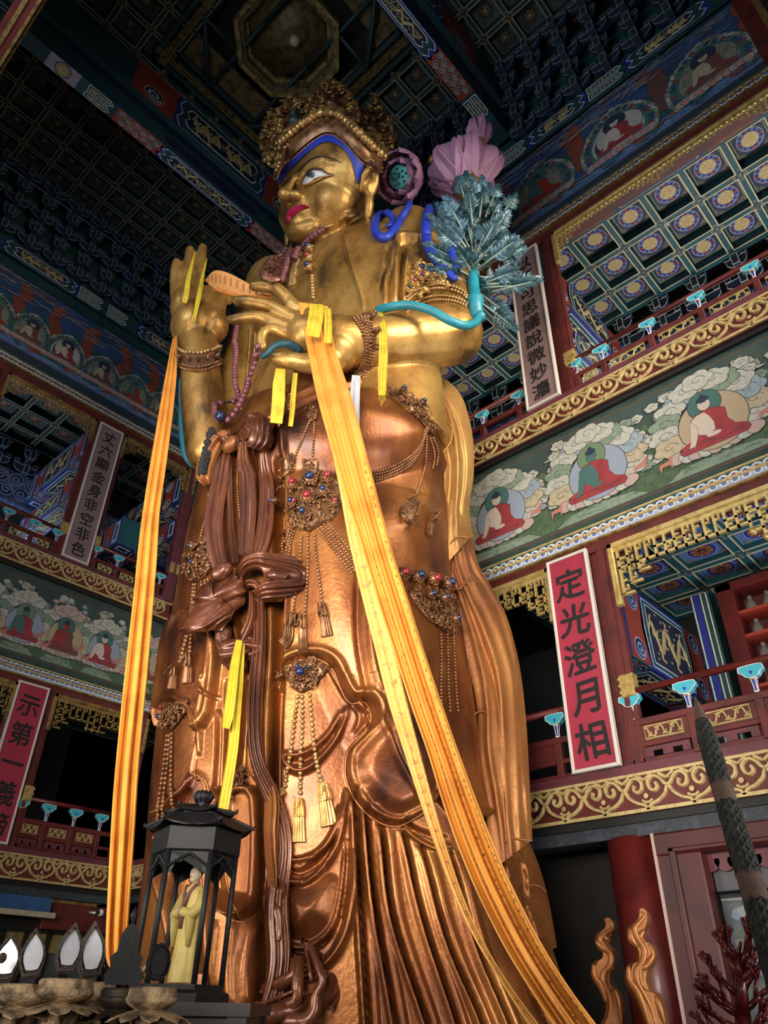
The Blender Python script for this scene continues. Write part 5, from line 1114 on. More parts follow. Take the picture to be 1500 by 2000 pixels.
for a, w, h in ((c4((470, 770), (480, 880), (510, 1000), (550, 1130), (580, 1240)), 5, .06), (c4((455, 770), (465, 900), (490, 1010)), 5, -.04), (c4((735, 900), (715, 1000), (690, 1100), (690, 1220)), 6, .07), (c4((700, 900), (690, 1000), (660, 1150)), 5, -.05), (c4((760, 890), (745, 1000), (740, 1200)), 7, .08), (c4((715, 950), (705, 1100), (705, 1210)), 5, -.06), (c4((790, 890), (780, 1000), (770, 1200)), 7, -.12), (c4((830, 880), (805, 960), (790, 1050), (785, 1190)), 6, .09),
                (c4((745, 905), (755, 860), (800, 845), (860, 860), (920, 850), (980, 860), (1020, 900)), 6, .10), (c4((760, 885), (800, 875), (850, 885)), 8, -.10), (c4((470, 740), (530, 720)), 8, .10), (c4((450, 765), (470, 740), (530, 715), (545, 735)), 4, .05),
                ([(565, 585), (560, 575), (556, 590)], 4, -.02), ([(399, 575), (385, 600), (372, 640)], 5, -.03), ([(420, 608), (405, 640), (402, 665)], 7, -.05), ([(352, 560), (350, 590)], 4, -.02)): Lt(a, w, h)
V = sculpt(V, vnormals(bm_), TS)
bm_.vertices.foreach_set('co', (V-np.array(STAT)).ravel()); bm_.materials.clear(); bm_.materials.append(G_GOLD); bm_.polygons.foreach_set('use_smooth', [True]*len(bm_.polygons)); bm_.update()
body = bpy.data.objects.new('body', bm_); COL.objects.link(body); body.parent = statue
def tree(objs):
    vs, fs = [], []
    for o in objs:
        off = len(vs); c = np.zeros(len(o.data.vertices)*3); o.data.vertices.foreach_get('co', c); c = c.reshape(-1, 3)+np.array(STAT); vs += c.tolist()
        fs += [tuple(i+off for i in p.vertices) for p in o.data.polygons]
    return BVHTree.FromPolygons(vs, fs)
BVH = tree([robe, body])
def on(x, y, lift=0.0, dflt=9.6, bvh=None):
    r = ray(x, y); d = r.normalized(); h = (bvh or BVH).ray_cast(Vector((0, 0, 0)), d)
    if h[0] is None: return P(x, y, dflt), -d
    n = h[1] if h[1].dot(d) < 0 else -h[1]
    return h[0]+n*lift, n
def path_on(pts, sub, lift, dflt=9.6):
    out = [on(x, y, lift, dflt) for x, y in spline(pts, sub)]
    P1 = [p for p, n in out]
    P2 = [(P1[max(i-1, 0)]+P1[i]*2+P1[min(i+1, len(P1)-1)])/4 for i in range(len(P1))]
    return P2, [n for p, n in out]
def beads(b, pts, rpx, M, lift=.6, gap=2.0, dflt=9.6, big=None):
    p, _ = path_on(pts, 8, 0, dflt); L = [0]
    for i in range(1, len(p)): L.append(L[-1]+(p[i]-p[i-1]).length)
    r = rpx*p[0].dot(CD)/FPX; s = r; k = 0; j = 0
    while s < L[-1]:
        while j < len(L)-2 and L[j+1] < s: j += 1
        t = (s-L[j])/max(1e-6, L[j+1]-L[j]); c = p[j].lerp(p[min(j+1, len(p)-1)], t); nn = on(*[float(q[0]) for q in proj([c])], 0, dflt)[1] if k % 6 == 0 or k == 0 else nn
        b.ball(c+nn*r*lift, r, M, 8, 6); s += r*gap; k += 1
def strip(b, pts, wd, M, lift=.05, th=.05, ridges=2, amp=.02, sub=4, dflt=9.6, bow=.0, nw=9, relax=2):
    """ribbon lying on the statue: pts are (x, y) picture points, wd widths in picture pixels"""
    sp = spline(pts, sub); w2 = np.interp(np.linspace(0, 1, len(sp)), np.linspace(0, 1, len(wd)), wd)
    out = [on(x, y, lift, dflt) for x, y in sp]; p = [o_[0] for o_ in out]; nn = [o_[1] for o_ in out]
    for _ in range(relax):
        p = [p[0]]+[(p[i-1]+p[i]*2+p[i+1])/4 for i in range(1, len(p)-1)]+[p[-1]]; nn = [(nn[max(i-1, 0)]+nn[i]*2+nn[min(i+1, len(p)-1)]).normalized() for i in range(len(p))]
    rows = []; bot = []
    for i in range(len(p)):
        t = (p[min(i+1, len(p)-1)]-p[max(i-1, 0)]).normalized(); v = -p[i].normalized(); nrm = (nn[i]*.5+v*.5).normalized(); sd = t.cross(nrm).normalized(); nrm = sd.cross(t).normalized()
        hw = w2[i]/2*p[i].dot(CD)/FPX; r = []; q = []
        for j in range(nw):
            s = 2*j/(nw-1)-1; h = bow*hw*(1-s*s)+amp*math.cos(s*pi*ridges*.98)*(1-.3*s*s)
            r.append(p[i]+sd*(s*hw)+nrm*h); q.append(p[i]+sd*(s*hw)-nrm*th)
        rows.append(r); bot.append(q)
    b.grid(rows, M); b.grid(bot, M, flip=True)
    n_, k_ = len(rows), nw
    for e in ([rows[i][0] for i in range(n_)], [bot[i][0] for i in range(n_)]), ([bot[i][-1] for i in range(n_)], [rows[i][-1] for i in range(n_)]): b.grid([list(e[0]), list(e[1])], M)
    b.grid([rows[0], bot[0]], M, flip=True); b.grid([rows[-1], bot[-1]], M)
def tubes(b, pts, rpx, M, lift=.0, sub=4, dflt=9.6, k=10, flat=None):
    p, nn = path_on(pts, sub, lift, dflt); rr = np.interp(np.linspace(0, 1, len(p)), np.linspace(0, 1, len(rpx)), rpx) if hasattr(rpx, '__len__') else [rpx]*len(p)
    b.tube(p, [r*q.dot(CD)/FPX for r, q in zip(rr, p)], M, k)
# ---------------------------------------------------------------- face: hair line, eyes, lips
f1 = lambda *p: [(510+a/5.357, 150+b/5.357) for a, b in p]
def sheet(b, A, B, M, l0, l1, rows=4, sub=4, bulge=0.0, dflt=None):
    q = [A[len(A)//2], B[len(B)//2]]; dflt = dflt or float(on((q[0][0]+q[1][0])/2, (q[0][1]+q[1][1])/2)[0].dot(CF))
    A, B = spline(A, sub), spline(B, sub); n = 40
    ra = [A[min(int(i*(len(A)-1)/(n-1)+.5), len(A)-1)] for i in range(n)]; rb = [B[min(int(i*(len(B)-1)/(n-1)+.5), len(B)-1)] for i in range(n)]
    g = []
    for k in range(rows+1):
        t = k/rows; row = []
        for i in range(n):
            x, y = ra[i][0]*(1-t)+rb[i][0]*t, ra[i][1]*(1-t)+rb[i][1]*t; e = 1-(2*i/(n-1)-1)**4
            row.append(on(x, y, l0*(1-t)+l1*t+bulge*math.sin(pi*t)*e, dflt)[0])
        g.append(row)
    for k in range(rows+1):                      # even out creases
        for _ in range(2): g[k] = [g[k][0]]+[(g[k][i-1]+g[k][i]*2+g[k][i+1])/4 for i in range(1, n-1)]+[g[k][-1]]
    b.grid(g, M)
    b.grid([[p+p.normalized()*.12 for p in g[0]], g[0]], M); b.grid([g[-1], [p+p.normalized()*.12 for p in g[-1]]], M)
M_HAIRB = mat('ultramarine_hair', (.012, .035, .36), .5, col2=(.01, .025, .24), scale=3)
LOW = f1((205,1120),(260,1040),(350,940),(450,840),(560,750),(640,700),(720,690),(800,720),(880,780),(930,860),(965,950),(985,1050),(1005,1120))
UPP = f1((190,1065),(240,970),(340,880),(450,780),(560,690),(650,635),(730,625),(810,660),(900,740),(980,830),(1060,920),(1062,1000),(1036,1110))
UP2 = f1((160,1070),(200,930),(300,830),(420,720),(540,630),(650,565),(740,560),(830,590),(930,680),(1030,790),(1120,880),(1230,970),(1290,1000))
UPC = UPP[:11]+f1((1150, 960), (1230, 1010))
b = MB(); sheet(b, LOW, UPP, M_HAIRB, .03, .05, 3); b.build('hair_band', statue)
b = MB(); sheet(b, UPC, UP2, G_JEWEL, .10, .22, 4, bulge=.03); crown = b.build('crown', statue)
b = MB(); beads(b, [(x, y) for x, y in UPC], 1.5, mat('coral_beads', (.5, .2, .1), .35, .3), 3.0, 2.05); beads(b, [(x*.35+u*.65, y*.35+v*.65) for (x, y), (u, v) in zip(UPC, UP2)], 2.0, G_BEADG, 5, 2.05); beads(b, UP2, 1.8, G_BEADG, 6.5, 2.05); b.build('crown_beads', crown)
def patch(b, pts, lift, M, sub=3, dflt=9.3):
    p = spline(pts, sub, True); cx = sum(q[0] for q in p)/len(p); cy = sum(q[1] for q in p)/len(p); rings = []
    for t in (1, .66, .33): rings.append([on(cx+(x-cx)*t, cy+(y-cy)*t, lift*(1.15-.15*t), dflt)[0] for x, y in p])
    c = on(cx, cy, lift*1.15, dflt)[0]; n = len(p); vs = rings[0]+rings[1]+rings[2]+[c]
    fs = [(k*n+i, k*n+(i+1) % n, (k+1)*n+(i+1) % n, (k+1)*n+i) for k in (0, 1) for i in range(n)]+[(2*n+i, 2*n+(i+1) % n, 3*n) for i in range(n)]
    o = len(vs); vs = vs+[q+q.normalized()*.08 for q in rings[0]]; fs += [(i, o+i, o+(i+1) % n, (i+1) % n) for i in range(n)]
    b.add(vs, fs, M, True)
b = MB(); patch(b, f1((447,1138),(470,1060),(520,988),(580,968),(640,985),(700,1022),(770,1028),(700,1036),(590,1062),(520,1098)), .035, mat('eye_white', (.62, .6, .56), .3)); eye = b.build('eye', statue)
b = MB(); b_ = f1(*[(530+44*math.cos(a*pi/8), 1028+42*math.sin(a*pi/8)) for a in range(16)]); patch(b, b_, .048, mat('iris_blue_grey', (.05, .09, .14), .25), 1); b.build('iris', eye)
b = MB(); b_ = f1(*[(522+22*math.cos(a*pi/6), 1024+22*math.sin(a*pi/6)) for a in range(12)]); patch(b, b_, .056, M_BLACK, 1); b.build('pupil', eye)
b = MB(); tubes(b, f1((440,1140),(465,1060),(515,980),(580,955),(645,975),(700,1015),(772,1022)), [.8, 1.6, 1.8, 1.8, 1.6, 1.2, .5], mat('eye_lid_line', (.06, .03, .015), .4, .3), .05); tubes(b, f1((445,1150),(520,1118),(600,1085),(680,1045),(760,1030)), [1, 2.2, 2.4, 1.6, .6], G_GOLD, .04); b.build('eyelid', eye)
b = MB(); tubes(b, f1((205,1150),(330,1040),(420,960),(520,870),(620,835),(720,850),(850,905)), [.5, 1, 1.3, 1.4, 1.4, 1.2, .4], mat('brow_line', (.05, .03, .02), .5, .3), .02); b.build('brow', statue)
M_LIP2 = mat('crimson_lips', (.36, .012, .06), .3)
for x, y, r in ((368, 1280, 16), (300, 1310, 10)):
    b = MB(); p, n = on(*f1((x, y))[0], .02, 9.2); R_ = r/5.357*p.dot(CD)/FPX; b.ball(p, R_, MATS['eye_lid_line'], 10, 8, (1, 1, .7)); b.build('nostril', statue)
b = MB(); sheet(b, f1((272,1500),(300,1420),(345,1368),(390,1338),(440,1350),(490,1345),(505,1362)), f1((290,1548),(325,1475),(380,1428),(430,1398),(470,1385),(490,1375),(506,1366)), M_LIP2, .02, .02, 6, bulge=.10); b.build('lips', statue)
# ---------------------------------------------------------------- crown cap and leaves
def HLf(f, l, u): return H(f, l, u)
b = MB(); g = []; K = 44
for i in range(16):
    row = []
    for j in range(K):
        a = 2*pi*j/K; f0, l0 = .40*math.cos(a)-.03, .37*math.sin(a); u0 = .76+.42*f0; t = i/15
        s = math.cos(t*pi/2); row.append(H(f0*s, l0*s, u0*(1-t)+t*.76+.22*math.sin(t*pi/2)))
    g.append(row)
b.grid(g, mat('crown_dark_gold', (.12, .07, .03), .45, .5), closeu=True); b.build('crown_cap', crown)  # dark gilded dome behind the leaves
M_CR = [mat('crown_gold', (.62, .37, .13), .34, .7, col2=(.2, .1, .035), scale=9), mat('crown_gold_dull', (.36, .20, .07), .4, .6, col2=(.1, .05, .02), scale=9), mat('crown_brown', (.12, .05, .022), .4, .5)]
LEAF = [(0, 0), (.36, .03), (.50, .16), (.54, .36), (.50, .55), (.40, .72), (.24, .86), (.08, .95), (0, 1.03)]
def crown_leaf(bx, by, tx, ty, wpx, d, dt, seed, fig=True):
    B, T = P(bx, by, d), P(tx, ty, dt); up = T-B; h = up.length; up.normalize(); vd = ((B+T)/2).normalized(); sd = vd.cross(up).normalized(); nr = sd.cross(up).normalized()
    if nr.dot(vd) > 0: nr = -nr
    w = rp((bx+tx)/2, (by+ty)/2, d, wpx); q = random.Random(seed)
    Fr = lambda u, v, n: B+sd*(u*w)+up*(v*h)+nr*n
    b = MB(); out = [(x, y) for x, y in LEAF]+[(-x, y) for x, y in LEAF[-2:0:-1]]
    b.prism(Fr, spline(out, 2, True), -.10, .0, M_CR[1])
    inn = lambda u, v: abs(u) < np.interp(v, [p[1] for p in LEAF], [p[0] for p in LEAF])*.97
    for k in range(150):
        u, v = (q.random()-.5)*1.1, q.random()*1.02
        if not inn(u, v) or (fig and abs(u) < .20 and .22 < v < .66): continue
        M = M_CR[q.choice([0, 0, 1, 2])]; r = .065+.05*q.random(); a0 = q.random()*6.3; c = Fr(u, v, .04+.05*q.random())
        b.tube([c+(sd*math.cos(a0+t*.95)+up*math.sin(a0+t*.95))*r*(1-t*.09)+nr*(.02*t) for t in range(6)], [r*.30*(1-.09*t) for t in range(6)], M, 5)
        if k % 3 == 0: b.ball(c+nr*.05, r*.5, M, 6, 5)
    for i in range(26):                           # leafy points round the rim
        t = i/25; x, y = spline(out, 4, True)[int(t*(len(out)*4-1))]; b.ball(Fr(x*1.02, y, .0), .06+.03*(i % 2), M_CR[i % 2], 6, 4, (1, 1, 1.3))
    for u in np.linspace(-.42, .42, 9): b.tube([Fr(u*.85, .02, .06), Fr(u, .10, .14), Fr(u*1.05, .20, .08)], [.03, .06, .025], M_CR[0], 6)
    o = b.build('crown_leaf', crown)
    if fig:
        f = MB(); Mk = M_CR[2] if seed % 2 else mat('verdigris_figure', (.03, .05, .045), .5)
        f.prism(Fr, [(.2*math.cos(a*pi/8), .45+.22*math.sin(a*pi/8)) for a in range(16)], -.02, .03, M_CR[2])
        f.ball(Fr(0, .60, .10), .075, Mk, 10, 8); f.ball(Fr(0, .655, .10), .04, Mk, 8, 6); f.ball(Fr(0, .47, .10), .12, Mk, 10, 8, (1, .8, 1.4)); f.ball(Fr(0, .35, .12), .14, Mk, 12, 8, (1.5, 1.0, .6)); f.ball(Fr(-.10, .42, .12), .05, Mk, 8, 6, (.8, .8, 2)); f.ball(Fr(.10, .42, .12), .05, Mk, 8, 6, (.8, .8, 2))
        f.prism(Fr, [(-.24, .26), (.24, .26), (.20, .31), (-.20, .31)], .0, .2, M_CR[0]); f.build('seated_figure', o)
crown_leaf(742, 352, 758, 262, 52, 10.2, 10.2, 3, False); crown_leaf(545, 320, 532, 225, 50, 9.9, 9.9, 8, False)
crown_leaf(590, 290, 566, 192, 84, 9.15, 9.3, 4); crown_leaf(724, 312, 733, 200, 72, 9.4, 9.55, 7); crown_leaf(648, 256, 652, 162, 92, 8.9, 9.1, 5)
b = MB()                                          # wavy gilt roll below the leaves
q = random.Random(3)
for i, (x, y) in enumerate(spline(UP2, 8)):
    p0 = on(x, y-4, .28, 9.3)[0]
    if i % 2 == 0: b.ball(p0, .075+.03*q.random(), M_CR[q.choice([0, 1, 1])], 7, 5)
b.build('crown_roll', crown)
# ---------------------------------------------------------------- jewellery
def gem(b, x, y, r, M, lift=.06, G=None, dflt=9.6):
    p, n = on(x, y, lift, dflt); R = r*p.dot(CD)/FPX; e1 = n.cross(Vector((0, 0, 1))).normalized(); e2 = n.cross(e1); G = G or G_JEWEL
    for k in range(12): b.ball(p+(e1*math.cos(k*pi/6)+e2*math.sin(k*pi/6))*R*1.55, R*.36, G, 6, 4)
    b.tube([p+(e1*math.cos(k*pi/8)+e2*math.sin(k*pi/8))*R*1.08 for k in range(17)], R*.18, G, 5, caps=False)
    p = p+n*.06; b.ball(p, R, M, 12, 8); b.tube([p-n*(R+.1), p-n*R*.2], R*1.2, G, 12)
def ornament(b, poly, n, r, seed, M=None, M2=None, lift=.03, dflt=9.6):
    q = random.Random(seed); M = M or G_JEWEL; M2 = M2 or G_BEAD; p = spline(poly, 3, True); A = np.array(p); x0, y0 = A.min(0); x1, y1 = A.max(0); k = 0; tr = 0
    patch(b, poly, lift, M, 2, dflt)
    while k < n and tr < n*6:
        tr += 1; x, y = x0+(x1-x0)*q.random(), y0+(y1-y0)*q.random()
        if not inside(np.array([x]), np.array([y]), p)[0]: continue
        c, nn = on(x, y, lift+.05, dflt); R = r*c.dot(CD)/FPX*(.7+.6*q.random()); e1 = nn.cross(Vector((q.random()-.5, q.random()-.5, 1))).normalized(); e2 = nn.cross(e1); a0 = q.random()*6
        if k % 3: b.tube([c+(e1*math.cos(a0+t)+e2*math.sin(a0+t))*R*(1-.08*t)+nn*.01*t for t in range(6)], [R*.34*(1-.1*t) for t in range(6)], M, 5)
        else: b.ball(c, R*.62, M2, 7, 5)
        k += 1
def tassel(b, x0, y0, x1, y1, w, M=None, lift=.06, dflt=9.6):
    M = M or G_JEWEL; ym = .42
    xm, yy = x0+(x1-x0)*ym, y0+(y1-y0)*ym
    strip(b, [(x0, y0), ((x0+xm)/2, (y0+yy)/2), (xm, yy)], [w*.55, w*.8, w*.85], M, lift+.03, .09, 2, .03, 3, dflt, .2)
    strip(b, [(xm, yy), ((x1+xm)/2, (y1+yy)/2), (x1, y1)], [w*.8, w*.95, w*1.08], M, lift, .09, 5, .028, 3, dflt, .1, 17)
    for k in range(10):
        t = (k*.37) % 1; s = ((k*.61) % 1-.5)*w*.6; c, n = on(x0+(xm-x0)*t+s, y0+(yy-y0)*t, lift+.10, dflt); b.ball(c, rp(x0, y0, 9, 2.2), M, 6, 4)
jew = MB()
# belly-front cluster
b = MB(); ornament(b, c5((620,560),(640,510),(700,485),(760,455),(840,445),(900,480),(915,560),(910,620),(870,665),(800,700),(760,725),(680,705),(630,640)), 150, 5.2, 1)
for x, y, r, M in ((690,517,7,M_GEMR),(762,490,9,M_GEMB),(845,475,7,M_GEMR),(820,555,6,M_GEMB),(755,582,8,M_GEMR),(695,597,5.5,M_GEMB),(750,643,7,M_GEMB),(655,600,5,M_GEMR),(880,610,5,M_GEMR),(640,570,4,M_GEMB)): gem(b, 300+x/2.5, 750+y/2.5, r, M, .12)
b.build('belt_ornament', statue)
def strands(name, lists, r, M=G_BEAD, gap=2.0, lift=.7):
    for p in lists: b = MB(); beads(b, p, r, M, lift, gap); b.build(name, statue)
for k, p in enumerate((((725,740),(712,900),(692,1040),(682,1120)), ((755,730),(755,900),(748,1040),(742,1130)), ((785,730),(800,880),(815,990),(824,1072)))): strands('bead_strand', [c5(*p)], 3.6, gap=2.1)
strands('bead_strand', [c5((690-14*k,715-6*k),(665-13*k,800-2*k),(650-9*k,880+10*k),(648-10*k,930)) for k in range(4)], 3.2)
strands('bead_strand', [c5((800+15*k,705-12*k),(850+15*k,770-14*k),(910+14*k,850-16*k),(975+10*k,935-20*k)) for k in range(4)], 3.3)
for a in ((655,1118,642,1275,46), (738,1128,735,1292,40), (828,1072,852,1232,48)):
    b = MB(); tassel(b, 300+a[0]/2.5, 750+a[1]/2.5, 300+a[2]/2.5, 750+a[3]/2.5, a[4]/2.5*1.15); b.build('tassel', statue)
b = MB(); ornament(b, c5((750,140),(775,118),(800,140),(795,175),(775,190),(752,170)), 16, 4, 2); b.build('belt_clasp', statue)
strands('bead_strand', [c5((765,180),(735,250),(710,310),(690,355))], 3.0); strands('bead_strand', [c5((785,185),(783,260),(778,330),(775,365))], 3.0)
b = MB(); ornament(b, c5((640,360),(690,350),(690,390),(660,440),(625,470),(615,450),(640,400)), 26, 4.5, 4); b.build('tassel', statue)
b = MB(); ornament(b, c5((740,370),(800,365),(805,410),(790,460),(745,460),(735,410)), 30, 4.5, 5); b.build('tassel', statue)
# swags over the hip
strands('bead_strand', [c5((1345-8*k,195+8*k),(1315-3*k,270+12*k),(1260,345+14*k),(1180,395+15*k),(1100,425+15*k),(1035,430+16*k)) for k in range(4)], 2.8, gap=2.0)
b = MB(); ornament(b, c5((1150,30),(1220,50),(1290,95),(1345,160),(1375,240),(1340,240),(1290,170),(1220,110),(1150,60)), 90, 4.2, 6)
for x, y in ((1215,50),(1300,110)): gem(b, 300+x/2.5, 750+y/2.5, 4.5, M_GEMB, .1)
b.build('hip_ornament', statue)
strands('bead_strand', [c5((1330,250),(1325,380),(1305,470),(1278,550))], 2.7); strands('bead_strand', [c5((1360,260),(1385,330),(1378,400)), c5((1345,260),(1368,340),(1360,420))], 2.6)
b = MB(); ornament(b, c5((1215,590),(1265,555),(1290,590),(1275,650),(1250,690),(1200,640)), 34, 5, 7); b.build('tassel', statue)
b = MB(); tassel(b, 840, 1004, 832, 1045, 14); b.build('tassel', statue)
# right hip chain, triangular ornament, strands
b = MB()
for x, y, M in ((1205,942,M_GEMR),(1270,952,M_GEMB),(1338,966,M_GEMR),(1405,985,M_GEMB)): gem(b, 300+x/2.5, 750+y/2.5, 8, M, .12)
ornament(b, c5((1245,1005),(1330,1010),(1425,1020),(1440,1100),(1470,1180),(1450,1230),(1400,1200),(1320,1140),(1270,1070)), 120, 5.5, 8)
for x, y in ((1320,1045),(1380,1060),(1430,1160)): gem(b, 300+x/2.5, 750+y/2.5, 5, M_GEMB, .14)
b.build('belt_ornament', statue)
strands('bead_strand', [c5((1400+30*k,1215),(1402+32*k,1350),(1400+36*k,1480),(1405+38*k,1600)) for k in range(3)], 3.2, gap=2.1)
# pendant under the arch of the left leg
b = MB(); ornament(b, c5((635,1400),(660,1360),(705,1338),(750,1332),(800,1345),(862,1380),(820,1440),(770,1490),(710,1512),(660,1460)), 130, 5.2, 9)
for x, y, r, M in ((730,1346,7,M_GEMR),(678,1364,4.5,M_GEMB),(788,1342,4.5,M_GEMB),(722,1420,9,M_GEMB)): gem(b, 300+x/2.5, 750+y/2.5, r, M, .12)
b.build('pendant', statue)
for p in (((705,140),(690,260),(670,420),(652,520),(640,615)), ((725,140),(727,300),(715,480),(718,645)), ((760,130),(775,300),(795,480),(822,575))): strands('bead_strand', [c6(*p)], 4.6, G_BEADG, 2.1)
for a in ((632,620,612,810,56), (715,650,712,862,60), (828,575,858,782,72)):
    b = MB(); tassel(b, 300+a[0]/2.5, 1300+a[1]/2.5, 300+a[2]/2.5, 1300+a[3]/2.5, a[4]/2.5*1.1, G_JEWELG); b.build('tassel', statue)
# left side clusters, strands and tassels
b = MB(); ornament(b, c5((190,800),(230,760),(300,760),(320,830),(290,900),(240,960),(190,960),(170,900)), 110, 5.2, 10)
for x, y in ((215,805),(225,885),(300,770)): gem(b, 300+x/2.5, 750+y/2.5, 4.5, M_GEMB, .1)
b.build('belt_ornament', statue)
strands('bead_strand', [c5((272,535),(268,620),(245,700),(225,780)), c5((290,545),(285,600),(300,640))], 2.8); b = MB(); ornament(b, c5((290,580),(325,590),(330,640),(300,650)), 18, 4.5, 11); b.build('bead_cluster', statue)
strands('bead_strand', [c5((200+9*k,970),(190+7*k,1100),(165+5*k,1230),(128+4*k,1370)) for k in range(2)], 4.0, gap=1.95); strands('bead_strand', [c5((235+2*k*0,990),(210,1080),(190,1200),(182,1325))], 4.0); strands('bead_strand', [c5((235+16*k,960-6*k),(245+18*k,1030-12*k),(262+18*k,1090-20*k)) for k in range(3)], 3.4)
for a in ((188,1325,178,1462,52), (120,1385,105,1492,46)):
    b = MB(); tassel(b, 300+a[0]/2.5, 750+a[1]/2.5, 300+a[2]/2.5, 750+a[3]/2.5, a[4]/2.5); b.build('tassel', statue)
b = MB(); ornament(b, c6((62,215),(80,180),(120,168),(168,190),(160,240),(120,290),(85,325),(60,290)), 80, 5, 12); gem(b, 337, 1376, 4.5, M_GEMR, .12); gem(b, 331, 1403, 4.5, M_GEMB, .12); b.build('pendant', statue)
strands('bead_strand', [c6((75,330),(62,460),(42,600),(22,740),(8,860))], 4.4, gap=2.0); strands('bead_strand', [c6((85,330),(75,470),(58,620),(40,780),(26,880))], 4.4); strands('bead_strand', [c6((96,320),(92,480),(92,600),(100,700),(108,780))], 4.4)
# beads between the hanging sash bands and on the chest
strands('bead_strand', [c5((432+20*k,330-6*k),(412+20*k,450),(418+20*k,600),(435+14*k,760)) for k in range(4)], 3.0, G_BEAD, 2.0)
strands('bead_strand', [c6((485,340),(470,430),(445,510),(430,560))], 3.2); b = MB(); ornament(b, c6((385,520),(440,490),(460,530),(420,600),(380,640),(370,590)), 34, 5, 13); b.build('tassel', statue)
NK = c4((412,785),(350,808),(300,848),(258,900),(232,965),(214,1040),(206,1110))
for k in range(4): strands('necklace_strand', [[(x-3.0*k*(1-.25*k*0), y-1.6*k+(2.4*k)) for x, y in NK]], 2.6 if k else 3.0, G_BEADG, 2.0)
for x, y, M in ((297,935,M_GEMB),(293,985,M_GEMR),(293,1035,M_GEMB)): b = MB(); gem(b, 500+x/2.727, 150+y/2.727, 5.2, M, .1, G_BEADG); b.build('necklace_medallion', statue)
b = MB(); beads(b, c4((302,1060),(303,1110),(306,1150),(308,1195)), 4.2, G_BEADG, .7, 2.15); b.build('necklace_strand', statue)
b = MB(); q = random.Random(5)
ornament(b, [(508,540),(520,515),(545,500),(560,482),(566,470),(572,490),(566,520),(556,548),(530,556)], 120, 3.4, 21, mat('collar_coral', (.24, .09, .06), .4, .4), G_BEAD, .05)
for x, y in ((528, 522), (545, 510)): gem(b, x, y, 3.2, M_GEMB, .12)
b.build('collar', statue)
strands('necklace_strand', [[(489, 640), (487, 680), (483, 724), (480, 760), (472, 800)], [(500, 650), (497, 700), (492, 740)]], 2.2, G_BEADG)
# armlet and bracelets
b = MB(); ornament(b, c4((800,1150),(815,1090),(840,1020),(870,985),(900,1000),(945,1030),(1010,1070),(1000,1105),(930,1105),(870,1125),(820,1165)), 110, 3.8, 14, G_JEWELG, G_BEADG)
for x, y, r, M in ((865,1047,6,M_GEMB),(875,1092,5,M_GEMB),(930,1077,4.5,M_GEMR),(970,1075,4,M_GEMB),(830,1122,4.5,M_GEMR),(802,1157,4,M_GEMB)): gem(b, 500+x/2.727, 150+y/2.727, r, M, .12, G_JEWELG)
for dy in (0, 22, 62, 84): beads(b, c4((800,1180+dy),(840,1148+dy),(900,1122+dy),(970,1108+dy),(1050,1122+dy*.9),(1105,1150+dy*.8),(1128,1180+dy*.6)), 3.4 if dy < 50 else 3.2, G_BEADG, .8, 1.95)
for x, y in ((895,1168),(930,1158),(1020,1142),(858,1192)): gem(b, 500+x/2.727, 150+y/2.727, 3.2, G_JEWELG, .12, G_JEWELG)
b.build('armlet', statue)
b = MB()
for k in range(6): beads(b, [(690+5.5*k+k*1.2, 622-2.6*k), (703+4.2*k, 640-1.5*k), (713+3.2*k, 665), (713+3.0*k, 692+k), (702+3.6*k, 716+1.2*k), (690+4.2*k, 732+1.0*k)], 3.2, G_BEAD, .8, 1.95)
for x, y in ((724, 628), (728, 650), (727, 676)): gem(b, x, y, 4, G_JEWEL, .12)
b.build('bracelet', statue)
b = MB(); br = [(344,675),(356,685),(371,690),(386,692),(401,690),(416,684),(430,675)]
sheet(b, [(x, y+4) for x, y in br], [(x*1.0+1, y+30) for x, y in br], mat('bracelet_dark_band', (.13, .06, .03), .45, .5), .05, .05, 4)  # dark band between the bead rows
for dy, r in ((0, 3.6), (7, 2.8), (27, 3.0), (34, 2.6)): beads(b, [(x+1.2*(dy > 20), y+dy) for x, y in br], r, G_BEADG if dy == 0 else G_BEAD, 1.2, 2.05)
for k in range(5): gem(b, 360+14*k, 702+6*math.sin(k*.8), 2.6, G_JEWEL, .1)
b.build('bracelet', statue)
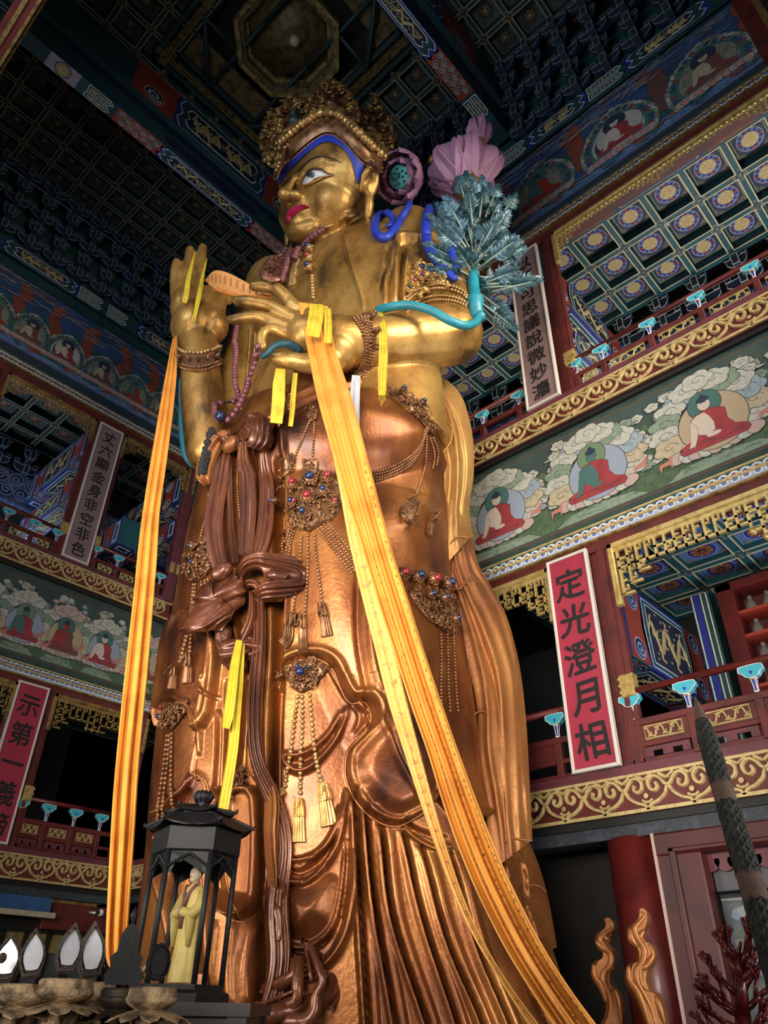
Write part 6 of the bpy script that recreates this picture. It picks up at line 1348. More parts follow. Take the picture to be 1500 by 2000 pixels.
# ---------------------------------------------------------------- sash: bows, hanging bands, tails
def shell(b, outer, inner, M, l_out, l_in, belly, ridges, amp=.03, th=.10, nw=27):
    """folded loop of a bow: pleats run along it between an outer and an inner edge"""
    A, B = spline(outer, 6), spline(inner, 6); n = 46; g = []; base = []
    for k in range(n):
        t = k/(n-1); a = A[min(int(t*(len(A)-1)+.5), len(A)-1)]; c = B[min(int(t*(len(B)-1)+.5), len(B)-1)]; row = []
        for j in range(nw):
            s_ = j/(nw-1); x, y = a[0]*(1-s_)+c[0]*s_, a[1]*(1-s_)+c[1]*s_; p, nn = on(x, y, 0, 8.9)
            v = (nn*.6-p.normalized()*.4).normalized(); e = min(1, 5*t+.15, 5*(1-t)+.15)
            row.append(p+v*(l_out*(1-s_)+l_in*s_+belly*math.sin(pi*s_)**.7*e+amp*math.cos(2*pi*ridges*s_+1.4*math.sin(3*t))*min(1, 6*s_+.1, 6*(1-s_)+.1)))
        g.append(row)
    for _ in range(3): g = [[(g[max(k-1, 0)][j]+g[k][j]*2+g[min(k+1, n-1)][j])/4 for j in range(nw)] for k in range(n)]
    bk = [[p+p.normalized()*(th+.10*math.sin(pi*j/(nw-1))) for j, p in enumerate(r)] for r in g]
    b.grid(g, M); b.grid(bk, M, flip=True)
    for e in ((0, 1), (-1, -1)):
        A_ = [r[e[0]] for r in g]; B_ = [r[e[0]] for r in bk]; b.grid([A_, B_] if e[1] > 0 else [B_, A_], M)
    b.grid([g[0], bk[0]], M, flip=True); b.grid([g[-1], bk[-1]], M)
def knot(b, c, rx, ry, M, lift):
    p, n = on(*c, lift, 8.9); r = p.dot(CD)/FPX; up = (Vector((0, 0, 1))-n*n.z).normalized(); sd = up.cross(n); rows = []
    for i in range(17):
        a = -pi/2+pi*i/16; row = []
        for k in range(40):
            f = 2*pi*k/40; m = 1+.06*math.cos(7*math.sin(f)*2.2)*math.cos(a); row.append(p+sd*(rx*r*math.cos(a)*math.cos(f)*m)+n*(.8*rx*r*math.cos(a)*math.sin(f)*m)+up*(ry*r*math.sin(a))+sd*(.35*rx*r*math.sin(a)))
        rows.append(row)
    b.grid(rows, M, closeu=True)
b = MB(); shell(b, c5((455,225),(500,180),(555,165),(600,190),(614,240),(600,295),(565,335),(530,330)), c5((462,290),(480,282),(497,280),(508,285),(512,295),(512,305),(508,315),(502,318)), G_SASH, .16, .30, .26, 5); b.build('sash_bow_loop', statue)
b = MB(); shell(b, c5((415,248),(350,285),(298,365),(268,440),(266,500),(290,528)), c5((425,300),(395,318),(362,380),(340,440),(330,490),(318,520)), G_SCARFB, .16, .28, .24, 4); b.build('sash_bow_loop', statue)
b = MB(); knot(b, c5((430,272))[0], 19, 17, G_SCARFB, .40); b.build('sash_knot', statue)
for i, (p, w) in enumerate(((((395,330),(368,500),(338,680),(346,830),(372,940)), [20,34,38,34,30]), (((405,340),(398,470),(400,620),(405,760),(420,890)), [8,10,12,14,16]), (((490,300),(488,450),(492,620),(484,760),(478,860)), [18,28,32,32,28]), (((555,345),(568,480),(566,640),(548,780),(520,860)), [16,26,30,30,26]))):
    b = MB(); strip(b, c5(*p), w, G_SASH, .20 if i % 2 == 0 else .14, .14, 2, .022, 6, bow=.16); b.build('sash_band', statue)
b = MB(); shell(b, c5((425,935),(480,880),(545,852),(605,856),(645,900),(652,965),(632,1025),(590,1078),(545,1088)), c5((455,1000),(475,965),(500,945),(530,938),(556,950),(562,985),(552,1010),(530,1030),(505,1040)), G_SASH, .26, .36, .28, 5); b.build('sash_bow_loop', statue)
b = MB(); shell(b, c5((465,1000),(495,985),(525,985),(550,1000),(560,1030),(545,1062)), c5((470,1030),(490,1020),(508,1022),(520,1032),(522,1048),(515,1065)), G_SASH, .36, .30, .10, 2, .02); b.build('sash_bow_fold', statue)
b = MB(); shell(b, c5((400,925),(335,975),(275,1045),(237,1120),(214,1190),(228,1240)), c5((425,1020),(392,1065),(362,1115),(335,1165),(312,1200),(290,1232)), G_SASH, .22, .34, .26, 5); b.build('sash_bow_loop', statue)
b = MB(); knot(b, c5((425,992))[0], 20, 19, G_SASH, .55); b.build('sash_knot', statue)
b = MB()
shell(b, c5((392,1030),(345,1110),(312,1200),(306,1285),(330,1352),(385,1402),(425,1402)), c5((410,1035),(396,1100),(378,1170),(374,1220),(386,1250),(410,1262),(436,1250)), G_SASH, .16, .26, .16, 2, .02)
shell(b, c5((515,1030),(538,1110),(530,1200),(492,1290),(452,1370),(420,1405)), c5((488,1030),(490,1100),(476,1170),(456,1220),(438,1252),(420,1268)), G_SASH, .22, .28, .16, 2, .02); b.build('sash_loop', statue)
b = MB(); strip(b, c5((545,1080),(550,1200),(545,1330),(530,1450))+c6((520,260),(528,420),(520,560),(525,740),(530,920),(535,1100),(542,1260),(546,1420),(552,1560),(568,1680),(590,1790)), [20,22,24,26,26,26,28,32,36,38,40,42,42,40,38,36], G_SASH, .30, .18, 3, .020, 5, bow=.2, nw=25, relax=30); b.build('sash_tail', statue)
b = MB(); strip(b, c6((500,90),(508,260),(500,420),(504,600),(498,780),(500,960),(498,1090)), [10,14,16,18,18,14,4], G_SCARFB, .22, .12, 2, .04, 5, bow=.2); b.build('sash_tail', statue)
b = MB(); strip(b, c6((500,1060),(512,1120),(518,1220),(505,1300),(497,1350)), [4,16,20,16,4], G_SASH, .30, .12, 1, .02, 5, bow=.2); b.build('sash_tail', statue)
b = MB()
tubes(b, c6((590,1700),(640,1690),(672,1640),(682,1580),(705,1545),(735,1560),(738,1620),(722,1680),(745,1725),(785,1718),(812,1670),(815,1610),(838,1560),(842,1520),(815,1512),(795,1545)), [20,18,14,13,13,12,11,12,15,16,13,10,9,8,6,3], G_SASH, .45, 5, k=12)
tubes(b, c6((655,1715),(690,1660),(705,1600),(725,1585)), [3,6,6,3], G_SASH, .50, 5); tubes(b, c6((745,1735),(775,1735),(800,1700)), [3,7,3], G_SASH, .50, 5); b.build('sash_curl', statue)
for hem, r in (([(540,1335),(556,1304),(588,1287),(625,1287),(652,1307),(668,1345),(684,1373),(712,1373),(727,1397),(722,1424),(700,1448),(681,1472),(677,1512),(690,1552),(716,1586),(745,1606),(775,1612),(806,1598),(832,1582)], [1.2]+[2.0]*9+[1.2]), ([(319,1384),(339,1371),(360,1375),(375,1393),(383,1420),(391,1433)], [1, 1.8, 1.8, 1]), ([(384,1482),(381,1509),(386,1519),(399,1524),(407,1543),(405,1566),(391,1583)], [1, 1.8, 1.8, 1]), ([(432,1640),(440,1700),(450,1755),(466,1788),(484,1796),(500,1786)], [1, 1.8, 1.8, 1]), (c6((1225,790),(1300,850),(1380,888),(1450,897)), [1, 2, 2, 1])):
    b = MB(); tubes(b, hem, r, G_SCARFB, .015, 5, 9.0, 8); b.build('robe_hem', statue)
# ---------------------------------------------------------------- broad scarf falling down the right side
def ribbon(outer, inner, d0, d1, M, ridges, th=.14, bulge=.16, sub=6, name='scarf'):
    o, i_ = spline(outer, sub), spline(inner, sub); n = 60; nw = 25
    o = [o[int(k*(len(o)-1)/(n-1)+.5)] for k in range(n)]; i_ = [i_[int(k*(len(i_)-1)/(n-1)+.5)] for k in range(n)]
    rows, bot = [], []
    for k in range(n):
        t = k/(n-1); d = d0+(d1-d0)*t; A, B = P(*i_[k], d), P(*o[k], d+.25); v = -((A+B)/2).normalized(); r, q = [], []
        for j in range(nw):
            s = j/(nw-1); h = bulge*math.sin(pi*s)**.8
            for (rc, rw, rh) in ridges: h += rh*math.exp(-((s-rc-.05*math.sin(t*9+rc*20))/rw)**2)*min(1, 6*t, 6*(1-t)+.35)
            r.append(A.lerp(B, s)+v*h); q.append(A.lerp(B, s)+v*(h*.3-th))
        rows.append(r); bot.append(q)
    b = MB(); b.grid(rows, M); b.grid(bot, M, flip=True); b.grid([[r[0] for r in rows], [q[0] for q in bot]], M); b.grid([[q[-1] for q in bot], [r[-1] for r in rows]], M); b.grid([rows[0], bot[0]], M); b.grid([bot[-1], rows[-1]], M)
    return b.build(name, statue)
R1 = [(.30, .05, .09), (.38, .035, -.08), (.62, .06, .10), (.70, .03, -.07)]
ribbon([(700,700),(760,708),(815,716),(862,735),(898,768),(916,815),(925,870),(925,930),(918,975),(918,1010),(923,1045)], [(690,728),(745,740),(785,760),(812,790),(832,830),(845,880),(848,930),(842,985),(836,1040),(838,1090),(846,1130)], 9.3, 9.35, G_SCARF, R1)
ribbon([(918,1020),(924,1060),(936,1105),(962,1150),(988,1200),(1006,1260),(1018,1320),(1027,1400),(1032,1480),(1036,1560),(1040,1640)], [(838,1010),(848,1070),(862,1130),(880,1190),(900,1260),(922,1330),(934,1400),(935,1470),(944,1540),(952,1610),(962,1700)], 9.45, 9.6, G_SCARFB, [(.25, .05, .08), (.40, .03, -.09), (.48, .05, .09), (.75, .07, .07), (.84, .03, -.06)])
ribbon([(1022,1620),(1045,1670),(1062,1720),(1076,1780),(1088,1850)], [(955,1660),(962,1710),(972,1760),(985,1830),(1000,1890)], 9.7, 9.8, G_SCARFB, [(.3, .06, .08), (.6, .05, -.07)])
ribbon([(1070,1830),(1088,1880),(1105,1940),(1128,2000),(1160,2080)], [(985,1850),(1010,1920),(1040,1990),(1070,2060),(1100,2140)], 9.6, 9.7, G_SCARFB, [(.35, .06, .09), (.65, .05, -.07)])
for p, d, r in (([(880,1062),(890,1050),(905,1048),(920,1050),(925,1043)], 9.2, 4), ([(872,1135),(880,1150),(900,1148),(915,1128),(925,1128),(934,1140)], 9.25, 3.5), ([(925,1400),(930,1392),(945,1390),(958,1398)], 9.35, 4), ([(985,1650),(1000,1638),(1020,1640),(1040,1642)], 9.45, 4), ([(1030,1735),(1040,1728),(1055,1732),(1068,1742)], 9.5, 3), ([(836,828),(850,818),(868,822),(882,836),(880,862),(866,882),(850,888),(842,900)], 9.05, 4), ([(808,716),(800,735),(812,752),(835,752),(856,742)], 9.0, 3.5)):
    b = MB(); p = spline(p, 4); b.tube([P(x, y, d+.12) for x, y in p], [rp(x, y, d+.1, r*.55)*(.5+.5*math.sin(pi*(i+.5)/len(p))) for i, (x, y) in enumerate(p)], G_SCARFB if d > 9.15 else G_SCARF, 8); b.build('scarf_edge', statue)
# blue locks of hair over the shoulder
for p, r in (([(802,393),(797,412),(785,432),(770,455),(755,470),(742,468),(733,455),(734,438),(745,424),(760,420),(769,430),(764,445),(754,448)], [5,7,7.5,8,9,9,9,8,7,7,6,4.5,3]), ([(838,405),(833,430),(832,455),(836,480),(848,505),(862,525),(876,540),(890,552)], [9,9.5,10,10.5,10,9,8,6]), ([(872,465),(878,490),(884,515),(892,535)], [6,8,8,6])):
    b = MB(); tubes(b, p, r, M_HAIRB, .06, 5, k=12); b.build('hair_lock', statue)
# ================================================================ CLOTH OFFERINGS
M_KAT = mat('orange_silk', (.64, .275, .042), .5, col2=(.52, .20, .028), scale=2.5, sub=.1); M_KATP = mat('pale_orange_silk', (.70, .38, .105), .5, col2=(.62, .31, .07), scale=3); M_KATD = mat('deep_orange_silk', (.50, .16, .02), .55, col2=(.62, .24, .03), scale=3)
M_YEL = mat('lemon_silk', (.54, .41, .03), .45, col2=(.42, .30, .018), scale=5, bump=.3, bscale=40); M_WSILK = mat('white_silk', (.55, .57, .62), .5, col2=(.42, .44, .5), scale=5, bump=.3, bscale=30); M_INKB = mat('brown_print', (.10, .045, .015), .7); M_INKL = mat('faint_print', (.42, .25, .09), .7)
def cloth(name, A, B, dA, dB, M, pleats, amp, label, cat, group=None, sub=6, n=90, nw=33, marks=(), phase=0.0, parent=None, th=.012, hang=0.0):
    """hanging cloth between a left and a right edge (picture outline), with its own distances"""
    A, B = spline(A, sub), spline(B, sub); pick = lambda S, t: [S[min(int(t*(len(S)-1)), len(S)-2)][k]*(1-(t*(len(S)-1)-min(int(t*(len(S)-1)), len(S)-2)))+S[min(int(t*(len(S)-1)), len(S)-2)+1][k]*(t*(len(S)-1)-min(int(t*(len(S)-1)), len(S)-2)) for k in (0, 1)]
    rows = []; nrm = []
    for k in range(n):
        t = k/(n-1); d = float(np.interp(t, np.linspace(0, 1, len(dA)), dA)); d2 = float(np.interp(t, np.linspace(0, 1, len(dB)), dB))
        a, b_ = P(*pick(A, t), d), P(*pick(B, t), d2); v = -((a+b_)/2).normalized(); r = []
        for j in range(nw):
            s = j/(nw-1); h = amp*(math.sin(s*pi*2*pleats+phase+1.2*math.sin(t*2.3))+.35*math.sin(s*pi*4.7*pleats+t*3))*min(1, .35+1.2*t)*min(1, 8*s+.2, 8*(1-s)+.2)
            r.append(a.lerp(b_, s)+v*h)
        rows.append(r); nrm.append(v)
    b = MB(); b.grid(rows, M); b.grid([[p-nrm[i]*th for p in r] for i, r in enumerate(rows)], M, flip=True)
    q = random.Random(len(label or name)); W = lambda s, t: (lambda i, j, fi, fj: rows[i][j].lerp(rows[i][j+1], fj).lerp(rows[i+1][j].lerp(rows[i+1][j+1], fj), fi)+nrm[i]*.006)(min(int(t*(n-1)), n-2), min(int(s*(nw-1)), nw-2), t*(n-1)-min(int(t*(n-1)), n-2), s*(nw-1)-min(int(s*(nw-1)), nw-2))
    for (s0, ds, t0, t1, cnt, ink) in marks:     # printed characters and edge script
        for k in range(cnt):
            t = t0+(t1-t0)*(k+.5)/cnt; dt = (t1-t0)/cnt
            for m in range(4):
                x0, y0, x1, y1 = [(q.random()-.5) for _ in range(4)]
                p0, p1 = (s0+ds*x0, t+dt*.62*y0), (s0+ds*(x0*.4+x1*.6), t+dt*.62*(y0*.3+y1*.7)); w = ds*.16
                if min(p0[0], p1[0]) < .02 or max(p0[0], p1[0]) > .97: continue
                b.add([W(p0[0]-w*.5, p0[1]), W(p0[0]+w*.5, p0[1]+dt*.05), W(p1[0]+w*.5, p1[1]+dt*.05), W(p1[0]-w*.5, p1[1])], [(0, 1, 2, 3)], ink)
    if parent is not None: return b.build(name, parent)
    return tag(b.build(name), label, cat, group)
# scarf hung from the raised right hand
cloth('offering_scarf', [(337,662),(318,760),(301,860),(286,950),(272,1050),(262,1150),(251,1250),(240,1350),(230,1450),(221,1550),(215,1650),(210,1750),(206,1860),(215,1892)], [(345,655),(345,730),(336,820),(323,920),(312,1000),(306,1100),(298,1200),(290,1300),(280,1400),(271,1500),(265,1600),(258,1700),(251,1800),(244,1885)],
      [9.05, 8.7, 8.0, 7.2], [9.05, 8.75, 8.1, 7.3], M_KAT, 2.2, .08, 'long orange silk scarf hanging straight down from the raised hand, left of the statue', 'scarf', 'orange offering scarves', marks=[(.55, .03, .1, .97, 70, M_KATD), (.70, .03, .1, .97, 90, M_INKB), (.30, .02, .3, .9, 40, M_KATD)])
# scarves slanting from the left hand to the lower right
cloth('offering_scarf', [(592,600),(606,690),(624,780),(646,870),(664,960),(680,1050),(703,1150),(728,1250),(755,1360),(786,1460),(815,1550),(845,1640),(886,1750),(930,1840),(985,1930),(1035,2010)], [(610,600),(640,690),(662,780),(684,870),(700,960),(715,1050),(738,1150),(765,1250),(792,1360),(818,1460),(842,1550),(868,1640),(905,1750),(945,1840),(1000,1930),(1060,2010)],
      [7.72, 7.5, 7.3, 7.1, 7.0, 6.9], [7.72, 7.48, 7.25, 7.05, 6.95, 6.85], M_KATP, 1.0, .03, 'pale orange printed strip slanting from the left hand, leftmost of the slanting scarves', 'scarf', 'orange offering scarves', marks=[(.5, .55, .28, .98, 34, M_INKL), (.92, .05, .25, .98, 80, M_INKB)])
cloth('offering_scarf', [(582,590),(600,680),(618,770),(642,860),(668,950),(700,1050),(730,1150),(765,1260),(800,1370),(835,1470),(862,1560),(893,1650),(930,1740),(985,1850),(1040,1940),(1085,2010)], [(640,598),(655,680),(688,780),(712,870),(738,970),(768,1080),(800,1180),(838,1300),(872,1400),(900,1480),(930,1560),(965,1650),(1005,1740),(1062,1850),(1120,1940),(1172,2010)],
      [7.68, 7.42, 7.2, 7.0, 6.85, 6.75], [7.60, 7.38, 7.15, 6.95, 6.8, 6.7], M_KAT, 2.3, .10, 'broad folded orange scarf slanting from the left hand down to the lower right', 'scarf', 'orange offering scarves', marks=[(.86, .10, .22, .98, 70, M_INKB), (.30, .06, .35, .98, 60, M_INKB), (.60, .12, .5, .98, 40, M_INKL)], phase=.7)
# printed end folded between the two hands
b = MB(); rows = []
top = spline([(402,545),(418,529),(440,531),(470,545),(500,562),(530,575)], 5); bot = spline([(400,548),(418,562),(440,572),(470,578),(500,579),(532,580)], 5)
for i in range(9):
    t = i/8; rows.append([P(a[0]*(1-t)+c[0]*t, a[1]*(1-t)+c[1]*t, 8.75-.7*k/(len(top)-1))-P(a[0], a[1], 8.7).normalized()*(.10*math.sin(pi*min(1, t*1.1))) for k, (a, c) in enumerate(zip(top, bot))])
b.slab(rows, -ray(450, 560).normalized(), .03, mat('printed_orange_cloth', (.66, .30, .09), .5, col2=(.55, .22, .06), scale=5))
for k in range(11):
    for i in (2, 3, 4):
        x = 418+9.5*k+i*1.5; c = rows[i][min(2+2*k, len(top)-2)]; v = -c.normalized(); b.ball(c+v*.01, .028, mat('print_brown', (.30, .12, .04), .6), 6, 4, (.7, .7, 1.4))
for k in range(24): b.ball(P(424+4.5*k, 566+8*math.sin(min(1, k/16)*1.57)+6*min(1, k/10), 8.55-.02*k), .04, M_KATD, 6, 4)
tag(b.build('printed_scarf_end'), 'curved printed end of an orange cloth bridging the two hands', 'scarf')
def ribbon_thing(pts, wd, M, lab, lift=.10, ridges=3, amp=.015, dflt=9.0, group='silk ribbons tied on the statue', depth=None, fr=0):
    b = MB()
    if depth is None: strip(b, pts, wd, M, lift, .012, ridges, amp, 6, dflt, 0, 15)
    else:
        sp = spline(pts, 6); n = len(sp); rows = []
        for i, (x, y) in enumerate(sp):
            t = i/(n-1); d = float(np.interp(t, np.linspace(0, 1, len(depth)), depth)); w = float(np.interp(t, np.linspace(0, 1, len(wd)), wd)); j0 = 2.0*math.sin(i*1.7) if i == n-1 else 0
            tx, ty = sp[min(i+1, n-1)][0]-sp[max(i-1, 0)][0], sp[min(i+1, n-1)][1]-sp[max(i-1, 0)][1]; L_ = math.hypot(tx, ty); nx, ny = ty/L_, -tx/L_
            rows.append([P(x-nx*w*(s/14-.5), y-ny*w*(s/14-.5)+j0, d)-P(x, y, d).normalized()*(amp*math.cos(s/14*pi*2*ridges+.6*math.sin(t*5))) for s in range(15)])
        b.slab(rows, -ray(*pts[0]).normalized(), .012, M)
        for k in range(fr):
            a = rows[-1][min(14, int(14*(k+.5)/fr))]; b.tube([a, a-Vector((0, 0, .10+.05*((k*7) % 3)))], .006, M, 4)
    return tag(b.build('silk_ribbon'), lab, 'ribbon', group)
for p, w, l in (([(381,492),(374,520),(368,545),(364,575),(361,592)], [2,6,9,10,7], 'yellow silk ribbon looped over the ring finger of the raised hand'), ([(404,505),(398,530),(393,555),(387,585),(382,610),(378,630)], [2,5,8,9,8,2], 'yellow silk ribbon looped over the middle finger of the raised hand')):
    ribbon_thing(p, w, M_YEL, l, depth=[8.8, 8.75, 8.72], ridges=2)
ribbon_thing([(619,594),(616,625),(610,655)], [26,30,28], M_YEL, 'broad yellow silk patch over the orange scarf on the left hand', depth=[7.45, 7.35, 7.33], ridges=3)
ribbon_thing([(640,602),(641,635),(640,668)], [13,16,14], M_YEL, 'narrow yellow ribbon beside the broad yellow patch on the left hand', depth=[7.5, 7.4, 7.38], ridges=2)
ribbon_thing([(741,604),(748,640),(749,690),(747,730),(746,772)], [8,15,18,18,14], M_YEL, 'yellow silk ribbon hanging behind the bracelet of the left forearm', depth=[8.0, 7.75, 7.7, 7.7], ridges=3, fr=4)
ribbon_thing([(548,720),(545,750),(543,790),(539,828)], [18,24,25,24], M_YEL, 'yellow silk ribbon hanging below the left thumb, the broader of the pair', depth=[7.8, 7.8, 7.85], ridges=2)
ribbon_thing([(577,728),(573,770),(571,800),(567,834)], [9,10,10,9], M_YEL, 'narrow yellow ribbon hanging below the left thumb', depth=[7.8, 7.8, 7.85], ridges=1)
ribbon_thing([(696,733),(693,775),(693,820),(695,870)], [16,20,19,10], M_WSILK, 'white silk ribbon hanging below the left wrist over the belly', depth=[7.95, 7.9, 7.95], ridges=2)
ribbon_thing([(467,1250),(458,1300),(452,1350),(445,1400),(440,1422)], [12,17,19,20,14], M_YEL, 'shorter yellow silk ribbon hanging from the sash loop', depth=[float(on(470, 1255)[0].dot(CF))-.45, 7.9, 7.85], ridges=3)
ribbon_thing([(474,1258),(466,1330),(460,1400),(455,1460),(446,1520),(435,1582)], [8,18,20,20,20,20], M_YEL, 'long yellow silk ribbon hanging from the sash loop nearly to the black lantern', depth=[float(on(470, 1255)[0].dot(CF))-.42, 8.0, 7.95, 7.95], ridges=3, fr=6)
# ================================================================ PRAYER BEADS
t = thing('prayer_beads', P(458, 846, 8.2), 'long string of purple wooden prayer beads hanging from the neck over the belly', 'beads')
M_PUR = mat('purple_wood', (.13, .035, .05), .3, col2=(.17, .06, .07), scale=8); M_TBLK = mat('black_cord', (.012, .012, .014), .8, bump=.6, bscale=60)
def bead_line(pts, r, M, lift, name, gap=1.5):
    b = MB(); sp = spline(pts, 10); p, _ = path_on(pts, 10, lift, 9.0); s = 0; i0 = 0; k = 0
    acc = 0; R = r*p[0].dot(CD)/FPX
    for i in range(1, len(p)):
        acc += (p[i]-p[i-1]).length
        if acc >= R*gap:
            tdir = (p[i]-p[i-1]).normalized(); b.ball(p[i], R, M, 10, 7, (1, 1, 1)); acc = 0
    b.tube(p, R*.35, M_TBLK, 5); return b.build(name, t)
bead_line([(628,440),(612,450),(595,466),(583,484),(576,502),(571,525),(566,545),(560,562)], 6, M_PUR, .16, 'bead_strand', 1.15)
bead_line([(472,642),(469,667),(464,692),(459,720),(454,748),(450,775),(448,810),(449,836),(455,848)], 5.6, M_PUR, .30, 'bead_strand', 1.25)
bead_line([(536,660),(528,690),(519,715),(511,738),(503,760),(496,783),(486,806),(474,828),(462,840)], 6.2, M_PUR, .22, 'bead_strand', 1.85)
b = MB(); p, n_ = on(459, 842, .34, 8.4); b.ball(p, .085, mat('dark_blue_bead', (.01, .02, .05), .25), 12, 8); b.build('counter_bead', t); b = MB(); p2, _ = on(470, 656, .3, 8.8); b.ball(p2, .085, MATS['dark_blue_bead'], 12, 8); b.build('counter_bead', t)
b = MB()
for k in range(26):
    x, y = [float(np.interp(k/25, [0, .35, 1], q)) for q in ((452, 444, 433), (868, 905, 950))]; p, _ = on(x, y, .42, 8.4); b.ball(p+Vector((.03*math.sin(k*1.9), 0, 0)), .055, M_TBLK, 7, 5)
b.build('cord_tassel', t)
# ================================================================ STEM, BOUQUET, LOTUS FLOWERS
M_STEM = mat('teal_stem', (.012, .20, .27), .45, col2=(.01, .15, .21), scale=3); M_STEMD = mat('dark_teal_stem', (.008, .05, .075), .5)
t = thing('flower_stalk', P(925, 620, 8.1), 'thick bright teal stalk curving along the left forearm and rising beside the elbow', 'stalk')
b = MB(); p = [P(x, y, d) for x, y, d in spline([(738,606,8.0),(765,599,7.85),(800,596,7.8),(840,606,7.8),(880,627,7.85),(908,636,7.95),(928,630,8.1),(938,614,8.25)], 6)]; b.tube(p, [rp(800, 600, 7.9, 8.5)]*len(p), M_STEM, 12); b.build('curved_stem', t)
b = MB(); b.lathe(P(931, 622, 8.35), [(rp(930, 600, 8.35, r), h) for r, h in ((9, 0), (13.5, .02), (14, .34), (17, .42), (17, .47), (12, .53), (11, .95), (9, 1.15))], M_STEM, 14); b.ball(P(938, 618, 8.2), rp(930, 600, 8.2, 11), M_STEM, 10, 8); b.build('stalk_socket', t)
b = MB(); p = [P(x, y, d) for x, y, d in spline([(512,697,7.66),(522,690,7.6),(536,677,7.55),(552,672,7.55),(570,674,7.62),(585,684,7.75)], 6)]; b.tube(p, [rp(540, 680, 7.6, r) for r in np.linspace(6, 9, len(p))], M_STEMD, 10); tag(b.build('stem_tip'), 'dark teal stem tip pinched between the left thumb and curled finger', 'stem')
b = MB(); p = [P(x, y, d) for x, y, d in spline([(352,740,9.6),(353,790,9.65),(356,840,9.7),(362,880,9.8),(374,902,9.9),(388,908,10)], 5)]; b.tube(p, [rp(352, 800, 9.6, r) for r in np.linspace(3, 9, len(p)-8).tolist()+[9]*8], M_STEM, 10); tag(b.build('flower_stalk'), 'second teal stalk passing behind the raised right forearm', 'stalk')
M_LEAF = [mat('teal_leaf', (.016, .065, .085), .4, .15, col2=(.009, .035, .047), scale=4), mat('steel_blue_leaf', (.075, .16, .22), .35, .25, col2=(.035, .08, .12), scale=4), mat('dark_teal_leaf', (.012, .05, .06), .5)]
t = thing('feathery_bouquet', P(935, 500, 8.5), 'big feathery bouquet of steel-blue and teal leaves beside the left shoulder', 'bouquet')
q = random.Random(12)
def leaf(b, c, d, up, L, w, M):
    d = d.normalized(); s = d.cross(up).normalized(); n = s.cross(d)
    pts = [(0, 0), (.12, .5), (.25, .35), (.35, .95), (.5, .6), (.62, .8), (.75, .38), (1.0, 0)]
    cen = [c+d*(L*x)+n*(.10*L*math.sin(pi*x)) for x, y in pts]; le = [c+d*(L*x)+s*(w*y)+n*(.10*L*math.sin(pi*x)-.18*w*y) for x, y in pts]; re = [c+d*(L*x)-s*(w*y)+n*(.10*L*math.sin(pi*x)-.18*w*y) for x, y in pts]
    b.grid([le, cen, re], M, False)
sprays = []
for k in range(72):
    x = 930+(q.random()-.5)*(150-.25*abs(y_-470)) if False else 938+(q.random()-.5)*132; y = 375+q.random()*185
    if abs(x-925)/82 > 1-.55*max(0, (430-y)/90): x = 925+(x-925)*.45
    sprays.append((x, y))
sprays += [(925, 345), (915, 370), (940, 400), (985, 480), (975, 560), (985, 520), (960, 590), (905, 545), (965, 610), (890, 480), (940, 470), (910, 430)]
for i, (x, y) in enumerate(sprays):
    b = MB(); d = 8.15+.9*q.random(); c = P(x, y, d); root = P(925+(x-925)*.15, 500+(y-500)*.3, 8.55)
    ax = (c-root).normalized()*.6+Vector((0, 0, .55)); ax = (ax+CS*(x-925)/230).normalized(); L = .34+.24*q.random(); v = -c.normalized(); sd = ax.cross(v).normalized(); M = M_LEAF[q.choice([0, 0, 1, 1, 2])]
    if y > 560: ax = (CS*.6-Vector((0, 0, .7))).normalized(); sd = ax.cross(v).normalized()
    b.tube([c-ax*.35, c, c+ax*L], [.02, .016, .006], MATS['teal_leaf_rib'] if 'teal_leaf_rib' in MATS else mat('teal_leaf_rib', (.22, .30, .27), .5), 5)
    for m in range(17):
        f = m/16; s = 1 if m % 2 else -1; leaf(b, c+ax*(L*f*.9), (ax*(.55+.6*f)+sd*s*(1-f*.7)+v*(.35*(q.random()-.3))), v+ax*.2, .21*(1.05-.45*f)*(.8+.4*q.random()), .038, M if q.random() < .75 else M_LEAF[q.choice([0, 1, 2])])
    b.build('leaf_spray', t)
b = MB(); b.tube([P(929, 545, 8.5), P(927, 470, 8.95), P(925, 360, 9.1)], [.08, .05, .02], M_STEM, 8); b.build('stem', t)
M_LOT = mat('pink_lotus_petal', (.46, .23, .36), .5, col2=(.36, .17, .29), scale=2.5); M_LOTD = mat('mauve_lotus_petal', (.26, .12, .20), .5, col2=(.18, .08, .14), scale=3); M_POD = mat('turquoise_pod', (.10, .50, .50), .5)
def petal(b, c, out, up, L, w, curl, M, th=.02):
    out = out.normalized(); up = up.normalized(); sd = out.cross(up).normalized(); rows = []
    for i in range(11):
        t = i/10; hw = w*(math.sin(pi*min(1, t*.86+.10))**.75)*(1 if t < .8 else (1-(t-.8)/.2*.75)); cc = c+up*(L*t)+out*(curl[0]*math.sin(pi*t*.9)+curl[1]*t**3); r = []
        for j in range(7):
            s = j/3-1; r.append(cc+sd*(hw*s)-out*(.30*w*s*s*(1-t*.3)))
        rows.append(r)
    b.slab(rows, out, th, M)
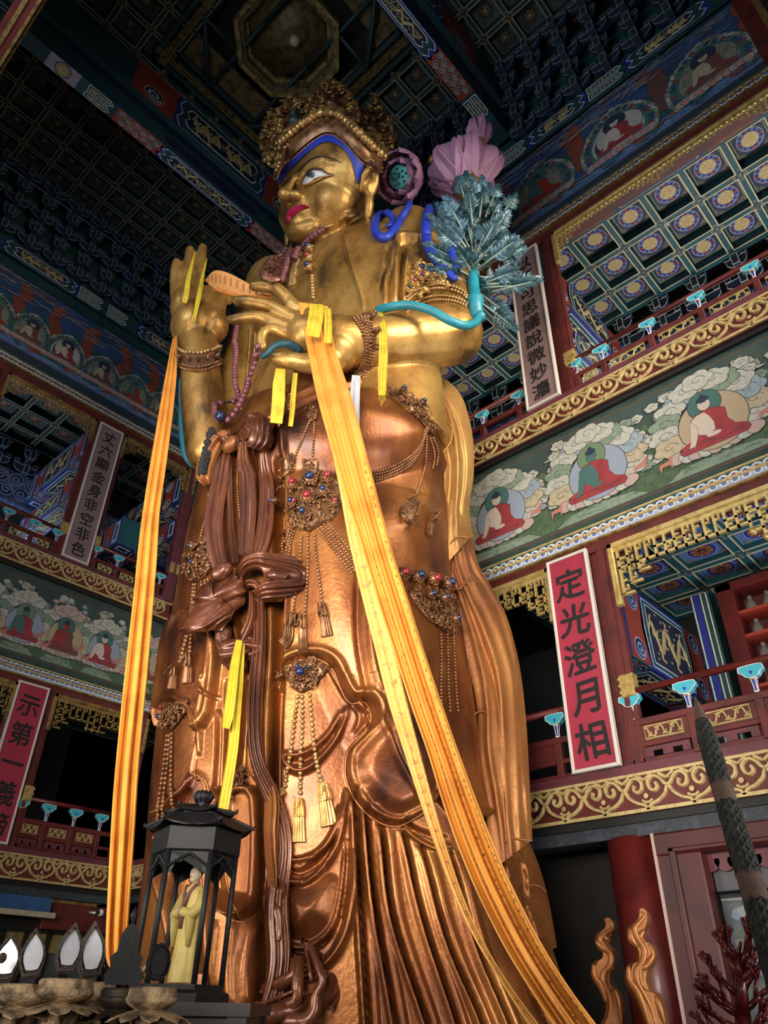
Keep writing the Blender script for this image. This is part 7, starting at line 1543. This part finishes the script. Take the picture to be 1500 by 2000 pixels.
def lotus(x, y, d, size, axis, n1, n2, L, open_, lab, M, pod=False, inner=None):
    c = P(x, y, d); t = thing('lotus_flower', c, lab, 'flower'); ax = axis.normalized(); e1 = ax.cross(Vector((.2, .9, .1))).normalized(); e2 = ax.cross(e1)
    for ring, (n, op, LL, of) in enumerate(((n1, open_, L, 0), (n2, open_*.6, L*.92, .5))):
        for k in range(n):
            a = 2*pi*(k+of)/n; o = e1*math.cos(a)+e2*math.sin(a); b = MB(); petal(b, c+o*size*(.20-.05*ring), o, ax+o*op*.35, LL, size*.62, (size*.38*(.6+op), size*op*.5), M, .025); b.build('petal', t)
    if pod:
        b = MB(); b.lathe(c+ax*L*.25, [(size*.1, 0), (size*.30, .1*size), (size*.46, size*.5), (size*.44, size*.55), (.01, size*.56)], M_POD, 20, axis=ax); o = b.build('seed_pod', t)
        b = MB()
        for k in range(13):
            a = k*2.4; r = size*.10*math.sqrt(k)*1.05; b.ball(c+ax*(L*.25+size*.56)+(e1*math.cos(a)+e2*math.sin(a))*r, size*.055, M_STEMD, 8, 5, (1, 1, 1))
        b.build('seed', o)
    b = MB(); b.lathe(c-ax*size*.25, [(size*.08, 0), (size*.2, size*.12), (size*.28, size*.3), (size*.1, size*.4)], M_GOLDD, 12, axis=ax); b.build('calyx', t)
    return t
vw = lambda x, y: -ray(x, y).normalized()
lotus(800, 350, 9.0, .52, vw(800, 350)*.9-CS*.45+Vector((0, 0, .15)), 8, 7, .62, .75, 'half-open mauve lotus showing its turquoise seed pod, nearest the statue\'s ear', M_LOTD, True)
lotus(936, 278, 8.9, .46, Vector((0, 0, 1))+CS*.05, 5, 4, .95, -.05, 'closed pink lotus bud standing highest above the bouquet', M_LOT)
lotus(912, 366, 9.2, 1.25, Vector((0, 0, 1)), 6, 5, 1.2, .05, 'large pink lotus half hidden behind the feathery bouquet', M_LOT)
b = MB(); petal(b, P(925, 312, 9.3), vw(925, 300), Vector((-.2, 0, 1)), .55, .45, (.1, .1), M_VERM); b.ball(P(900, 302, 9.35), .12, M_GOLDD, 10, 7); b.ball(P(845, 312, 9.5), .1, M_GOLDD, 10, 7); b.tube([P(936, 290, 9.2), P(930, 345, 9.3), P(926, 420, 9.1)], .05, M_STEMD, 6)
tag(b.build('bud_cup'), 'red and gold cup below the closed pink bud', 'ornament')
# ================================================================ THINGS IN FRONT
M_IRON = mat('black_lacquer', (.004, .0045, .006), .55, col2=(.008, .009, .011), scale=8, spec=.3, bump=.08, bscale=60); M_OLDG = mat('worn_gilt_carving', (.48, .34, .20), .55, .15, col2=(.13, .09, .05), scale=14, lo=.4, hi=.62, bump=.5, bscale=50)
M_TABLE = mat('altar_timber', (.014, .010, .009), .5)
def vz(x, y, d): return P(x, y, d)
# altar tables (dark, mostly below the frame)
A0 = P(300, 1955, 6.1)
def table(c, wx, wy, zt, lab):
    t = thing('altar_table', (c.x, c.y, FLOOR), lab, 'table')
    Rz = Matrix.Rotation(math.atan2(CS.y, CS.x), 3, 'Z'); tr = lambda v: tuple(Rz @ Vector(v)+Vector((c.x, c.y, 0)))
    def bx(x0, x1, y0, y1, z0, z1, nm):
        b = MB(); b.box((x0, y0, z0), (x1, y1, z1), M_TABLE); b.v = [tr(v) for v in b.v]; b.build(nm, t)
    bx(-wx, wx, -wy, wy, zt-.07, zt, 'table_top'); bx(-wx+.05, wx-.05, -wy+.05, wy-.05, zt-.22, zt-.07, 'apron')
    for sx in (-1, 1):
        for sy in (-1, 1): bx(sx*(wx-.08)-.06, sx*(wx-.08)+.06, sy*(wy-.08)-.06, sy*(wy-.08)+.06, FLOOR, zt-.07, 'leg')
LC = P(340, 1958, 6.0); ZL = LC.z
table(P(330, 1980, 6.05), .62, .55, ZL, 'dark altar table carrying the black lantern')
table(P(140, 2100, 4.55), 1.05, .45, P(100, 2075, 4.5).z, 'dark altar table carrying the lotus stands and mirrors')
ZT = P(100, 2075, 4.5).z
# ---- hexagonal lantern shrine
t = thing('lantern_shrine', (LC.x, LC.y, ZL), 'black hexagonal pavilion lantern with a robed figure inside, in front of the robe hem', 'lantern')
hx = lambda r, z, k, a0=.30: Vector((LC.x+r*math.cos(a0+k*pi/3), LC.y+r*math.sin(a0+k*pi/3), ZL+z))
def hexring(b, prof, M):
    g = [[hx(r, z, k) for k in range(6)] for r, z in prof]; b.grid(g, M, False, closeu=True); b.add([hx(prof[0][0], prof[0][1], k) for k in range(6)], [(5, 4, 3, 2, 1, 0)], M); b.add([hx(prof[-1][0], prof[-1][1], k) for k in range(6)], [(0, 1, 2, 3, 4, 5)], M)
b = MB(); hexring(b, [(.36, 0), (.36, .05), (.32, .07), (.32, .10)], M_IRON); b.build('base', t)
for k in range(6):
    b = MB(); b.tube([hx(.30, .1, k), hx(.30, .95, k)], .020, M_IRON, 6); b.build('post', t)
b = MB(); hexring(b, [(.31, .90), (.325, .91), (.325, 1.06), (.31, 1.07)], M_IRON)
for k in range(6):
    A, B = hx(.327, 0, k), hx(.327, 0, k+1); A.z = B.z = ZL; n_ = ((A+B)/2-Vector((LC.x, LC.y, ZL))).normalized(); sd = (B-A).normalized(); W = (B-A).length
    Fk = lambda u, z, n, A=A, sd=sd, n_=n_: tuple(A+sd*u+Vector((0, 0, z))+n_*n)
    b.stroke(Fk, [(.03, .93), (W-.03, .93), (W-.03, 1.04), (.03, 1.04)], .014, -.03, .0, M_IRON, 1, close=True)
    for m in range(7): b.stroke(Fk, [(.05+m*(W-.1)/7, .95), (.05+(m+.5)*(W-.1)/7, 1.02), (.05+(m+1)*(W-.1)/7, .95)], .012, -.03, -.005, M_IRON, 3)
b.build('carved_frieze', t)
b = MB()
for k in range(6):                                # pierced hanging aprons with a pointed arch
    A, B = hx(.305, 0, k), hx(.305, 0, k+1); A.z = B.z = ZL; n_ = ((A+B)/2-Vector((LC.x, LC.y, ZL))).normalized(); sd = (B-A).normalized(); W = (B-A).length
    Fk = lambda u, z, n, A=A, sd=sd, n_=n_: tuple(A+sd*u+Vector((0, 0, z))+n_*n)
    out = [(0, .90), (W, .90), (W, .74), (W*.86, .77), (W*.80, .82), (W*.66, .83), (W*.60, .87), (W*.5, .885), (W*.40, .87), (W*.34, .83), (W*.20, .82), (W*.14, .77), (0, .74)]
    for i in range(len(out)-3): b.add([Fk(*out[0], -.01) if i < 6 else Fk(*out[0], -.01), Fk(*out[2+i], -.01), Fk(*out[3+i], -.01)], [(0, 1, 2)], M_IRON)
    b.add([Fk(*out[0], -.01), Fk(*out[1], -.01), Fk(*out[2], -.01)], [(0, 1, 2)], M_IRON)
    for m in range(16): b.ball(Fk(.02+(W-.04)*m/15, .885-.05*abs(m-7.5)/7.5*1.6, 0), .012, M_IRON, 5, 4)
b.build('pierced_apron', t)
def roof(b, r0, r1, z0, z1, lift):
    g = []
    for i in range(6):
        f = i/5; row = []
        for k in range(6):
            for m in range(6):
                u = m/6; A, B = hx(r0+(r1-r0)*f, 0, k), hx(r0+(r1-r0)*f, 0, k+1); p = A.lerp(B, u); p.z = ZL+z0+(z1-z0)*f**.75+lift*(1-f)**2*(abs(u-.5)*2)**3
                row.append(p)
        g.append(row)
    b.grid(g, M_IRON, False, closeu=True); b.add(g[0], [tuple(range(35, -1, -1))], M_IRON); b.add(g[-1], [tuple(range(36))], M_IRON)
    for k in range(6): b.tube([g[i][k*6] for i in range(6)], .014, M_IRON, 5); b.tube([g[0][k*6], g[0][k*6]+(g[0][k*6]-g[1][k*6])*.35+Vector((0, 0, .035))], [.016, .006], M_IRON, 5)
b = MB(); roof(b, .40, .24, 1.06, 1.17, .035); b.build('roof', t)
b = MB(); hexring(b, [(.20, 1.16), (.20, 1.19)], M_IRON); roof(b, .26, .06, 1.18, 1.25, .03); b.build('upper_roof', t)
b = MB(); c = Vector((LC.x, LC.y, ZL+1.24)); b.lathe(c, [(.03, 0), (.05, .01), (.03, .03), (.062, .055), (.075, .085), (.062, .115), (.02, .13)], M_IRON, 14)
for k in range(10): b.tube([c+Vector((math.cos(k*.628)*r, math.sin(k*.628)*r, h)) for r, h in ((.05, .04), (.078, .085), (.05, .122))], .008, M_IRON, 5)
b.build('finial', t)
# ---- robed figure inside the lantern
FC_ = P(352, 1938, 5.95); zf = ZL+.11; S = .70
t = thing('robed_statuette', (FC_.x, FC_.y, zf), 'small robed figure with a yellow gown and clasped hands inside the black lantern', 'statuette')
M_GOWN = mat('ochre_gown', (.36, .28, .075), .6, col2=(.26, .2, .05), scale=6); M_CLAY = mat('painted_clay_face', (.30, .23, .17), .55); M_COLL = mat('plum_collar', (.10, .035, .035), .6)
fd = (-CF*.75-CS*.65).normalized(); fs = Vector((-fd.y, fd.x, 0)); fp = lambda f, s, z: Vector((FC_.x, FC_.y, zf))+fd*f*S+fs*s*S+Vector((0, 0, z*S))
b = MB(); g = []
for z, rx, ry in ((0, .115, .16), (.1, .11, .15), (.3, .10, .135), (.5, .095, .13), (.6, .09, .135), (.70, .085, .15), (.78, .08, .16), (.83, .06, .12), (.86, .03, .045), (.875, .028, .03)):
    g.append([fp(rx*math.cos(a)*(1+(.05*math.cos(9*a) if z < .6 else 0)), ry*math.sin(a)*(1+(.05*math.cos(9*a) if z < .6 else 0)), z) for a in [2*pi*k/36 for k in range(36)]])
b.grid(g, M_GOWN, closeu=True); b.add(g[0], [tuple(range(36))[::-1]], M_GOWN); b.build('gown', t)
b = MB()
for s in (-1, 1):
    b.tube([fp(0, s*.145, .78), fp(.03, s*.175, .66), fp(.09, s*.13, .57), fp(.14, s*.03, .60)], [.05*S, .052*S, .06*S, .042*S], M_GOWN, 10); b.tube([fp(.10, s*.12, .58), fp(.09, s*.12, .44), fp(.08, s*.115, .30)], [.05*S, .04*S, .02*S], M_GOWN, 8)
b.build('sleeves', t)
b = MB(); b.tube([fp(.03, -.08, .85), fp(.085, -.03, .76), fp(.105, .0, .64), fp(.11, 0, .45)], .022*S, M_COLL, 6, flat=.6); b.tube([fp(.03, .08, .85), fp(.085, .03, .76), fp(.105, .0, .64)], .022*S, M_COLL, 6); b.build('collar', t)
b = MB(); b.ball(fp(.01, 0, .95), .062*S, M_CLAY, 14, 12, (1, .92, 1.25)); b.ball(fp(.03, 0, .905), .04*S, M_CLAY, 10, 8); b.ball(fp(.066, 0, .945), .012*S, M_CLAY, 8, 6, (1, 1, 1.6)); b.tube([fp(0, 0, .85), fp(0, 0, .93)], .032*S, M_CLAY, 8)
for s in (-1, 1): b.ball(fp(.0, s*.06, .945), .014*S, M_CLAY, 6, 5, (.6, .6, 1.8)); b.ball(fp(.062, s*.022, .962), .008*S, M_BLACK, 6, 4)
b.tube([fp(.064, -.015, .917), fp(.068, 0, .915), fp(.064, .015, .917)], .004*S, M_COLL, 5)
for s in (-1, 1):
    for k in range(4): b.tube([fp(.14, s*.012, .585+.012*k), fp(.165, s*.01, .595+.012*k), fp(.175, s*.004, .61+.01*k)], .006*S, M_CLAY, 5)
    b.ball(fp(.14, s*.014, .60), .024*S, M_CLAY, 8, 6, (1, .6, 1.2)); b.tube([fp(.14, s*.012, .615), fp(.15, s*.004, .635)], .006*S, M_CLAY, 5)
b.build('head_and_hands', t)
b = MB(); b.ball(fp(-.012, 0, .985), .065*S, M_BLACK, 12, 8, (1, .95, .95)); b.ball(fp(-.02, 0, 1.05), .035*S, M_BLACK, 10, 8); b.build('hair', t)
# ---- carved lotus stands
def lotus_stand(x, y, d, r, lab, col=None):
    c = P(x, y, d); t = thing('lotus_stand', (c.x, c.y, ZT), lab, 'stand', None); h = c.z-ZT; M = col or M_OLDG
    b = MB(); b.lathe((c.x, c.y, ZT), [(r*1.1, 0), (r*1.15, .03), (r*.8, .06), (r*.42, .09), (r*.46, h*.5), (r*.62, h*.66), (r*.55, h*.72)], M, 18)
    for k in range(5):
        a = k*1.2566; o = Vector((math.cos(a), math.sin(a), 0)); petal(b, Vector((c.x, c.y, ZT+h*.25))+o*r*.45, o, Vector((0, 0, 1)), h*.42, r*.30, (r*.12, r*.35), M, .012)
    b.build('stem', t)
    for zz, n, L_, w, cv, up_ in ((h*.70, 9, .11, .36, (r*.30, r*.25), -1), (h*.68, 8, h*.26, .40, (r*.42, r*.10), 1), (h*.76, 8, h*.23, .36, (r*.36, r*.12), 1)):
        b = MB()
        for k in range(n):
            a = 2*pi*(k+(.5 if up_ > 0 and zz > h*.7 else 0))/n; o = Vector((math.cos(a), math.sin(a), 0)); petal(b, Vector((c.x, c.y, ZT+zz))+o*r*.52, o, (o*.9+Vector((0, 0, -.5))) if up_ < 0 else Vector((0, 0, 1)), L_, r*w, cv, M, .014)
        b.build('petal_ring', t)
    b = MB(); b.lathe((c.x, c.y, ZT+h*.86), [(r*.85, 0), (r*.9, h*.1), (r*.8, h*.14), (.01, h*.14)], M, 18); b.build('cup', t); return c
TOPS = []
for x, y, d, r, l in ((48, 1922, 4.5, .155, 'worn gilt lotus stand under the second mirror from the left'), (132, 1912, 4.5, .15, 'worn gilt lotus stand under the third mirror from the left'), (-22, 1925, 4.75, .15, 'worn gilt lotus stand cut by the left edge'), (186, 1918, 4.95, .13, 'worn gilt lotus stand under the mirror beside the orange scarf'), (240, 1930, 4.6, .12, 'dark lotus stand below the black finial plaque'), (300, 1928, 4.4, .13, 'pale worn lotus stand at the foot of the black lantern')):
    lotus_stand(x, y, d, r, l, None if 'dark' not in l else mat('dark_gilt', (.05, .035, .02), .6, .2, col2=(.02, .016, .012), scale=14))  # the stand below the black plaque gets a darker gilt
M_MIRF = mat('pitted_bronze_frame', (.075, .06, .05), .55, .4, col2=(.14, .115, .095), scale=60, bump=.6, bscale=90); M_MIR = mat('mirror_glass', (.58, .60, .68), .3, .3, col2=(.40, .43, .50), scale=6);  # pale glass colour stands in for the bright windows the mirrors reflect
def flame_mirror(bx, by, tx, ty, wpx, d, lab, M1=M_MIRF, M2=M_MIR, oval=False, turn=0.0):
    B, T = P(bx, by, d), P(tx, ty, d); up = T-B; h = up.length; up.normalize(); v = ((B+T)/2).normalized(); sd = (v.cross(up).normalized()*math.cos(turn)+v*math.sin(turn)).normalized(); nr = sd.cross(up); nr = -nr if nr.dot(v) > 0 else nr; w = rp(bx, by, d, wpx)
    t = thing('flame_mirror', B, lab, 'mirror'); F = lambda u, z, n: tuple(B+sd*(u*w)+up*(z*h)+nr*n)
    prof = [(0, 0), (.30, .02), (.36, .10), (.47, .25), (.50, .42), (.44, .60), (.30, .76), (.12, .90), (0, 1.0)] if not oval else [(0, .0), (.3, .04), (.46, .2), (.5, .45), (.44, .7), (.25, .9), (0, .96)]
    out = [(x, y) for x, y in prof]+[(-x, y) for x, y in prof[-2:0:-1]]; b = MB()
    b.prism(F, [(x*1.0, y) for x, y in out], -.03, .0, M1); inn = [(x*.74, .15+(y-.0)*.74) for x, y in out]
    b.stroke(F, [(x*.86, .07+y*.855) for x, y in out], .07, 0, .02, M1, 2, close=True)
    for k in range(12): b.fbox(F, -.3+.05*k, -.27+.05*k, .03, .09, 0, .012, M1)
    b.build('frame', t); b = MB(); b.poly(F, inn, .004, M2); b.stroke(F, inn, .02, .003, .008, M_BLACK, 1, close=True); b.build('mirror', t); return t
flame_mirror(6, 1918, 24, 1822, 56, 4.75, 'flame-shaped mirror with a knob at the far left edge', turn=-.3)
b = MB(); b.ball(P(4, 1871, 4.6), .025, MATS['pitted_bronze_frame'], 8, 6); tag(b.build('bronze_knob'), 'little bronze knob before the leftmost mirror', 'knob')
flame_mirror(60, 1912, 71, 1811, 50, 4.5, 'flame-shaped mirror second from the left in a pitted bronze frame')
flame_mirror(126, 1902, 149, 1801, 50, 4.5, 'flame-shaped mirror third from the left, leaning right', turn=.15)
flame_mirror(176, 1912, 187, 1799, 52, 4.95, 'flame-shaped mirror beside the foot of the orange scarf', turn=.25)
flame_mirror(304, 1916, 318, 1838, 46, 4.4, 'dark oval plaque leaning beside the robed figure in the lantern', M_IRON, M_IRON, True, .2)
c = P(238, 1924, 4.6); t = thing('finial_plaque', c, 'black pointed finial plaque standing before the orange scarf foot', 'ornament')
v = c.normalized(); up = Vector((0, 0, 1)); sd = v.cross(up).normalized(); nr = -sd.cross(up) if sd.cross(up).dot(v) > 0 else sd.cross(up); F = lambda u, z, n: tuple(c+sd*u+up*z+nr*n)
b = MB(); o_ = [(-.085, 0), (-.10, .04), (-.075, .08), (-.085, .12), (-.055, .15), (-.05, .22), (-.03, .26), (-.01, .28), (.01, .28), (.03, .26), (.05, .22), (.055, .15), (.085, .12), (.075, .08), (.10, .04), (.085, 0)]
b.prism(F, o_, -.02, .02, M_IRON); b.build('plate', t); b = MB(); b.lathe(F(0, .27, 0), [(.012, 0), (.008, .02), (.02, .04), (.022, .055), (.012, .075), (.003, .095)], M_IRON, 10); b.build('finial', t)
b = MB()
for s in (-1, 1): b = MB(); b.tube([F(s*.08, .05, .0), F(s*.11, .09, 0), F(s*.12, .06, 0), F(s*.10, .03, 0)], .012, M_OLDG if s > 0 else M_IRON, 6); b.build('scroll', t)
# ---- gilded flame ornaments at the lower right
fpx = lambda *p: [(1050+a/3.3333, 1500+b/3.3333) for a, b in p]
def flame(out, lines, d, lab):
    c0 = P(*out[len(out)//2], d); t = thing('flame_ornament', (c0.x, c0.y, FLOOR), lab, 'ornament'); sp = spline(out, 4, True); n = len(sp); b = MB()
    cx = lambda y: sum(p[0] for p in sp if abs(p[1]-y) < 18)/max(1, len([1 for p in sp if abs(p[1]-y) < 18]))
    v0 = P(1230, 1900, d).normalized(); front, mid, back = [], [], []
    for x, y in sp:
        p = P(x, y, d); m = cx(y); ins = P(x+(m-x)*.42, y, d-.0); front.append(ins-v0*.17); mid.append(p); back.append(P(x+(m-x)*.3, y, d)+v0*.14)
    vs = front+mid+back; fs = [(i, (i+1) % n, n+(i+1) % n, n+i) for i in range(n)]+[(n+i, n+(i+1) % n, 2*n+(i+1) % n, 2*n+i) for i in range(n)]
    b.add(vs, fs, G_SCARFB, True)
    from mathutils.geometry import tessellate_polygon
    tri = tessellate_polygon([[Vector((x, y, 0)) for x, y in sp]]); b.add(front, [f for f in tri], G_SCARFB, True); b.add(back, [f for f in tri], G_SCARFB, True)
    o = b.build('flame', t)
    for L_ in lines:
        b = MB(); p = spline(L_, 5); w = [rp(x, y, d, 7)*(.4+.6*math.sin(pi*(i+.5)/len(p))) for i, (x, y) in enumerate(p)]; b.tube([P(x, y, d)-v0*.16 for x, y in p], w, G_SCARFB, 8); b.build('ridge', t)
flame(fpx((430,990),(470,984),(510,1010),(522,1060),(500,1105),(478,1140),(520,1190),(541,1250),(522,1310),(500,1360),(515,1430),(555,1480),(575,1550),(580,1667),(600,1900),(640,2400),(470,2400),(440,1900),(405,1700),(440,1600),(438,1500),(392,1420),(356,1370),(350,1310),(370,1260),(410,1243),(420,1205),(390,1160),(372,1120),(390,1075),(430,1050),(443,1022)),
      [fpx((440,995),(480,1010),(490,1050),(440,1085),(410,1120),(440,1170),(480,1230),(470,1290),(430,1340),(430,1400),(470,1480),(480,1560),(480,1667)), fpx((425,1100),(460,1120),(470,1150)), fpx((500,1300),(450,1320),(430,1360),(450,1430),(490,1450)), fpx((370,1280),(375,1350),(420,1430),(450,1520)), fpx((505,1440),(530,1500),(540,1580),(545,1667)), fpx((385,1130),(420,1170),(455,1200))], 7.0, 'gilded curling flame ornament, the shorter of the pair by the red column')
flame(fpx((650,930),(690,925),(730,950),(742,1010),(715,1062),(706,1130),(760,1150),(781,1210),(771,1270),(741,1320),(734,1370),(750,1450),(800,1470),(832,1540),(862,1667),(900,1900),(930,2400),(760,2400),(710,1900),(690,1667),(655,1560),(602,1470),(571,1410),(565,1340),(590,1275),(632,1265),(646,1230),(612,1170),(588,1100),(590,1035),(625,1010),(650,975)),
      [fpx((665,940),(690,970),(660,1010),(630,1050),(650,1120),(690,1190),(680,1260),(640,1320),(650,1400),(700,1490),(740,1580),(760,1667)), fpx((690,1060),(660,1110),(690,1140)), fpx((600,1050),(610,1120),(650,1170)), fpx((720,1150),(745,1220),(700,1290),(660,1310),(670,1400),(720,1450)), fpx((590,1290),(600,1380),(650,1460),(690,1560),(720,1667)), fpx((760,1480),(790,1560),(820,1667))], 6.8, 'gilded curling flame ornament, the taller of the pair by the red column')
# ---- woven black staff with brown bands
M_WOV = mat('woven_black_cord', (.012, .014, .013), .75, col2=(.035, .04, .035), scale=25); M_BND = mat('brown_binding', (.10, .065, .05), .8, col2=(.07, .045, .035), scale=40)
p0, p1 = P(1357, 1362, 4.25), P(1548, 1990, 3.75); ax = (p1-p0); LN = ax.length; ax.normalize(); pe = p1+ax*((FLOOR+.02-p1.z)/ax.z)
t = thing('woven_staff', (pe.x, pe.y, FLOOR), 'tall black woven staff with brown bindings leaning at the lower right', 'staff'); LT = (pe-p0).length
at_y = lambda y: min(1, (y-1362)/(1990-1362))*LN
rad = lambda s: .008+.036*min(1, s/.28)+.03*s/LT
def seg(s0, s1, M, k, name, extra=0):
    b = MB(); m = max(2, int((s1-s0)/.02)); b.tube([p0+ax*(s0+(s1-s0)*i/m) for i in range(m+1)], [rad(s0+(s1-s0)*i/m)+extra for i in range(m+1)], M, 14)
    if M is M_WOV:
        e1 = ax.cross(CF).normalized(); e2 = ax.cross(e1)
        for w in range(8):
            for sg in (-1, 1):
                q_ = int((s1-s0)/.02)+2; b.tube([p0+ax*(s0+(s1-s0)*i/q_)+(e1*math.cos(w*pi/4+sg*i*.30)+e2*math.sin(w*pi/4+sg*i*.30))*rad(s0+(s1-s0)*i/q_) for i in range(q_+1)], .009, M_WOV, 5)
    b.build(name, t)
seg(0, at_y(1378)*.9, M_MIRF, 0, 'tip'); seg(at_y(1376), at_y(1428), M_BND, 0, 'binding', .003); seg(at_y(1426), at_y(1580), M_WOV, 0, 'shaft'); seg(at_y(1578), at_y(1622), M_BND, 0, 'binding', .006); seg(at_y(1620), at_y(1762), M_WOV, 0, 'shaft'); seg(at_y(1760), at_y(1812), M_BND, 0, 'binding', .006); seg(at_y(1810), LT, M_WOV, 0, 'shaft')
# ---- red coral tree
M_COR = mat('dark_red_coral', (.13, .010, .014), .35, col2=(.08, .008, .012), scale=12, coat=.3)
rt = P(1462, 2120, 4.0); t = thing('coral_tree', (rt.x, rt.y, FLOOR), 'dark red branching coral before the glass screen at the lower right corner', 'coral'); q = random.Random(4)
trunk = MB(); tops = []
def grow(b, p, d, L, r, dep):
    e = p+d*L; m = p.lerp(e, .5)+Vector((q.random()-.5, q.random()-.5, q.random()-.5))*L*.15; b.tube([p, m, e], [r, r*.85, r*.7], M_COR, 6); 
    if dep == 0:
        b.ball(e, r*.9, M_COR, 6, 4)
        for k in range(2): b.tube([m, m+(d+Vector((q.random()-.5, q.random()-.5, q.random()-.3))*1.6).normalized()*L*.5], [r*.7, r*.4], M_COR, 5)
        return
    for k in range(3): grow(b, e if k else m.lerp(e, .6), (d+Vector((q.random()-.5, q.random()-.5, q.random()*.6-.1))*1.15).normalized(), L*(.66+.2*q.random()), r*.68, dep-1)
tp = P(1450, 1985, 4.0); trunk.tube([(rt.x, rt.y, FLOOR), rt, tp], [.06, .05, .035], M_COR, 8); trunk.tube([tp, P(1447, 1920, 4.0), P(1444, 1870, 4.0)], [.035, .025, .015], M_COR, 8); trunk.build('trunk', t)
for (x, y), dx, up_ in (((1450, 1985), -.9, .5), ((1450, 1975), .8, .6), ((1449, 1950), -.7, .8), ((1448, 1940), .7, .9), ((1447, 1915), -.3, 1), ((1446, 1900), .4, 1), ((1452, 2010), -1, .3), ((1452, 2015), .8, .3), ((1450, 1960), .1, .9), ((1451, 1995), -.5, .6), ((1455, 2050), -.9, .5), ((1455, 2050), .4, .7)):
    b = MB(); s0 = P(x, y, 4.0); grow(b, s0, (CS*dx+Vector((0, 0, up_))-CF*(q.random()-.4)*.8).normalized(), .10, .017, 2); b.build('branch', t)
